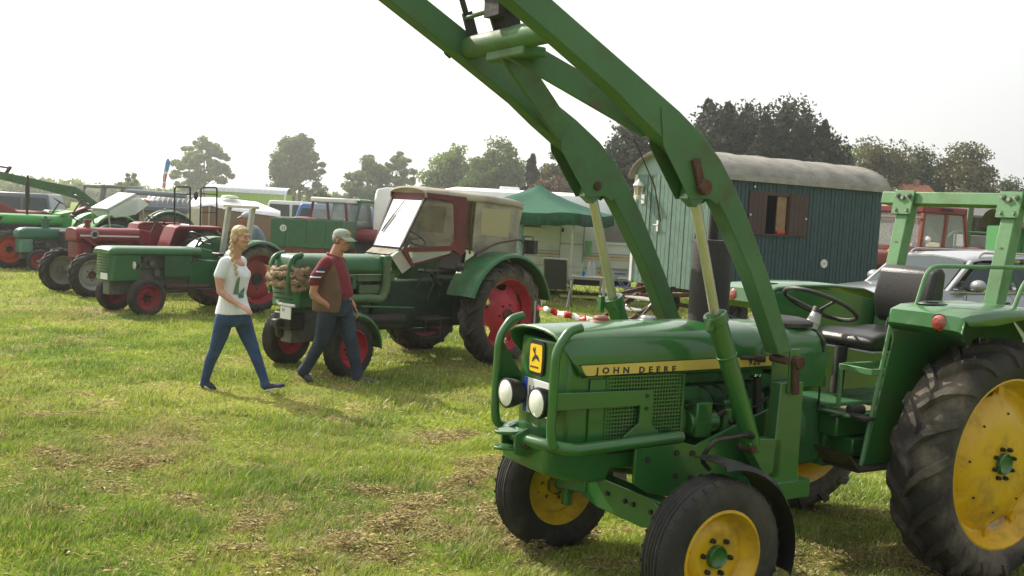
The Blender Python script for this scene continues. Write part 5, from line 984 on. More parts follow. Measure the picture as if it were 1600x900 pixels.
b = MB(); b.b2((.12, .055, ZE - .07), (-LW - .12, .075, ZE + .03)); b.build('eave_board', mat('grey_eave_board', (.30, .28, .25), .8, var=.2), W_, bev=.004)
b = MB(); b.tube([(.10, -WW / 2 + (WW / 2 + .07) * math.sin(t), ZE - .05 + .575 * math.cos(t)) for t in np.linspace(-1.57, 1.57, 21)], .03, 6); b.build('roof_edge', WOODR, W_)
for i in (1, 2, 3, 4):
    b = MB(); b.tube([(-i * .9, -WW / 2 + (WW / 2 + .065) * math.sin(t), ZE - .055 + .567 * math.cos(t)) for t in np.linspace(-1.5, 1.5, 17)], .007, 5); b.build('roof_seam', ROOFM, W_)
b = MB(); b.b2((-.05, -WW - .01, ZF), (.012, -WW + .07, ZE + .02)); b.build('corner_post', WHT, W_, bev=.004)
b = MB(); b.b2((-.002, .004, ZF), (-.05, -.04, ZE)); b.build('corner_post', WGD, W_, bev=.004)
# door with handle, hinges
b = MB(); b.b2((.004, -.62, ZF - .06), (.012, -.60, ZE)); b.b2((.004, -2.02, ZF + .02), (.012, -2.035, ZE)); o_ = b.build('door_seams', mat('dark_joint', (.03, .05, .045), .9), W_, ang=0)
b = MB(); b.b2((.005, -1.73, 1.80), (.016, -1.79, 2.02)); b.cyl((.01, -1.76, 1.93), (.06, -1.76, 1.93), .012); b.b2((.05, -1.70, 1.92), (.062, -1.84, 1.942)); b.build('door_handle', WHT, W_, bev=.004)
b = MB(); b.b2((.0, -1.15, ZF - .16), (.016, -.72, ZF - .10)); b.b2((0, -.66, ZF - .05), (.018, -.60, ZF + .5)); b.build('door_trim', WGL, W_, bev=.004)
# lantern
b = MB(); b.lathe([(.001, 2.83), (.012, 2.82), (.022, 2.79), (.10, 2.72), (.115, 2.69), (.10, 2.685)], (.14, -2.28, 0), 'z', 8); b.lathe([(.05, 2.50), (.055, 2.48), (.04, 2.46), (.03, 2.43), (.001, 2.41)], (.14, -2.28, 0), 'z', 8)
for k in range(4):
    a = k * math.pi / 2 + math.pi / 4; b.bar((.14 + .095 * math.cos(a), -2.28 + .095 * math.sin(a), 2.69), (.14 + .055 * math.cos(a), -2.28 + .055 * math.sin(a), 2.50), .012, .012)
b.bar((.14, -2.28, 2.47), (0, -2.28, 2.42), .02, .03); b.b2((0.0, -2.33, 2.34), (.015, -2.23, 2.52)); lo_ = b.build('lantern', mat('white_enamel', (.75, .75, .72), .35, var=.03), W_)
b = MB(); b.add([(.14 + r_ * math.cos(k * math.pi / 2 + math.pi / 4), -2.28 + r_ * math.sin(k * math.pi / 2 + math.pi / 4), z) for r_, z in ((.088, 2.685), (.05, 2.50)) for k in range(4)], [(0, 1, 5, 4), (1, 2, 6, 5), (2, 3, 7, 6), (3, 0, 4, 7)]); b.build('lantern_glass', glass('amber_glass', (.5, .42, .28), .75, .2), lo_, ang=0)
# window opening with two shutters
for a0, a1 in ((-.70, -1.14), (-1.74, -2.22)):
    b = MB(); b.b2((a0, .0, 1.85), (a1, .03, 2.66)); s_ = b.build('shutter', SHUT, W_, bev=.004)
    for k in range(3):
        b = MB(); xa = a0 + (a1 - a0) * (k + 1) / 4; b.b2((xa - .004, .031, 1.86), (xa + .004, .026, 2.65)); b.build('shutter_joint', BLKM, s_)
b = MB(); b.b2((-1.12, -.05, 2.60), (-1.76, .012, 2.66)); b.b2((-1.12, -.05, 1.84), (-1.76, .035, 1.88)); b.b2((-1.11, -.05, 1.88), (-1.15, .01, 2.60)); b.b2((-1.72, -.05, 1.88), (-1.76, .01, 2.60)); b.build('window_frame', SHUT, W_, bev=.003)
b = MB(); b.b2((-1.46, -.06, 1.88), (-1.70, -.03, 2.60)); b.build('wooden_casement', WOODY, W_, bev=.004)
b = MB(); b.b2((-1.76, -.9, 1.7), (-1.12, -.88, 2.8)); b.build('inner_wall', mat('dark_interior', (.03, .02, .018), .9), W_)
b = MB(); b.box((-1.55, -.0, 1.92), (.22, .06, .06)); b.build('red_box', mat('red_plastic', (.5, .03, .03), .4), W_, bev=.01)
for p_ in ((-.74, 2.22), (-2.17, 2.2), (-.8, 2.74)):
    b = MB(); b.cyl((p_[0], .025, p_[1]), (p_[0], .045, p_[1]), .018, n=8); b.build('shutter_knob', WHT, W_)
b = MB(); b.cyl((-2.775, -.01, 1.35), (-2.775, .02, 1.35), .085, n=24); o_ = b.build('round_sign', WHT, W_, bev=.003); b = MB(); b.b2((-2.735, .021, 1.34), (-2.81, .023, 1.36)); b.build('sign_print', mat('grey_print', (.35, .35, .35), .6), o_)
# chassis
b = MB(); b.b2((.02, -.5, .62), (-LW, -.58, .74)); b.b2((.02, -2.0, .62), (-LW, -2.08, .74)); b.b2((-.3, -.5, .64), (-.4, -2.05, .73)); b.b2((-LW + .3, -.5, .64), (-LW + .4, -2.05, .73))
b.bar((.0, -.55, .66), (1.35, -1.25, .55), .06, .08); b.bar((.0, -2.03, .66), (1.35, -1.31, .55), .06, .08); b.build('chassis', RUSTM, W_, bev=.004)
for x_ in (-.75, -LW + .75):
    for y_, s in ((-.28, 1), (-WW + .28, -1)):
        o_ = MB(); o_.lathe([(.0, .02), (.12, .03), (.17, .0), (.18, -.06)], (0, 0, 0), 'y', 20); w__ = o_.build('wheel', BLKM, W_); w__.location = (x_, y_, .34); tyre('tyre', w__, .34, .18, .18, (0, -.0, 0), 'rib', RUB, 28)
    b = MB(); b.cyl((x_, -.2, .34), (x_, -WW + .2, .34), .04); b.box((x_, -.45, .5), (.5, .06, .04)); b.box((x_, -WW + .45, .5), (.5, .06, .04)); b.build('axle', RUSTM, W_)
b = MB(); b.b2((-.25, -2.42, .42), (-.10, -2.30, .74)); b.build('red_tail_block', mat('rust_red_block', (.25, .04, .03), .7), W_)
# steps to the door
St = thing('wagon_steps', 'grey steel and wood steps in front of the wagon door behind the loader arm', 'steps', (2.45, 18.6, 0), math.pi + math.atan2(.506, .864))
for s in (0, .75):
    b = MB(); b.bar((-.35, -s, .62), (.75, -s, .0), .04, .09); b.build('stringer', RUSTM, St)
for k in range(3):
    b = MB(); b.b2((-.35 + .33 * k, .02, .56 - .19 * k), (-.05 + .33 * k, -.77, .59 - .19 * k)); b.build('tread', mat('grey_step_board', (.33, .32, .29), .8, var=.2), St, bev=.004)
b = MB(); b.cyl((-.1, .02, .55), (.45, .02, .02), .015); b.cyl((.5, .02, .5), (-.2, .02, .05), .012); b.build('brace', STEEL, St)
# ------------------------------------------------------------- caravan
CARV = mat('caravan_white', (.86, .86, .84), .45, var=.04, dirt=(.35, .34, .30), damt=.3)
Cv = thing('caravan', 'white touring caravan with grey window, thin orange stripes and a door behind the green gazebo', 'caravan', (.75, 27.3, 0), R(-3))
sec = [(-1.05, .45), (-1.10, .55), (-1.12, 1.6), (-1.08, 2.35), (-.98, 2.52), (-.5, 2.60), (.5, 2.60), (.98, 2.52), (1.08, 2.35), (1.12, 1.6), (1.10, .55), (1.05, .45)]
rings = []
for x, k in ((-2.75, .80), (-2.72, .90), (-2.6, .97), (-2.3, 1.0), (2.3, 1.0), (2.55, .985), (2.66, .93), (2.68, .86)): rings.append([Vector((x, y, .45 + (z - .45) * k)) for y, z in sec])
b = MB(); b.loft(rings); b.build('body_shell', CARV, Cv, bev=.01)
b = MB(); b.b2((-.60, -1.13, 1.62), (.02, -1.15, 2.02)); o_ = b.build('window_frame', CARV, Cv, bev=.02); b = MB(); b.b2((-.54, -1.145, 1.68), (-.04, -1.16, 1.97)); b.build('pane', mat('smoked_pane', (.12, .10, .09), .12, var=.3, scale=2), o_, bev=.01)
b = MB(); b.b2((.46, -1.12, .62), (1.05, -1.135, 2.25)); dr_ = b.build('door', CARV, Cv, bev=.008); b = MB(); b.b2((1.03, -1.13, .60), (1.055, -1.142, 2.27)); b.b2((.45, -1.13, .60), (.465, -1.142, 2.27)); b.b2((.47, -1.136, 1.30), (1.03, -1.14, 1.32)); b.build('door_seal', mat('grey_seal', (.33, .33, .33), .6), dr_, ang=0); b = MB(); b.b2((.48, -1.135, 1.60), (.53, -1.16, 1.70)); b.build('door_lock', BLK, dr_, bev=.005)
b = MB(); b.b2((1.42, -1.13, 1.35), (2.25, -1.15, 2.02)); o_ = b.build('window_frame', CARV, Cv, bev=.02); b = MB(); b.b2((1.47, -1.145, 1.42), (2.20, -1.16, 1.96)); b.build('pane', mat('brown_grey_pane', (.22, .20, .18), .2, var=.1), o_, bev=.01)
for z, h_, c in ((1.10, .02, 'grey_seal'), (1.02, .04, 'o'), (.96, .015, 'y')):
    b = MB(); b.b2((-2.5, -1.128, z), (2.3, -1.133, z + h_)); b.build('stripe', {'o': mat('orange_stripe', (.62, .36, .08), .5), 'y': mat('tan_stripe', (.55, .42, .2), .5)}.get(c, MATS['grey_seal']), Cv, ang=0)
b = MB(); b.b2((-2.5, -1.115, .72), (2.35, -1.135, .76)); b.b2((-2.5, -1.11, .44), (2.35, -1.13, .47)); b.build('skirt_strip', STEEL, Cv)
b = MB(); b.b2((2.20, -1.13, .45), (2.28, -1.16, 1.45)); b.build('corner_strip', WHT, Cv, bev=.005)
b = MB(); b.b2((1.45, -1.118, .60), (1.6, -1.14, .66)); b.build('side_marker', ORG, Cv)
b = MB(); b.b2((1.9, -1.118, .50), (2.25, -1.14, .53)); b.b2((1.85, -1.118, .62), (2.15, -1.14, .65)); b.build('blue_stripe', mat('blue_stripe_paint', (.03, .12, .45), .5), Cv)
b = MB(); b.b2((-2.3, -.95, .28), (2.3, .95, .44)); b.build('chassis', BLKM, Cv)
for y_ in (-.95, .95):
    o_ = MB(); o_.lathe([(.0, .02), (.12, .03), (.17, .0), (.18, -.06)], (0, 0, 0), 'y', 20); w__ = o_.build('wheel', STEEL, Cv); w__.location = (-.3, y_, .31); tyre('tyre', w__, .31, .17, .18, (0, 0, 0), 'rib', RUB, 26)
b = MB(); b.b2((1.0, -.3, 2.58), (1.5, .2, 2.70)); b.b2((-1.2, -.3, 2.58), (-.7, .2, 2.68)); b.build('roof_hatch', CARV, Cv, bev=.03)
# caravan wheel cover seen beside the tractor tyre is covered by the above wheel; second white box behind the canvas cab
Bx = thing('white_van', 'white box van half hidden behind the windscreen of the canvas cab', 'van', (-2.95, 29.5, 0), R(4))
rings = []
for x, k in ((-1.0, .90), (-.95, .97), (-.7, 1.0), (1.6, 1.0), (1.9, .97)): rings.append([Vector((x, y, .4 + (z - .4) * k)) for y, z in ((-1, .4), (-1.03, 1.5), (-1.0, 2.3), (-.85, 2.52), (.85, 2.52), (1.0, 2.3), (1.03, 1.5), (1, .4))])
b = MB(); b.loft(rings); b.build('body', WHT, Bx, bev=.02)
b = MB(); b.b2((-.72, -1.035, .5), (-.52, -1.045, 1.8)); o_ = b.build('sticker_panel', CARV, Bx)
for k, c in enumerate(((.08, .15, .5), (.5, .06, .05), (.5, .06, .05))):
    b = MB(); b.b2((-.67, -1.046, 1.62 - k * .15), (-.58, -1.05, 1.70 - k * .15)); b.build('sticker', mat('sticker_%d' % k if k < 2 else 'sticker_1', c, .5), o_)
b = MB(); b.b2((-.67, -1.046, .75), (-.56, -1.05, .98)); b.build('sticker', MATS['sticker_0'], o_)
b = MB(); b.b2((-.42, -1.036, 1.0), (.3, -1.045, 1.75)); b.build('pane', mat('smoked_pane2', (.12, .11, .10), .15), Bx, bev=.02)
for x_ in (-.5, 1.2):
    o_ = MB(); o_.cyl((0, -.08, 0), (0, .08, 0), .33, n=24); w__ = o_.build('wheel', RUB, Bx); w__.location = (x_, -.93, .33)
# ------------------------------------------------------------- gazebo
GZ = mat('gazebo_cloth', (.028, .165, .095), .7, var=.12, scale=2, bump=.9, bscale=7)
_n = GZ.node_tree.nodes; _l = GZ.node_tree.links; _b = _n['Principled BSDF']; _t = _n.new('ShaderNodeBsdfTranslucent'); _x = _n.new('ShaderNodeMixShader'); _x.inputs[0].default_value = .4
_l.new(_b.inputs['Base Color'].links[0].from_socket, _t.inputs[0]); _l.new(_b.outputs[0], _x.inputs[1]); _l.new(_t.outputs[0], _x.inputs[2]); _l.new(_x.outputs[0], _n['Material Output'].inputs['Surface'])
Gz = thing('gazebo', 'green pop up gazebo with pointed roof and pale legs in front of the caravan', 'gazebo', (.50, 24.7, 0), R(-20))
hw_ = 1.50; ze, zp = 2.08, 2.70; rings = []
b = MB(); K = 16; vs = []; fs = []; rg = random.Random(2)
for i in range(K + 1):
    for j in range(K + 1):
        x = -1 + 2 * i / K; y = -1 + 2 * j / K; m_ = max(abs(x), abs(y)); rd_ = (x * x + y * y) ** .5
        sag = .06 * math.sin(math.pi * m_) * (1 - abs(abs(x) - abs(y)) / max(m_, 1e-3) * -.3) ; zz = zp - (zp - ze) * m_ ** .92 - sag - .05 * (1 - min(abs(x), abs(y)) / max(m_, 1e-6)) * (m_ if m_ < .98 else 1) + .012 * math.sin(9 * x + 5 * y) * m_ + rg.uniform(-.006, .006)
        vs.append((x * hw_, y * hw_, zz))
for i in range(K):
    for j in range(K): fs.append((i * (K + 1) + j, (i + 1) * (K + 1) + j, (i + 1) * (K + 1) + j + 1, i * (K + 1) + j + 1))
b.add(vs, fs); edge = {'w': [i * (K + 1) for i in range(K + 1)], 'e': [i * (K + 1) + K for i in range(K + 1)], 'n': list(range(K + 1)), 's': [K * (K + 1) + j for j in range(K + 1)]}
for e_ in edge.values():
    for a_, c_ in zip(e_[:-1], e_[1:]):
        A = Vector(vs[a_]); B_ = Vector(vs[c_]); d_ = Vector((0, 0, -.27)); b.add([A, B_, B_ + d_ + Vector((0, 0, rg.uniform(-.01, .01))), A + d_], [(0, 1, 2, 3)])
o_ = b.build('canopy', GZ, Gz, ang=70); m_ = o_.modifiers.new('s', 'SOLIDIFY'); m_.thickness = .006
for sx_ in (-1, 1):
    for sy_ in (-1, 1):
        b = MB(); b.b2((sx_ * 1.30 - .02, sy_ * 1.30 - .02, 0), (sx_ * 1.30 + .02, sy_ * 1.30 + .02, 2.02)); b.b2((sx_ * 1.30 - .05, sy_ * 1.30 - .05, 0), (sx_ * 1.30 + .05, sy_ * 1.30 + .05, .02)); b.build('leg', BEIGE, Gz)
b = MB(); rings = []
for z in np.linspace(1.85, .15, 8): rings.append([Vector((.08 + .10 * math.cos(a) * (.8 + .25 * math.sin(z * 3)), -1.28 + .05 * math.sin(a), z)) for a in np.linspace(0, 2 * math.pi, 9)[:-1]])
b.loft(rings); b.build('tied_curtain', mat('grey_green_curtain', (.16, .27, .24), .8, var=.3, scale=3, bump=.8, bscale=20), Gz, ang=70)
# garden table, bottles, chairs
WP = mat('white_plastic', (.62, .62, .58), .45, var=.05)
Tb = thing('garden_table', 'pale plastic garden table with drinks under the gazebo', 'table', (1.72, 23.7, 0), R(-6))
b = MB(); b.box((0, 0, .655), (.86, .62, .03)); b.box((0, 0, .62), (.78, .54, .05)); b.build('table_top', WP, Tb, bev=.01)
for sx_ in (-1, 1):
    for sy_ in (-1, 1): b = MB(); b.bar((sx_ * .36, sy_ * .24, .62), (sx_ * .40, sy_ * .28, 0), .05, .04); b.build('leg', WP, Tb)
def bottle(x, y, r, h, m, lab, name='bottle', cat='bottle'):
    b = MB(); b.lathe([(.001, 0), (r, .0), (r, h * .62), (r * .8, h * .75), (r * .33, h * .86), (r * .33, h * .97), (.001, h * .98)], (0, 0, 0), 'z', 12); o = b.build(name, m, None); o.location = (1.72 + x, 23.7 + y, .672); tag(o, lab, cat); return o
bottle(-.14, -.1, .045, .33, glass('green_clear_plastic', (.35, .6, .4), .55, .15), 'green tinted drink bottle beside the blue cup on the garden table')
bottle(.02, .05, .055, .36, glass('clear_plastic', (.7, .72, .7), .5, .15), 'clear water bottle right of the blue cup on the garden table')
bottle(.12, .12, .05, .34, MATS['clear_plastic'], 'clear water bottle standing second behind the first on the table')
bottle(.34, -.05, .04, .26, MATS['green_clear_plastic'], 'small green bottle at the right end of the garden table')
b = MB(); b.lathe([(.001, 0), (.03, 0), (.04, .1), (.037, .1), (.028, .005)], (0, 0, 0), 'z', 12); o = b.build('cup', mat('blue_plastic', (.02, .16, .5), .4), None); o.location = (1.60, 23.48, .672); tag(o, 'blue plastic cup near the green bottle on the garden table', 'cup')
b = MB(); b.lathe([(.001, 0), (.04, 0), (.045, .07), (.001, .07)], (0, 0, 0), 'z', 10); o = b.build('jar', mat('ochre_jar', (.45, .3, .05), .5), None); o.location = (2.06, 23.55, .672); tag(o, 'small ochre jar at the right end of the garden table', 'jar')
b = MB(); rg = random.Random(4); b.loft([[Vector(((.06 + .03 * rg.random()) * math.cos(a), (.03) * math.sin(a), z)) for a in np.linspace(0, 2 * math.pi, 9)[:-1]] for z in (0, .08, .18, .30, .36)]); o = b.build('plastic_bag', mat('lime_bag', (.22, .5, .2), .4), None, ang=70); o.location = (1.85, 26.05, 1.05); tag(o, 'thin light green plastic bag hanging on the caravan wall above the table', 'bag')
def garden_chair(loc, rz, fabric, frame, lab):
    t = thing('garden_chair', lab, 'chair', loc, rz, 'garden chairs at the table')
    b = MB(); b.prism([(-.24, -.22, .42), (.24, -.22, .42), (.24, .24, .44), (-.24, .24, .44)], (0, 0, .012)); b.build('seat', fabric, t)
    b = MB(); b.prism([(-.24, -.23, .40), (.24, -.23, .40), (.25, -.40, 1.06), (-.25, -.40, 1.06)], (0, -.01, 0)); bk = b.build('backrest', fabric, t)
    b = MB(); b.tube(arc([(-.26, -.20, .38), (-.26, -.415, 1.08), (.26, -.415, 1.08), (.26, -.20, .38)], .05), .013, 6); b.tube([(-.25, -.26, .55), (.25, -.26, .55)], .01, 6); b.tube([(-.25, -.36, .92), (.25, -.36, .92)], .01, 6); b.build('back_frame', frame, t)
    for s in (1, -1):
        b = MB(); b.tube([(s * .26, -.12, .62), (s * .28, .28, .0)], .013, 6); b.build('leg', frame, t)
        b = MB(); b.tube([(s * .26, .22, .62), (s * .28, -.34, .0)], .013, 6); b.build('leg', frame, t)
        b = MB(); b.tube(arc([(s * .27, -.30, .64), (s * .27, .22, .64)], .02), .018, 6); b.build('armrest', frame, t)
    return t
garden_chair((1.00, 22.75, 0), R(-14), mat('black_mesh_fabric', (.02, .02, .022), .8), STEEL, 'black folding chair with grey frame seen from behind left of the table')
garden_chair((2.65, 24.0, 0), R(80), mat('blue_mesh_fabric', (.03, .09, .32), .7), STEEL, 'low blue folding chair right of the garden table')
# yellowish awning mat under the caravan
b = MB(); b.b2((-.9, -.35, .01), (1.1, .35, .03)); o = b.build('groundsheet', mat('yellow_sheet', (.55, .52, .12), .7), None, bev=.01); o.location = (2.1, 25.8, 0); tag(o, 'yellow sheet lying on the grass in front of the caravan', 'sheet')
# moped wheel beside the black chair
# barrier tape and stake
TR = mat('tape_red', (.62, .02, .02), .4, var=.05); TW = mat('tape_white', (.85, .84, .82), .4, var=.03)
tp = thing('barrier_tape', 'red and white striped barrier tape stretched behind the loader tractor', 'tape', (0, 0, 0))
A = Vector((.30, 12.0, .93)); B_ = Vector((1.86, 10.4, .90)); C__ = Vector((2.33, 10.1, 1.02)); rg = random.Random(9)
def tapepath(t):
    p = A.lerp(B_, t / .78) if t < .78 else B_.lerp(C__, (t - .78) / .22)
    return p + Vector((0, 0, -.05 * math.sin(min(1, t / .78) * math.pi)))
K = 26
for i in range(K):
    b = MB(); t0, t1 = i / K, (i + 1) / K; n2 = 4; rings = []
    for j in range(n2 + 1):
        t = t0 + (t1 - t0) * j / n2; p = tapepath(t); tw = 1.25 * max(0, 1 - t * 1.6) * math.sin(t * 60) + .2; hh = .042
        u = Vector((0, math.sin(tw), math.cos(tw))); rings.append([p - u * hh, p + u * hh])
    b.loft(rings, False, False); o_ = b.build('tape_segment', TR if i % 2 == 0 else TW, tp, ang=70); m_ = o_.modifiers.new('s', 'SOLIDIFY'); m_.thickness = .001
b = MB(); b.b2((-.04, -.04, -.02), (.04, .04, 1.08)); o = b.build('wooden_stake', mat('raw_wood', (.32, .25, .15), .85, var=.25, scale=14), None, bev=.006); o.location = (2.34, 10.14, 0); tag(o, 'square wooden stake holding the end of the barrier tape', 'stake')
b = MB(); b.cyl((0, 0, 0), (0, 0, 1.0), .012); o = b.build('steel_stake', STEEL, None); o.location = (.28, 12.02, 0); tag(o, 'thin steel rod holding the left end of the barrier tape', 'stake')
# ------------------------------------------------------------- silver car
SIL = mat('silver_car_paint', (.36, .37, .39), .28, metal=.55, var=.03, coat=.8); CGL = mat('car_glass', (.03, .045, .05), .08, var=.1, spec=.35); PLB = mat('black_plastic', (.02, .02, .02), .5)
Sv = thing('silver_car', 'silver estate car with roof rails parked behind the roll bar of the loader tractor', 'car', (6.61, 15.0, 0), math.pi + R(22))
def sect(x, zb_, zs, hw_, k=1.0): return [Vector((x, -.72 + a * hw_, z)) for a, z in ((-.92, zb_), (-1.0, zb_ + .12), (-1.01, (zb_ + zs) / 2), (-.985, zs - .12), (-.93, zs - .02), (-.6, zs + .015), (0, zs + .03), (.6, zs + .015), (.93, zs - .02), (.985, zs - .12), (1.01, (zb_ + zs) / 2), (1.0, zb_ + .12), (.92, zb_))]
b = MB(); b.loft([sect(1.80, .42, .90, .78), sect(1.70, .30, 1.08, .87), sect(1.45, .28, 1.16, .90), sect(1.0, .28, 1.22, .92), sect(.55, .28, 1.27, .93), sect(0, .28, 1.26, .93), sect(-1.2, .28, 1.28, .93), sect(-2.2, .28, 1.30, .92), sect(-2.7, .30, 1.28, .88), sect(-2.82, .40, 1.1, .80)]); b.build('body', SIL, Sv, ang=30, sub=0)
def gh(x, z, hw_): return [Vector((x, -.72 + a * hw_, z + d)) for a, d in ((-1, -.02), (-.97, .015), (-.8, .045), (0, .075), (.8, .045), (.97, .015), (1, -.02))]
b = MB(); b.loft([gh(.05, 1.66, .70), gh(-.15, 1.71, .72), gh(-1.0, 1.76, .73), (gh(-2.0, 1.73, .72)), gh(-2.45, 1.66, .69)], True, True); b.build('roof', SIL, Sv, ang=50)
cy = -.72
b = MB(); b.prism([(.60, cy - .80, 1.20), (.66, cy, 1.22), (.60, cy + .80, 1.20), (.06, cy + .66, 1.655), (.03, cy, 1.72), (.06, cy - .66, 1.655)], (.01, 0, .01)); b.build('windscreen', CGL, Sv, ang=60)
b = MB(); b.prism([(-2.72, cy - .76, 1.24), (-2.72, cy + .76, 1.24), (-2.43, cy + .66, 1.66), (-2.43, cy - .66, 1.66)], (-.01, 0, 0)); b.build('rear_window', CGL, Sv)
for s in (1, -1):
    yb, yt = cy + s * .905, cy + s * .735
    b = MB(); b.prism([(.42, yb, 1.26), (-.62, yb, 1.285), (-.62, yt, 1.66), (-.10, yt, 1.655)], (0, s * .008, 0)); b.build('side_window', CGL, Sv, ang=0)
    b = MB(); b.prism([(-.70, yb, 1.285), (-1.62, yb, 1.30), (-1.62, yt, 1.66), (-.70, yt, 1.665)], (0, s * .008, 0)); b.build('side_window', CGL, Sv, ang=0)
    b = MB(); b.prism([(-1.70, yb, 1.30), (-2.35, yb - s * .03, 1.33), (-2.15, yt, 1.63), (-1.70, yt, 1.655)], (0, s * .008, 0)); b.build('side_window', CGL, Sv, ang=0)
    b = MB(); b.bar((.56, cy + s * .84, 1.21), (.04, yt + s * .005, 1.67), .07, .06); b.build('windscreen_pillar', SIL, Sv, bev=.015)
    b = MB(); b.prism([(.50, yb + s * .01, 1.245), (-2.5, yb, 1.30), (-2.5, yb, 1.275), (.5, yb + s * .01, 1.22)], (0, s * .006, 0)); b.build('window_chrome', STEEL, Sv, ang=0)
    b = MB(); b.tube(arc([(-.12, cy + s * .68, 1.70), (-.22, cy + s * .68, 1.80), (-2.1, cy + s * .66, 1.82), (-2.25, cy + s * .66, 1.70)], .12), .018, 8); b.build('roof_rail', STEEL, Sv)
    b = MB(); b.ball((.20, cy + s * 1.06, 1.335), (.085, .13, .09), 14, 10); mo = b.build('door_mirror', mat('mirror_shell', (.30, .31, .32), .3, metal=.5), Sv)
    b = MB(); b.box((.22, cy + s * .99, 1.27), (.10, .20, .04)); b.build('mirror_foot', PLB, mo, bev=.01)
    for x_ in (1.0, -1.75):
        q = MB(); q.lathe([(0, s * .02), (.1, s * .02), (.22, s * .0), (.235, -s * .1)], (0, 0, 0), 'y', 24); w__ = q.build('wheel', STEEL, Sv); w__.location = (x_, cy + s * .83, .345); tyre('tyre', w__, .345, .21, .235, (0, 0, 0), 'rib', RUB, 30)
        q = MB(); q.cyl((x_, cy + s * .90, .36), (x_, cy + s * .945, .36), .40, n=28); q.build('wheel_arch', PLB, Sv)
    b = MB(); b.ball((1.62, cy + s * .62, .86), (.12, .2, .09), 10, 8); b.build('headlight', LENS, Sv)
    b = MB(); b.b2((-.66, cy + s * .936, .45), (-.67, cy + s * .942, 1.26)); b.b2((.28, cy + s * .936, .5), (.27, cy + s * .942, 1.2)); b.b2((-.35, cy + s * .94, 1.08), (-.55, cy + s * .955, 1.11)); b.build('door_joint', PLB, Sv, ang=0)
b = MB(); b.box((1.74, cy, .58), (.06, 1.1, .16)); b.build('front_grille', PLB, Sv, bev=.02)
# ------------------------------------------------------------- background things on the right
Hs = thing('house', 'small house with red tiled roof and chimney among the trees', 'house', (29.6, 78, 0), R(20))
b = MB(); b.b2((-1.15, -3, 0), (1.15, 3, 3.6)); b.build('wall', mat('rendered_wall', (.5, .45, .38), .8), Hs)
b = MB(); b.pyz([(-3.3, 3.5), (0, 5.8), (3.3, 3.5)], -1.3, 1.3); b.build('roof', mat('red_roof_tiles', (.42, .16, .08), .8, var=.25, scale=5, bump=.6, bscale=20), Hs); b = MB(); b.b2((-.15, -.3, 5.4), (.15, .0, 6.15)); b.build('chimney', mat('chimney_brick', (.4, .2, .14), .8), Hs)
b = MB(); b.b2((-.5, -3.02, 1.2), (.4, -3.0, 2.2)); b.build('window', CGL, Hs)
Sh = thing('open_shed', 'long dark open shed behind the orange cab tractor', 'shed', (21.5, 50, 0), R(-4))
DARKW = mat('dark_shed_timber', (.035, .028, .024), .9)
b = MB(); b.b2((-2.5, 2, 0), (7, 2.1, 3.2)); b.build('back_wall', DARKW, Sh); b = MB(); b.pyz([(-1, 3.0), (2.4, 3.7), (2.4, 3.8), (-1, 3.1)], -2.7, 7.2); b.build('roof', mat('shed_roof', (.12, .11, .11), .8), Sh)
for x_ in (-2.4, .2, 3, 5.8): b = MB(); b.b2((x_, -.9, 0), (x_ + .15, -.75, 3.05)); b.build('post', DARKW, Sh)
Rt = thing('railed_trailer', 'flat trailer with pale green tube rails behind the silver car', 'trailer', (12.3, 28.2, 0), R(-6))
b = MB(); b.b2((-.7, -.6, 1.1), (1.9, .9, 1.22)); b.build('deck', BLKM, Rt, bev=.01)
for x_ in (-.55, .6, 1.7):
    b = MB(); b.tube([(x_, -.6, 1.2), (x_, -.6, 2.16)], .03, 6); b.build('rail_post', ROPSG, Rt)
b = MB(); b.tube(arc([(-.75, -.6, 2.0), (-.6, -.6, 2.18), (1.8, -.6, 2.16), (1.9, -.6, 1.6)], .1), .03, 6); b.build('top_rail', ROPSG, Rt); b = MB(); b.bar((.1, .6, 1.2), (.15, .6, 2.9), .14, .14); b.build('mast', CHALK, Rt)
for s in (-.6, .6): q = MB(); q.cyl((s + .4, -.75, .4), (s + .4, -.55, .4), .4, n=20); q.build('wheel', RUB, Rt)
lg = MB(); rg = random.Random(5)
Wp = thing('wood_pile', 'heap of split firewood behind the silver car at the right', 'wood pile', (13.0, 29.8, 0), 0)
LOGM = mat('split_log', (.34, .25, .15), .9, var=.4, scale=6)
proto = None
for k in range(70):
    if proto is None:
        q = MB(); q.cyl((-.22, 0, 0), (.22, 0, 0), .085, n=6); proto = q.build('log', LOGM, Wp); o_ = proto
    else: o_ = proto.copy(); col.objects.link(o_); o_.parent = Wp
    L_ = k % 10; o_.location = (rg.uniform(-2.2, 2.2), -.3 + rg.uniform(-.4, .5), .1 + 1.7 * rg.random() * (.6 + .4 * rg.random())); o_.rotation_euler = (rg.uniform(-.4, .4), rg.uniform(-.5, .5), rg.uniform(0, 3))
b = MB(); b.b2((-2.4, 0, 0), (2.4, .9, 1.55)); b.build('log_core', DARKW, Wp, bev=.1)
b = MB(); b.b2((-.3, -.5, 1.75), (.9, .4, 2.1)); b.build('grey_crate', mat('grey_crate_wood', (.25, .24, .23), .8), Wp, bev=.02)
Gw = thing('small_green_wagon', 'green boarded wagon with curved brown roof edge cut by the right picture edge', 'trailer wagon', (11.45, 24.2, 0), R(-12))
b = MB(); b.b2((0, 0, .7), (3.6, 2.2, 2.35)); b.build('wall', mat('leaf_green_boards', (.03, .17, .04), .7, var=.1), Gw)
for k in range(12):
    b = MB(); b.b2((k * .3 + .01, -.025, .72), (k * .3 + .28, 0, 2.34)); b.build('board', MATS['leaf_green_boards'], Gw, bev=.004)
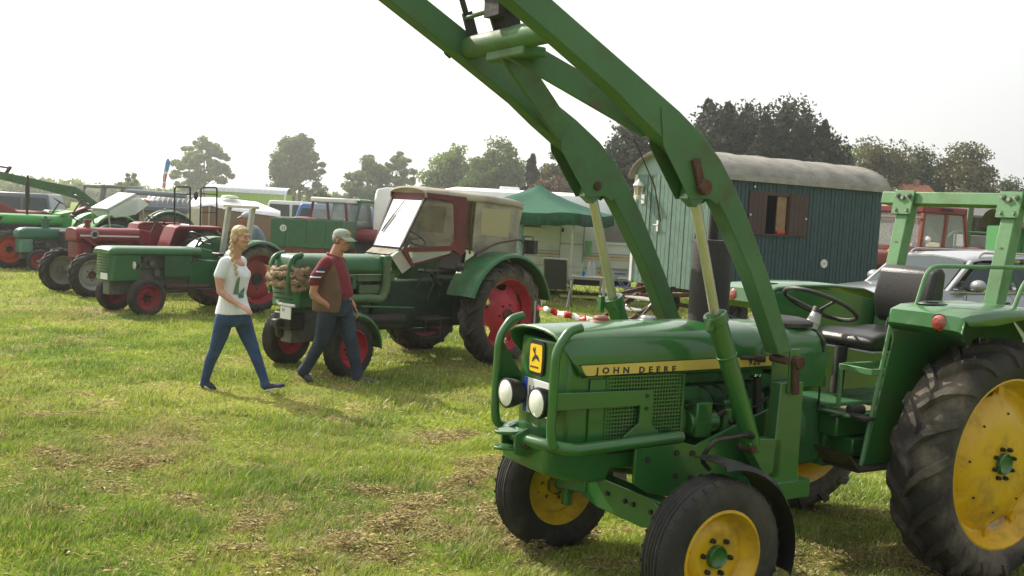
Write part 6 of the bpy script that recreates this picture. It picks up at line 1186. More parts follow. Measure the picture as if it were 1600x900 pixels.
b = MB(); b.loft([[Vector((x, 1.1 + 1.25 * math.sin(t), 2.3 + .45 * math.cos(t))) for t in np.linspace(-1.57, 1.57, 11)] for x in (-.15, 3.7)], False, False); b.build('roof', WOODR, Gw)
b = MB(); b.tube(arc([(-.1, -.05, 2.15), (.05, -.05, 2.33), (.5, -.05, 2.42), (3.6, -.05, 2.42)], .2), .04, 6); b.build('roof_edge', WOODR, Gw)
for x_ in (.8, 2.8): q = MB(); q.cyl((x_, .1, .36), (x_, .3, .36), .36, n=20); q.build('wheel', RUB, Gw)
# ------------------------------------------------------------- background things on the left and in the middle
Lw = thing('lime_wagon', 'long lime green box wagon with pale rounded roof below the twin stemmed tree', 'trailer wagon', (-15.6, 60, 0), R(2))
b = MB(); b.b2((-2.25, 0, .6), (2.25, 2.3, 2.35)); b.build('wall', mat('lime_boards', (.36, .50, .16), .6, var=.06), Lw)
b = MB()
for k in range(30): b.b2((-2.24 + k * .15, -.02, .62), (-2.24 + k * .15 + .11, 0, 2.30))
tag(b.build('wall_ribs', MATS['lime_boards'], Lw, bev=0), kind='stuff')
b = MB(); b.loft([[Vector((x, 1.15 + 1.2 * math.sin(t), 2.32 + .42 * max(0, math.cos(t)) ** .6)) for t in np.linspace(-1.57, 1.57, 11)] for x in (-2.35, 2.35)], False, False); b.build('roof', mat('pale_roof_sheet', (.58, .62, .66), .4), Lw, ang=60)
b = MB(); b.b2((2.2, -.03, .6), (2.28, .03, 2.35)); b.build('corner_post', WHT, Lw)
for x_ in (-1.5, 1.5): q = MB(); q.cyl((x_, .1, .36), (x_, .3, .36), .36, n=20); q.build('wheel', RUB, Lw)
BRN = mat('brown_awning_cloth', (.20, .125, .08), .8, var=.1, scale=3)
Tn = thing('brown_awning', 'brown cloth awning with scalloped edge under a white caravan roof, behind the seated man', 'awning', (-10.4, 38, 0), R(2))
b = MB(); b.prism([(-1.9, 0, 0), (-1.9, 0, 1.50), (-1.1, 0, 1.62), (-.75, 0, 1.68), (-.2, 0, 1.55), (1.75, 0, 1.40), (1.75, 0, 0)], (0, .05, 0)); b.build('front_wall', BRN, Tn)
b = MB(); b.loft([[Vector((x, y, z)) for x, z in ((-1.95, 1.50), (-1.1, 1.63), (-.75, 1.69), (-.2, 1.56), (1.8, 1.38))] for y in (0, .0)] + [[Vector((x, 1.5, z)) for x, z in ((-1.8, 1.95), (-1.1, 1.98), (-.6, 1.97), (.6, 1.9), (1.5, 1.6))]], False, False); o_ = b.build('roof', mat('white_sheet', (.8, .8, .8), .6), Tn); m_ = o_.modifiers.new('s', 'SOLIDIFY'); m_.thickness = .02
b = MB(); b.cyl((-.78, -.03, 0), (-.78, -.03, 1.66), .025); b.cyl((-1.88, -.03, 0), (-1.88, -.03, 1.5), .025); b.cyl((1.7, -.03, 0), (1.7, -.03, 1.4), .025); b.build('pole', BEIGE, Tn)
b = MB()
for k in range(24): b.box((-1.9 + k * .155, -.02, (1.50 + .16 * max(0, 1 - abs(-1.9 + k * .155 + .75) / 1.1) if k < 12 else 1.52 - (k - 12) * .010) - .02), (.08, .01, .03))
tag(b.build('scalloped_edge', BLKM, Tn), kind='stuff')
b = MB(); b.lathe([(.001, .1), (.28, .08), (.34, .0)], (-.35, 1.2, 2.0), 'z', 14); b.build('roof_vent', WHT, Tn)
Ve = thing('expedition_van', 'pale van with ribbed roof, grey canopy and an amber beacon behind the cab frame', 'van', (-11.75, 34, 0), R(3))
b = MB(); b.b2((-.9, 0, .5), (1.0, 2.0, 1.62)); b.build('body', mat('cream_van_paint', (.55, .53, .42), .5), Ve, bev=.06)
b = MB(); b.b2((-.98, -.35, 1.42), (1.08, .05, 1.60)); b.build('canopy', mat('blue_grey_canopy', (.15, .17, .20), .7), Ve, bev=.04)
b = MB(); b.loft([[Vector((x, y, z)) for y, z in ((-.05, 1.60), (.1, 1.80), (.6, 1.98), (1.9, 2.0))] for x in (-.95, 1.05)], False, False); o_ = b.build('roof', mat('grey_tin_roof', (.30, .31, .32), .5), Ve); m_ = o_.modifiers.new('s', 'SOLIDIFY'); m_.thickness = .03
for k in range(9): b = MB(); b.tube([(-.3 + k * .16, -.02, 1.64), (-.3 + k * .16, .12, 1.82), (-.3 + k * .16, .6, 2.0)], .012, 5); b.build('roof_rib', MATS['grey_tin_roof'], Ve)
b = MB(); b.ball((-.38, .0, 1.74), (.10, .10, .075), 12, 8); b.build('beacon', ORG, Ve)
b = MB(); b.b2((-.9, .3, 1.78), (-.45, .9, 1.99)); b.build('roof_locker', WHT, Ve, bev=.05)
for p_ in ((.05, .22, .9, 1.35), (.45, .62, .7, 1.3)):
    b = MB(); b.b2((p_[0], -.015, p_[2]), (p_[0] + .03, 0, p_[3])); b.b2((p_[0] - .12, -.015, (p_[2] + p_[3]) / 2), (p_[0] + .15, 0, (p_[2] + p_[3]) / 2 + .03)); b.build('door_lock_bar', BLKM, Ve)
b = MB(); b.cyl((-.95, 0, 2.02), (.95, 0, 1.98), .09); b.build('rolled_tarp', mat('rolled_grey_tarp', (.22, .25, .27), .7), Ve)
b = MB(); b.b2((-.85, -.02, .7), (-.55, 0, 1.4)); b.build('rear_window', CGL, Ve)
q = MB(); q.cyl((-.6, .1, .36), (-.6, .3, .36), .36, n=20); q.build('wheel', RUB, Ve); q = MB(); q.cyl((.7, .1, .36), (.7, .3, .36), .36, n=20); q.build('wheel', RUB, Ve)
# tilted weather screen over the red tractor hood
Ts = thing('open_roof_tractor', 'small tractor with a tilted grey plastic weather roof behind the red hood', 'tractor', (-10.2, 26.0, 0), math.pi + R(48))
b = MB(); b.prism([(.20, -.45, 1.50), (.20, .45, 1.50), (-.55, .45, 1.93), (-.55, -.45, 1.93)], (.05, 0, .06)); b.build('weather_roof', mat('grey_plastic_sheet', (.42, .46, .46), .3, var=.15), Ts, bev=.03)
for s in (1, -1): b = MB(); b.prism([(.20, s * .45, 1.50), (-.55, s * .45, 1.93), (-.85, s * .45, 1.72), (-.5, s * .45, 1.45), (.05, s * .45, 1.35)], (0, s * .01, 0)); b.build('side_screen', glass('milky_plastic', (.7, .75, .75), .55, .2), Ts)
for s in (1, -1): b = MB(); b.tube([(.1, s * .42, .9), (.2, s * .42, 1.5)], .02, 6); b.build('post', STEEL, Ts); b = MB(); b.tube([(-.8, s * .42, .8), (-.7, s * .42, 1.75)], .02, 6); b.build('post', STEEL, Ts)
b = MB(); b.b2((-.9, -.3, .55), (1.1, .3, 1.0)); b.build('body', BLKM, Ts, bev=.05); 
for x_, r_ in ((1.0, .33), (-.8, .6)):
    for s in (1, -1): q = MB(); q.cyl((x_, s * .5, r_), (x_, s * .75, r_), r_, n=24); q.build('wheel', RUB, Ts)
# two sided trailer with the round 25 sign
Tr = thing('farm_trailer', 'small green steel trailer with dented side and round white speed sign', 'trailer', (-5.2, 26, 0), R(-2))
GT = mat('trailer_green', (.03, .125, .055), .55, var=.15, dirt=(.12, .06, .04), damt=.4, dscale=5)
for (x0_, x1_) in ((-.92, -.55), (-.54, -.02), (-.01, .47), (.48, .90)):
    b = MB(); b.b2((x0_, 0, .86), (x1_, .03, 1.56)); b.build('side_board', GT, Tr, bev=.01)
b = MB(); b.b2((-.92, .03, .84), (.90, 1.7, .90)); b.b2((-.92, 1.67, .86), (.90, 1.7, 1.56)); b.b2((-.92, .03, .86), (-.89, 1.7, 1.56)); b.b2((.87, .03, .86), (.90, 1.7, 1.56)); b.build('box', GT, Tr)
b = MB(); b.b2((-.95, .05, .72), (.95, .12, .84)); b.b2((-.5, .02, .6), (-.4, .1, .9)); b.b2((.35, .02, .6), (.45, .1, .9)); b.b2((-.95, 1.5, .72), (.95, 1.57, .84)); b.build('frame', mat('red_brown_frame', (.22, .05, .035), .7), Tr)
b = MB(); b.cyl((-.60, -.012, 1.32), (-.60, .0, 1.32), .085, n=24); o_ = b.build('speed_sign', WHT, Tr); textmesh('25', .11, 'lettering', TEXB, o_, (-.60, -.0135, 1.283), (R(90), 0, 0), align='CENTER', label='25 in black numerals')
for x_ in (-.55, .55): q = MB(); q.cyl((x_, .12, .36), (x_, .32, .36), .36, n=24); q.cyl((x_, .10, .36), (x_, .12, .36), .15, n=16); q.build('wheel', RUB, Tr); q = MB(); q.cyl((x_, 1.35, .36), (x_, 1.55, .36), .36, n=24); q.build('wheel', RUB, Tr)
# white roofed vehicle and blue one behind
for nm, lab, X_, Y_, w_, h_, c_, ct in (('parked_van', 'white delivery van right behind the white roofed tractor cab', -3.9, 36, 1.9, 2.2, (.7, .72, .74), 'van'), ('parked_car', 'blue car seen through the glass cab of the white roofed tractor', -7.2, 42, 3.6, 1.95, (.06, .16, .42), 'car'), ('white_panel_van', 'white panel van beside the lime green wagon', -12.4, 58, 3.2, 2.0, (.7, .72, .75), 'van'), ('dark_parked_car', 'dark blue grey car under the loader arms at the left', -19.6, 42, 2.6, 1.75, (.08, .11, .14), 'car')):
    t = thing(nm, lab, ct, (X_, Y_, 0), R(3), 'vehicles parked in the back'); mm = mat('car_paint_' + nm, c_, .35, var=.04, coat=.4)
    b = MB(); b.loft([[Vector((x, y, z)) for y, z in ((-.85, .3), (-.9, h_ * .5), (-.88, h_ * .56), (.88, h_ * .56), (.9, h_ * .5), (.85, .3))] for x in (-w_ / 2, -w_ / 2 + .1, w_ / 2 - .1, w_ / 2)]); b.build('body', mm, t, bev=.05)
    b = MB(); b.loft([[Vector((x * k, y * k2, z)) for x, y in ((-w_ / 2 + .15, -.86), (w_ / 2 - .15, -.86), (w_ / 2 - .15, .86), (-w_ / 2 + .15, .86))] for z, k, k2 in ((h_ * .55, 1, 1), (h_ * .95, .86, .86), (h_, .80, .8))]); b.build('roof', mm, t, bev=.04)
    for k in range(2): b = MB(); b.prism([(-w_ * .40 + k * w_ * .42, -.885, h_ * .58), (-w_ * .02 + k * w_ * .42, -.885, h_ * .58), (-w_ * .03 + k * w_ * .38, -.80, h_ * .90), (-w_ * .36 + k * w_ * .38, -.80, h_ * .90)], (0, -.015, 0)); b.build('window', CGL, t)
    for x_ in (-w_ * .3, w_ * .3): q = MB(); q.cyl((x_, -.92, .32), (x_, -.72, .32), .32, n=18); q.build('wheel', RUB, t)
# feather flag
Ff = thing('feather_flag', 'tall blue and red feather flag standing far behind the vans', 'flag', (-20.45, 60, 0), 0)
b = MB(); b.cyl((0, 0, 0), (.18, 0, 4.0), .03, .015); b.build('pole', WHT, Ff)
fl = [(.0, 2.35, 0), (.14, 2.35, 0), (.16, 2.9, .0), (.26, 3.4, 0), (.36, 3.8, 0), (.34, 4.0, 0), (.22, 4.05, 0), (.12, 3.7, 0), (.03, 3.0, 0)]
for a_, z0_, z1_ in (((.06, .20, .55), 3.3, 4.05), ((.62, .62, .64), 3.15, 3.3), ((.5, .05, .05), 2.7, 3.15), ((.6, .6, .62), 2.62, 2.7), ((.5, .05, .05), 2.35, 2.62)):
    zs_ = np.linspace(z0_, z1_, 5); lf_ = [(np.interp(z, [2.35, 3.0, 3.7, 4.05], [.02, .05, .14, .26]), z) for z in zs_]; rt_ = [(np.interp(z, [2.35, 2.9, 3.4, 3.8, 4.05], [.20, .24, .36, .46, .34]), z) for z in zs_]
    b = MB(); b.pxz(lf_ + rt_[::-1], -.01, .01); b.build('flag_panel', mat('flag_%.2f' % a_[0], a_, .7, var=.04), Ff)
# barrier tape far away between the tractors
b = MB()
t2 = thing('barrier_tape', 'short piece of red and white tape behind the rope nosed tractor', 'tape', (0, 0, 0))
for k in range(12):
    b = MB(); b.b2((-5.1 + k * .12, 21.0, .66), (-4.98 + k * .12, 21.002, .74)); b.build('tape_segment', TR if k % 2 else TW, t2)
for k, x_ in enumerate((-5.12, -3.62)):
    b = MB(); b.b2((-.035, -.03, -.02), (.035, .03, .85)); o = b.build('wooden_stake', MATS['raw_wood'], None); o.location = (x_, 21.02, 0); tag(o, ['stake at the left end of the far barrier tape', 'stake at the right end of the far barrier tape'][k], 'stake')
# ================================================================== people
def cap_(b, p, q, r1, r2=None, n=14):
    r2 = r1 if r2 is None else r2; p = Vector(p); q = Vector(q); u, v, d = frame_of(q - p); L_ = (q - p).length; rings = []
    for k in range(1, 5): a = math.pi / 2 * (1 - k / 5); rings.append((p - d * r1 * math.sin(a), r1 * math.cos(a)))
    rings.append((p, r1)); rings.append((q, r2))
    for k in range(1, 5): a = math.pi / 2 * k / 5; rings.append((q + d * r2 * math.sin(a), r2 * math.cos(a)))
    b.loft([[c + (u * math.cos(2 * math.pi * j / n) + v * math.sin(2 * math.pi * j / n)) * r for j in range(n)] for c, r in rings])
def chain(b, pts, rs):
    for i in range(len(pts) - 1): cap_(b, pts[i], pts[i + 1], rs[i], rs[i + 1])
def ell(b, c, r, rot=(0, 0, 0), n=16, m=12):
    t = MB(); t.ball((0, 0, 0), r, n, m); from mathutils import Euler
    M = Euler(rot).to_matrix(); b.add([Vector(c) + M @ Vector(v) for v in t.v], t.f)
def cuts(b, rings): b.loft(rings)
def oval(c, rx, ry, n=20, tilt=0, p=2.0):
    out = []
    for k in range(n):
        a = 2 * math.pi * k / n; ca, sa = math.cos(a), math.sin(a); out.append(Vector((c[0] + rx * math.copysign(abs(ca) ** (2 / p), ca), c[1] + ry * math.copysign(abs(sa) ** (2 / p), sa), c[2] + tilt * ca * rx)))
    return out
def fuse(b, name, m, parent, vox=.009, sm=4, label=None, keep=None):
    me = bpy.data.meshes.new('t'); me.from_pydata(b.v, [], b.f); bm = bmesh.new(); bm.from_mesh(me); bmesh.ops.remove_doubles(bm, verts=bm.verts, dist=1e-6); bmesh.ops.recalc_face_normals(bm, faces=bm.faces); bm.to_mesh(me); bm.free()
    o = bpy.data.objects.new('t', me); col.objects.link(o); r_ = o.modifiers.new('r', 'REMESH'); r_.mode = 'VOXEL'; r_.voxel_size = vox; r_.use_smooth_shade = True
    s_ = o.modifiers.new('s', 'SMOOTH'); s_.factor = .5; s_.iterations = sm
    dg = bpy.context.evaluated_depsgraph_get(); m2 = bpy.data.meshes.new_from_object(o.evaluated_get(dg)); bpy.data.objects.remove(o); m2.name = name
    m2.materials.clear(); m2.materials.append(m); m2.polygons.foreach_set('use_smooth', [True] * len(m2.polygons))
    o = bpy.data.objects.new(name, m2); col.objects.link(o); o.parent = parent
    if label: o['label'] = label
    return o
SKIN = mat('skin', (.50, .27, .19), .5, var=.08, scale=20); SKIN2 = mat('tanned_skin', (.42, .20, .13), .5, var=.1, scale=20)
SKIN.node_tree.nodes['Principled BSDF'].inputs['Subsurface Weight'].default_value = .1
def head(b, c, yaw=0, s=1.0, male=False, tilt=0):
    """head facing +x, c = centre of the skull; real size when s = 1"""
    M = Matrix.Rotation(yaw, 3, 'Z') @ Matrix.Rotation(tilt, 3, 'Y'); t = MB()
    ell(t, (-.012, 0, .035), (.094, .074, .083)); ell(t, (.030, 0, -.010), (.062, .060, .085)); ell(t, (.045, 0, -.066), (.042, .045, .036)); ell(t, (.020, 0, -.045), (.055, .056, .05))
    ell(t, (.064, 0, -.096), (.018, .022, .015)); ell(t, (.082, 0, .040), (.018, .050, .014))
    cap_(t, (.092, 0, .018), (.112, 0, -.020), .008, .013); ell(t, (.098, .012, -.026), (.010, .008, .008)); ell(t, (.098, -.012, -.026), (.010, .008, .008))
    ell(t, (.087, 0, -.056), (.011, .024, .007)); ell(t, (.084, 0, -.068), (.011, .021, .008))
    for s_ in (1, -1): ell(t, (.072, s_ * .032, -.015), (.020, .022, .02)); ell(t, (.0, s_ * .076, -.005), (.018, .008, .030), (0, -.2, 0)); ell(t, (.083, s_ * .030, .016), (.010, .014, .009))
    if male: ell(t, (.03, 0, -.088), (.045, .05, .03))
    b.add([Vector(c) + M @ (Vector(v) * s) for v in t.v], t.f)
    return lambda p: Vector(c) + M @ (Vector(p) * s)
def hand(b, w, d, up, s=1.0, curl=.5, side=1):
    """w wrist, d direction of fingers, up = back of hand normal"""
    w = Vector(w); d = Vector(d).normalized(); up = Vector(up); up = (up - d * up.dot(d)).normalized(); sdv = d.cross(up) * side
    pc = w + d * .045 * s
    for k in range(4):
        o = (k - 1.5) * .019 * s; cap_(b, w + d * .01 * s + sdv * o * .7, w + d * .085 * s + sdv * o, .0145 * s, .0115 * s, 10)
        L_ = (.040, .046, .043, .034)[k] * s; p = w + d * .088 * s + sdv * o; c_ = curl * (1 + .12 * k); dd = (d * math.cos(c_ * .5) - up * math.sin(c_ * .5)); q = p + dd * L_; d2 = (d * math.cos(c_ * 1.4) - up * math.sin(c_ * 1.4)); r_ = q + d2 * L_ * .6; d3 = (d * math.cos(c_ * 2.1) - up * math.sin(c_ * 2.1)); e = r_ + d3 * L_ * .45
        chain(b, [p, q, r_, e], [.0098 * s, .0088 * s, .008 * s, .007 * s])
    t0 = w + d * .02 * s - sdv * .024 * s; t1 = w + d * .058 * s - sdv * .050 * s - up * .012 * s; t2 = w + d * .092 * s - sdv * .054 * s - up * .022 * s
    chain(b, [t0, t1, t2], [.014 * s, .0105 * s, .008 * s])
DEN = mat('blue_denim', (.022, .052, .13), .85, var=.3, scale=7, bump=.35, bscale=220, dirt=(.07, .12, .21), damt=.5, dscale=5)
DEN2 = mat('dark_denim', (.018, .030, .052), .85, var=.3, scale=7, bump=.35, bscale=220, dirt=(.08, .11, .15), damt=.5, dscale=4)
# ------------------------------------------------------------------ walking girl, faces right; near side is her right side (y < 0)
g = thing('person', 'girl with blonde braid in white printed shirt and blue jeans walking to the right', 'person', (-2.81, 10.68, 0), R(-16))
b = MB(); hm = head(b, (.000, 0, 1.592), yaw=R(-14), s=1.0, tilt=.04)
cap_(b, (-.035, 0, 1.52), (-.062, 0, 1.36), .052, .060); ell(b, (-.075, 0, 1.30), (.085, .16, .09)); ell(b, (-.035, 0, 1.315), (.075, .10, .065)); ell(b, (-.08, 0, 1.05), (.09, .13, .25)); ell(b, (-.075, 0, .86), (.10, .15, .12))
chain(b, [(-.085, -.165, 1.335), (-.115, -.205, 1.19), (-.085, -.215, 1.045)], [.050, .045, .038]); chain(b, [(-.085, -.215, 1.045), (.02, -.205, .975), (.118, -.19, .925)], [.038, .034, .025])
hand(b, (.118, -.19, .925), (1, .02, -.42), (.35, -.25, .9), .95, .35, 1)
chain(b, [(-.085, .165, 1.335), (-.20, .20, 1.16), (-.25, .21, 1.03)], [.046, .040, .033]); chain(b, [(-.25, .21, 1.03), (-.27, .215, .90), (-.25, .21, .80)], [.033, .028, .022]); hand(b, (-.25, .21, .80), (.15, .05, -1), (-.2, .9, 0), .95, .5, 1)
chain(b, [(-.09, -.08, .80), (-.20, -.08, .42), (-.33, -.08, .10)], [.07, .045, .03]); chain(b, [(-.05, .08, .80), (.14, .08, .44), (.29, .08, .10)], [.07, .045, .03])
fuse(b, 'body', SKIN, g, .0065, 3)
b = MB(); b.loft([oval((-.075, 0, 1.365), .082, .108, tilt=-.42), oval((-.076, 0, 1.345), .100, .160, tilt=-.25), oval((-.070, 0, 1.29), .118, .170), oval((-.052, 0, 1.20), .145, .165), oval((-.058, 0, 1.12), .135, .155), oval((-.070, 0, 1.02), .130, .145), oval((-.066, 0, .93), .150, .158), oval((-.060, 0, .86), .176, .172), oval((-.058, 0, .805), .190, .180, tilt=.05)])
ell(b, (.045, .065, 1.215), (.036, .055, .06)); ell(b, (.045, -.065, 1.215), (.036, .055, .06))
for s in (1, -1):
    e_ = (-.112, s * .200, 1.215) if s < 0 else (-.165, s * .195, 1.225); chain(b, [(-.083, s * .150, 1.335), e_], [.066, .058])
fuse(b, 'shirt', mat('white_cotton', (.70, .73, .78), .85, var=.05, scale=5, bump=.5, bscale=16), g, .009, 4)
for nm, pts_, mm in (('print_tree', [(-.02, 1.03), (.05, 1.02), (.045, 1.08), (.035, 1.15), (.015, 1.20), (-.005, 1.14), (-.02, 1.09)], mat('print_green_grey', (.12, .18, .13), .8)), ('print_blot', [(.02, .98), (.10, .975), (.115, 1.03), (.07, 1.06), (.04, 1.02)], mat('print_teal', (.04, .16, .10), .8)), ('print_yellow', [(-.06, .90), (.05, .875), (.07, .90), (-.02, .925)], mat('print_yellow_mat', (.62, .62, .35), .8))):
    pass
# shirt print: flat patches following the chest
def patch(parent, name, outline, m, yf):
    bm = bmesh.new(); vs = [bm.verts.new((yf(a, z)[0], yf(a, z)[1], z)) for a, z in outline]; bm.faces.new(vs); me = bpy.data.meshes.new(name); bm.to_mesh(me); bm.free(); me.materials.append(m); o = bpy.data.objects.new(name, me); col.objects.link(o); o.parent = parent; return o
surf = lambda a, z: (np.interp(z, [.80, .86, .93, 1.02, 1.12, 1.20, 1.29], [-.058, -.060, -.066, -.070, -.058, -.045, -.065]) + (np.interp(z, [.80, .86, .93, 1.02, 1.12, 1.20, 1.29], [.190, .176, .150, .130, .137, .152, .12]) + .006) * math.cos(a), (np.interp(z, [.80, .86, .93, 1.02, 1.12, 1.20, 1.29], [.18, .172, .158, .145, .157, .168, .17]) + .006) * math.sin(a))
def grid_patch(name, a0, a1, z0, z1, m, f=lambda u, v: True, n=14, off=.0):
    b = MB()
    for i in range(n):
        for j in range(n):
            if f((i + .5) / n, (j + .5) / n):
                q = []
                for di, dj in ((0, 0), (1, 0), (1, 1), (0, 1)):
                    a = a0 + (a1 - a0) * (i + di) / n; z = z0 + (z1 - z0) * (j + dj) / n; p = surf(a, z); q.append((p[0] + off * math.cos(a), p[1] + off * math.sin(a), z))
                b.add(q, [(0, 1, 2, 3)])
    return b.build(name, m, g, ang=60)
PG = mat('print_green_grey', (.10, .16, .11), .8, var=.4, scale=30); PT = mat('print_teal', (.03, .15, .09), .8, var=.3, scale=30); PY = mat('print_yellow', (.58, .60, .34), .8)
grid_patch('shirt_print', -.95, -.62, 1.02, 1.20, PG, lambda u, v: abs(u - .5) < .48 * (1 - v) ** .6 + .08, off=.004); grid_patch('shirt_print', -.62, -.18, .985, 1.10, PT, lambda u, v: v < .35 + .6 * u and not (.3 < v < .55 and (int(u * 9) % 2)), off=.004); grid_patch('shirt_print', -.9, -.3, .885, .93, PY, lambda u, v: abs(v - .5) < .35, off=.005)
# jeans: right leg (near) back, left leg forward
b = MB(); b.loft([oval((-.064, 0, .895), .135, .150), oval((-.064, 0, .84), .160, .168), oval((-.062, 0, .77), .175, .176), oval((-.060, 0, .72), .165, .172), oval((-.055, 0, .68), .12, .13)])
chain(b, [(-.105, -.085, .76), (-.145, -.090, .60), (-.200, -.090, .42), (-.245, -.09, .33), (-.305, -.088, .12), (-.312, -.088, .06)], [.098, .086, .066, .060, .046, .050])
chain(b, [(-.010, .085, .76), (.055, .088, .60), (.135, .088, .44), (.175, .088, .36), (.275, .088, .14), (.292, .088, .085)], [.098, .086, .066, .060, .046, .052])
fuse(b, 'jeans', DEN, g, .009, 3)
SHO = mat('dark_canvas_shoe', (.03, .032, .04), .8, var=.2); SOL = mat('white_rubber_sole', (.62, .60, .56), .6)
def shoe(parent, heel, toe, y, m, sm_, w_=.042, h_=.055):
    h = Vector((heel[0], y, heel[1])); t = Vector((toe[0], y, toe[1])); d = (t - h).normalized(); n = Vector((-d.z, 0, d.x)); b = MB(); L_ = (t - h).length
    ell(b, h + d * .05 + n * .05, (.05, w_ * .8, .05)); cap_(b, h + d * .04 + n * .035, h + d * L_ * .7 + n * .032, w_ * .85, w_ * .8); ell(b, h + d * (L_ - .055) + n * .026, (.065, w_, .030), (0, -math.atan2(d.z, d.x), 0)); o = fuse(b, 'shoe', m, parent, .008, 3)
    b = MB(); rg = []
    pts = []
    for k in range(16):
        a = 2 * math.pi * k / 16; pts.append(h + d * (L_ / 2 + L_ / 2 * math.cos(a)) + Vector((0, 1, 0)) * (w_ * (1.0 + .12 * math.cos(a))) * math.sin(a) + n * .0)
    b.prism(pts, n * .016); b.build('sole', sm_, o, bev=.003)
shoe(g, (-.375, .065), (-.195, -.005), -.088, SHO, SOL); shoe(g, (.275, .012), (.515, .075), .088, SHO, SOL)
# hair with a braid over the near shoulder
HAIR = mat('blonde_hair', (.44, .33, .17), .5, var=.35, scale=30, bump=.8, bscale=60)
b = MB(); HP = lambda x, y, z: hm((x, y, z)); M_ = R(-16)
for p_, r_ in (((-.022, 0, .055), (.098, .082, .082)), ((-.055, 0, .0), (.070, .078, .085)), ((.018, 0, .080), (.062, .070, .040)), ((-.03, .05, .0), (.06, .032, .06)), ((-.040, -.050, .012), (.058, .030, .062)), ((.010, -.040, .052), (.055, .036, .040)), ((-.055, -.040, -.045), (.040, .040, .045))): ell(b, hm(p_), tuple(q * .98 for q in r_), (0, .06, M_))
fuse(b, 'hair', HAIR, g, .0065, 7)
b = MB(); P0 = [Vector((-.060, -.070, 1.545)), Vector((-.058, -.092, 1.48)), Vector((-.040, -.110, 1.42)), Vector((-.002, -.132, 1.375)), Vector((.030, -.145, 1.32)), Vector((.044, -.148, 1.272))]
for k in range(11):
    t = k / 10 * (len(P0) - 1.001); i_ = int(t); p = P0[i_].lerp(P0[i_ + 1], t - i_); r_ = .020 - .006 * k / 10
    ell(b, p + Vector((.007 * (1 if k % 2 else -1), 0, 0)), (r_, r_ * .8, .026), (0, .5 * (1 if k % 2 else -1), 0), 10, 8)
ell(b, (.048, -.148, 1.242), (.018, .014, .035)); b_ = fuse(b, 'braid', HAIR, g, .005, 1)
for s in (1, -1):
    b = MB(); ell(b, hm((.090, s * .030, .014)), (.006, .011, .0045), (0, 0, M_), 10, 8); b.build('eye', mat('dark_eye', (.03, .025, .02), .3), g)
b = MB(); ell(b, hm((.0965, 0, -.062)), (.004, .020, .005), (0, 0, M_), 10, 8); b.build('lips', mat('lips', (.42, .13, .10), .5), g)
for s in (1, -1):
    b = MB(); ell(b, hm((.091, s * .030, .032)), (.006, .018, .003), (0, 0, M_), 10, 6); b.build('eyebrow', mat('brow_hair', (.25, .15, .07), .8), g)
# ------------------------------------------------------------------ man with cap
m = thing('person', 'man in olive cap, red polo shirt and brown vest walking, hand in his pocket', 'person', (-1.94, 11.5, 0), R(-8))
b = MB(); hm2 = head(b, (.032, 0, 1.600), yaw=R(-22), s=1.03, male=True, tilt=.08)
cap_(b, (-.0, 0, 1.52), (-.045, 0, 1.38), .066, .080); ell(b, (-.06, 0, 1.33), (.10, .19, .09)); ell(b, (-.04, 0, 1.08), (.13, .15, .28)); ell(b, (-.04, 0, .88), (.12, .16, .12))
chain(b, [(-.085, -.20, 1.345), (-.165, -.245, 1.16), (-.190, -.245, 1.01)], [.056, .048, .042]); chain(b, [(-.190, -.245, 1.01), (-.12, -.228, .945), (-.03, -.195, .890)], [.042, .038, .029]); hand(b, (-.04, -.200, .895), (1, .55, -.75), (.4, -.7, .5), .95, .3, 1)
chain(b, [(-.04, .20, 1.345), (-.0, .25, 1.16), (.0, .25, 1.02)], [.056, .048, .042]); chain(b, [(.0, .25, 1.02), (.08, .23, .92), (.14, .20, .86)], [.042, .036, .028]); hand(b, (.14, .20, .86), (.5, 0, -.8), (.8, .3, .3), .95, .6, 1)
chain(b, [(-.07, -.09, .85), (-.14, -.09, .45), (-.31, -.09, .12)], [.09, .06, .04]); chain(b, [(0, .09, .85), (.15, .09, .48), (.24, .09, .10)], [.09, .06, .04])
fuse(b, 'body', SKIN2, m, .0065, 3)
b = MB(); b.loft([oval((-.052, 0, 1.43), .075, .085), oval((-.058, 0, 1.385), .105, .165), oval((-.060, 0, 1.33), .135, .200), oval((-.040, 0, 1.22), .165, .195), oval((-.020, 0, 1.10), .180, .185), oval((-.008, 0, 1.02), .190, .185), oval((-.010, 0, .965), .175, .178), oval((-.012, 0, .935), .150, .160)])
chain(b, [(-.075, -.185, 1.345), (-.160, -.235, 1.20), (-.178, -.242, 1.145)], [.075, .068, .068]); chain(b, [(-.045, .185, 1.345), (-.02, .24, 1.19), (-.0, .245, 1.14)], [.075, .068, .066])
fuse(b, 'polo_shirt', mat('dark_red_cotton', (.17, .014, .026), .85, var=.12, scale=8, bump=.5, bscale=22), m, .009, 3)
b = MB(); b.tube([Vector((-.048 + .078 * math.cos(a), .078 * math.sin(a), 1.425 + .022 * -math.cos(a))) for a in np.linspace(.35, 2 * math.pi - .35, 24)], .014, 8); b.build('collar', MATS['dark_red_cotton'], m)
b = MB()
for z, c in ((1.245, 0), (1.200, 1)): pass
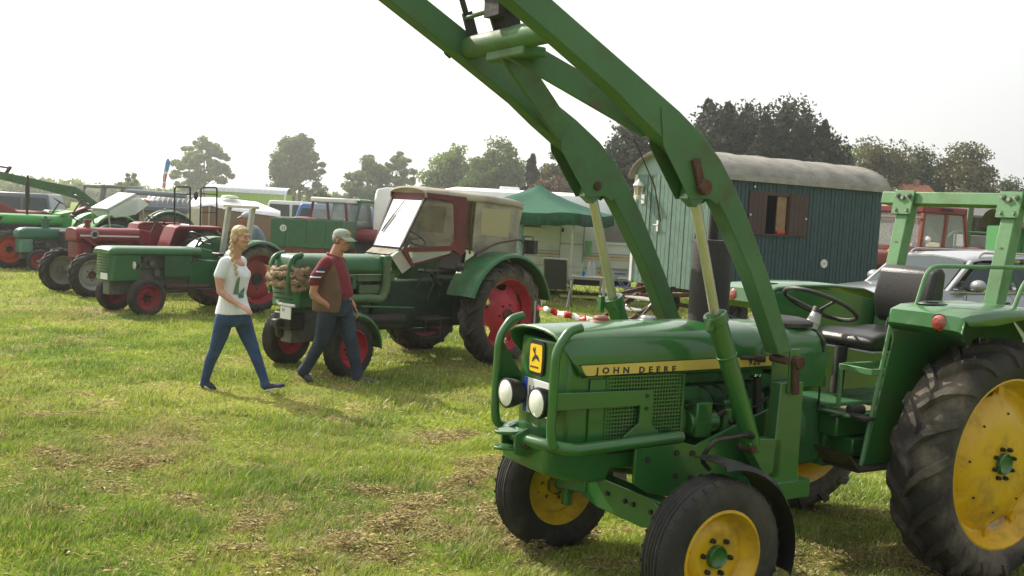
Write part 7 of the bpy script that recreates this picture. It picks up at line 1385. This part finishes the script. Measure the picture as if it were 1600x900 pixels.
for z0_, z1_, mm, off in ((1.235, 1.30, mat('navy_patch', (.02, .025, .06), .8), .004), (1.175, 1.215, MATS['navy_patch'], .004), (1.248, 1.262, WHT, .007), (1.188, 1.202, WHT, .007)):
    b = MB(); n_ = 8
    for i in range(n_):
        q = []
        for di, z in ((0, z0_), (1, z0_), (1, z1_), (0, z1_)):
            a = -2.5 + 1.7 * (i + di) / n_; t = (1.345 - z) / .2; cx_ = -.075 - .103 * t; cy_ = -.185 - .057 * t; q.append((cx_ + (.078 + off) * math.cos(a), cy_ + (.076 + off) * math.sin(a), z))
        b.add(q, [(0, 1, 2, 3)])
    b.build('sleeve_stripe', mm, m, ang=60)
# vest, open at the front
VEST = mat('brown_vest_cloth', (.13, .075, .045), .9, var=.2, scale=6, bump=.4, bscale=60); b = MB(); rings = []
for z, cx_, rx, ry, op in ((1.415, -.058, .09, .120, 1.0), (1.385, -.062, .125, .175, .80), (1.33, -.065, .160, .205, .72), (1.27, -.060, .175, .212, .66), (1.18, -.050, .198, .218, .60), (1.08, -.042, .215, .218, .56), (.98, -.040, .225, .215, .52), (.88, -.045, .225, .215, .55), (.80, -.050, .215, .21, .60)):
    rings.append([Vector((cx_ + rx * math.cos(a), ry * math.sin(a), z)) for a in np.linspace(op, 2 * math.pi - op - .28, 30)])
b.loft(rings, False, False); o_ = b.build('vest', VEST, m, ang=70); s_ = o_.modifiers.new('s', 'SOLIDIFY'); s_.thickness = .014; s2 = o_.modifiers.new('u', 'SUBSURF'); s2.levels = 1; s2.render_levels = 1
b = MB(); b.loft([oval((-.012, 0, .975), .165, .165), oval((-.012, 0, .90), .168, .172), oval((-.015, 0, .82), .172, .180), oval((-.018, 0, .76), .15, .17)])
chain(b, [(-.060, -.088, .84), (-.085, -.095, .65), (-.125, -.10, .48), (-.160, -.10, .40), (-.285, -.098, .17), (-.315, -.096, .125)], [.115, .104, .082, .074, .064, .068])
chain(b, [(.045, .088, .84), (.095, .092, .65), (.145, .096, .50), (.172, .10, .42), (.238, .098, .16), (.245, .096, .085)], [.115, .104, .082, .074, .064, .068])
fuse(b, 'jeans', DEN2, m, .009, 3)
b = MB(); b.loft([oval((-.012, 0, z), r_, r_ * 1.0) for z, r_ in ((.945, .172), (.945, .180), (.975, .180), (.975, .172))], False); b.build('belt', BLK, m)
b = MB(); b.box((.17, -.02, .96), (.01, .045, .035)); b.build('buckle', STEEL, m)
SH2 = mat('grey_suede_shoe', (.07, .08, .095), .8, var=.2)
shoe(m, (-.385, .105), (-.225, -.005), -.096, SH2, BLK, .046); shoe(m, (.185, .005), (.455, .01), .096, SH2, BLK, .046)
CAPM = mat('pale_olive_cap', (.32, .36, .29), .85, var=.08, bump=.3, bscale=120); y2 = R(-22)
b = MB(); T_ = MB()
rings = []
for t, k in ((0, 1.0), (.25, 1.0), (.55, .93), (.8, .74), (.95, .42), (1.0, .05)): rings.append([hm2((-.008 + .104 * k * math.cos(a), .084 * k * math.sin(a), .038 + .085 * t)) for a in np.linspace(0, 2 * math.pi, 25)[:-1]])
b.loft(rings); o_ = b.build('cap', CAPM, m, ang=80)
b = MB(); top = []; bot = []
for a in np.linspace(-1.15, 1.15, 13): top.append((a, .104 * math.cos(a) - .012, .084 * math.sin(a)))
outer = [hm2((.055 + .135 * math.cos(a * .95) , .074 * math.sin(a * 1.25), .030 - .020 * abs(math.sin(a)) - .010)) for a in np.linspace(-1.2, 1.2, 13)]; inner = [hm2((x, y, .045)) for a, x, y in top]
b.loft([inner, outer], False, False); o2 = b.build('cap_brim', CAPM, o_, ang=80); s_ = o2.modifiers.new('s', 'SOLIDIFY'); s_.thickness = .006
b = MB(); b.prism([hm2((.090, -.035, .075)), hm2((.096, .02, .075)), hm2((.088, .02, .092)), hm2((.082, -.035, .092))], (.004, -.003, .002)); b.build('cap_lettering', mat('ochre_embroidery', (.6, .38, .06), .7), o_)
b = MB(); rings = [[hm2((-.02 + rx * math.cos(a), ry * math.sin(a), z)) for a in np.linspace(1.35, 2 * math.pi - 1.35, 18)] for z, rx, ry in ((.045, .098, .080), (.0, .096, .079), (-.04, .080, .070))]
b.loft(rings, False, False); o_ = b.build('grey_hair', mat('short_grey_hair', (.22, .19, .16), .8, var=.3, scale=40), m, ang=80); s_ = o_.modifiers.new('s', 'SOLIDIFY'); s_.thickness = .006
for s in (1, -1):
    b = MB(); b.tube([hm2((.100 + .0 * math.cos(a), s * (.032 + .021 * math.cos(a)), .010 + .016 * math.sin(a))) for a in np.linspace(0, 2 * math.pi, 17)], .0022, 6); b.tube([hm2((.100, s * .052, .014)), hm2((.0, s * .080, .010))], .002, 5); b.build('glasses', BLK, m)
    b = MB(); ell(b, hm2((.0915, s * .031, .012)), (.006, .010, .0045), (0, 0, y2), 10, 8); b.build('eye', MATS['dark_eye'], m)
b = MB(); ell(b, hm2((.0975, 0, -.062)), (.004, .021, .004), (0, 0, y2), 10, 8); b.build('lips', mat('lips_man', (.30, .10, .08), .5), m)
# ------------------------------------------------------------------ seated man seen from behind
p3 = thing('person', 'person in grey blue shirt and light cap sitting bent forward behind the beige roll bar', 'person', (-5.35, 21.4, 0), R(200))
b = MB(); head(b, (.20, 0, 1.60), yaw=0, s=1.0, male=True, tilt=.5); cap_(b, (.14, 0, 1.53), (.05, 0, 1.42), .055, .065)
ell(b, (0, 0, 1.15), (.13, .17, .28)); chain(b, [(.02, -.2, 1.36), (.12, -.24, 1.12), (.32, -.2, 1.05)], [.055, .045, .03]); chain(b, [(.02, .2, 1.36), (.12, .24, 1.12), (.32, .2, 1.05)], [.055, .045, .03]); hand(b, (.32, -.2, 1.05), (1, 0, -.2), (0, 0, 1), .95, .5); hand(b, (.32, .2, 1.05), (1, 0, -.2), (0, 0, 1), .95, .5, -1)
chain(b, [(-.05, -.1, .85), (.36, -.12, .84), (.38, -.12, .42)], [.09, .06, .045]); chain(b, [(-.05, .1, .85), (.36, .12, .84), (.38, .12, .42)], [.09, .06, .045]); fuse(b, 'body', SKIN2, p3, .010, 2)
b = MB(); b.loft([oval((.06, 0, 1.46), .09, .10), oval((.03, 0, 1.40), .13, .20), oval((-.02, 0, 1.28), .17, .22), oval((-.06, 0, 1.10), .19, .215), oval((-.06, 0, .95), .19, .21), oval((-.04, 0, .84), .19, .21)]); chain(b, [(.02, -.2, 1.36), (.12, -.25, 1.14)], [.08, .07]); chain(b, [(.02, .2, 1.36), (.12, .25, 1.14)], [.08, .07]); fuse(b, 'shirt', mat('grey_blue_shirt', (.16, .21, .27), .85, var=.12, bump=.5, bscale=12), p3, .012, 3)
b = MB(); b.loft([oval((-.02, 0, .90), .18, .2), oval((0, 0, .78), .2, .2)]); chain(b, [(0, -.1, .84), (.36, -.12, .84), (.38, -.12, .45)], [.11, .085, .06]); chain(b, [(0, .1, .84), (.36, .12, .84), (.38, .12, .45)], [.11, .085, .06]); fuse(b, 'trousers', DEN2, p3, .012, 3)
b = MB(); ell(b, (.19, 0, 1.66), (.105, .09, .07), (0, .5, 0)); b.loft([[Vector((.24, -.07, 1.67)), Vector((.24, .07, 1.67))], [Vector((.36, -.06, 1.60)), Vector((.36, .06, 1.60))]], False, False); b.build('cap', mat('light_blue_cap', (.40, .50, .55), .8), p3)
for s in (-1, 1): shoe(p3, (.30, .33), (.56, .33), s * .12, SHO, SOL)
# chest box the seated person rests on
b = MB(); b.b2((-.25, -.3, 0), (.25, .3, .72)); o = b.build('wooden_box', mat('box_wood', (.16, .1, .06), .8), None, bev=.01); o.location = (-5.35, 21.4, 0); o.rotation_euler = (0, 0, R(200)); tag(o, 'brown wooden box under the seated person in the grey blue shirt', 'box')
# ================================================================== air
hzb = MB(); hzb.b2((-240, -60, -2), (240, 225, 24)); ho = hzb.build('haze', bpy.data.materials.new('haze_air'), None, ang=0); tag(ho, kind='stuff')
hm_ = ho.data.materials[0]; hm_.use_nodes = True; n = hm_.node_tree.nodes; n.remove(n['Principled BSDF']); pv = n.new('ShaderNodeVolumePrincipled'); pv.inputs['Color'].default_value = (.99, 1, .97, 1); pv.inputs['Density'].default_value = .0013; pv.inputs['Anisotropy'].default_value = .75
hm_.node_tree.links.new(pv.outputs[0], n['Material Output'].inputs['Volume'])
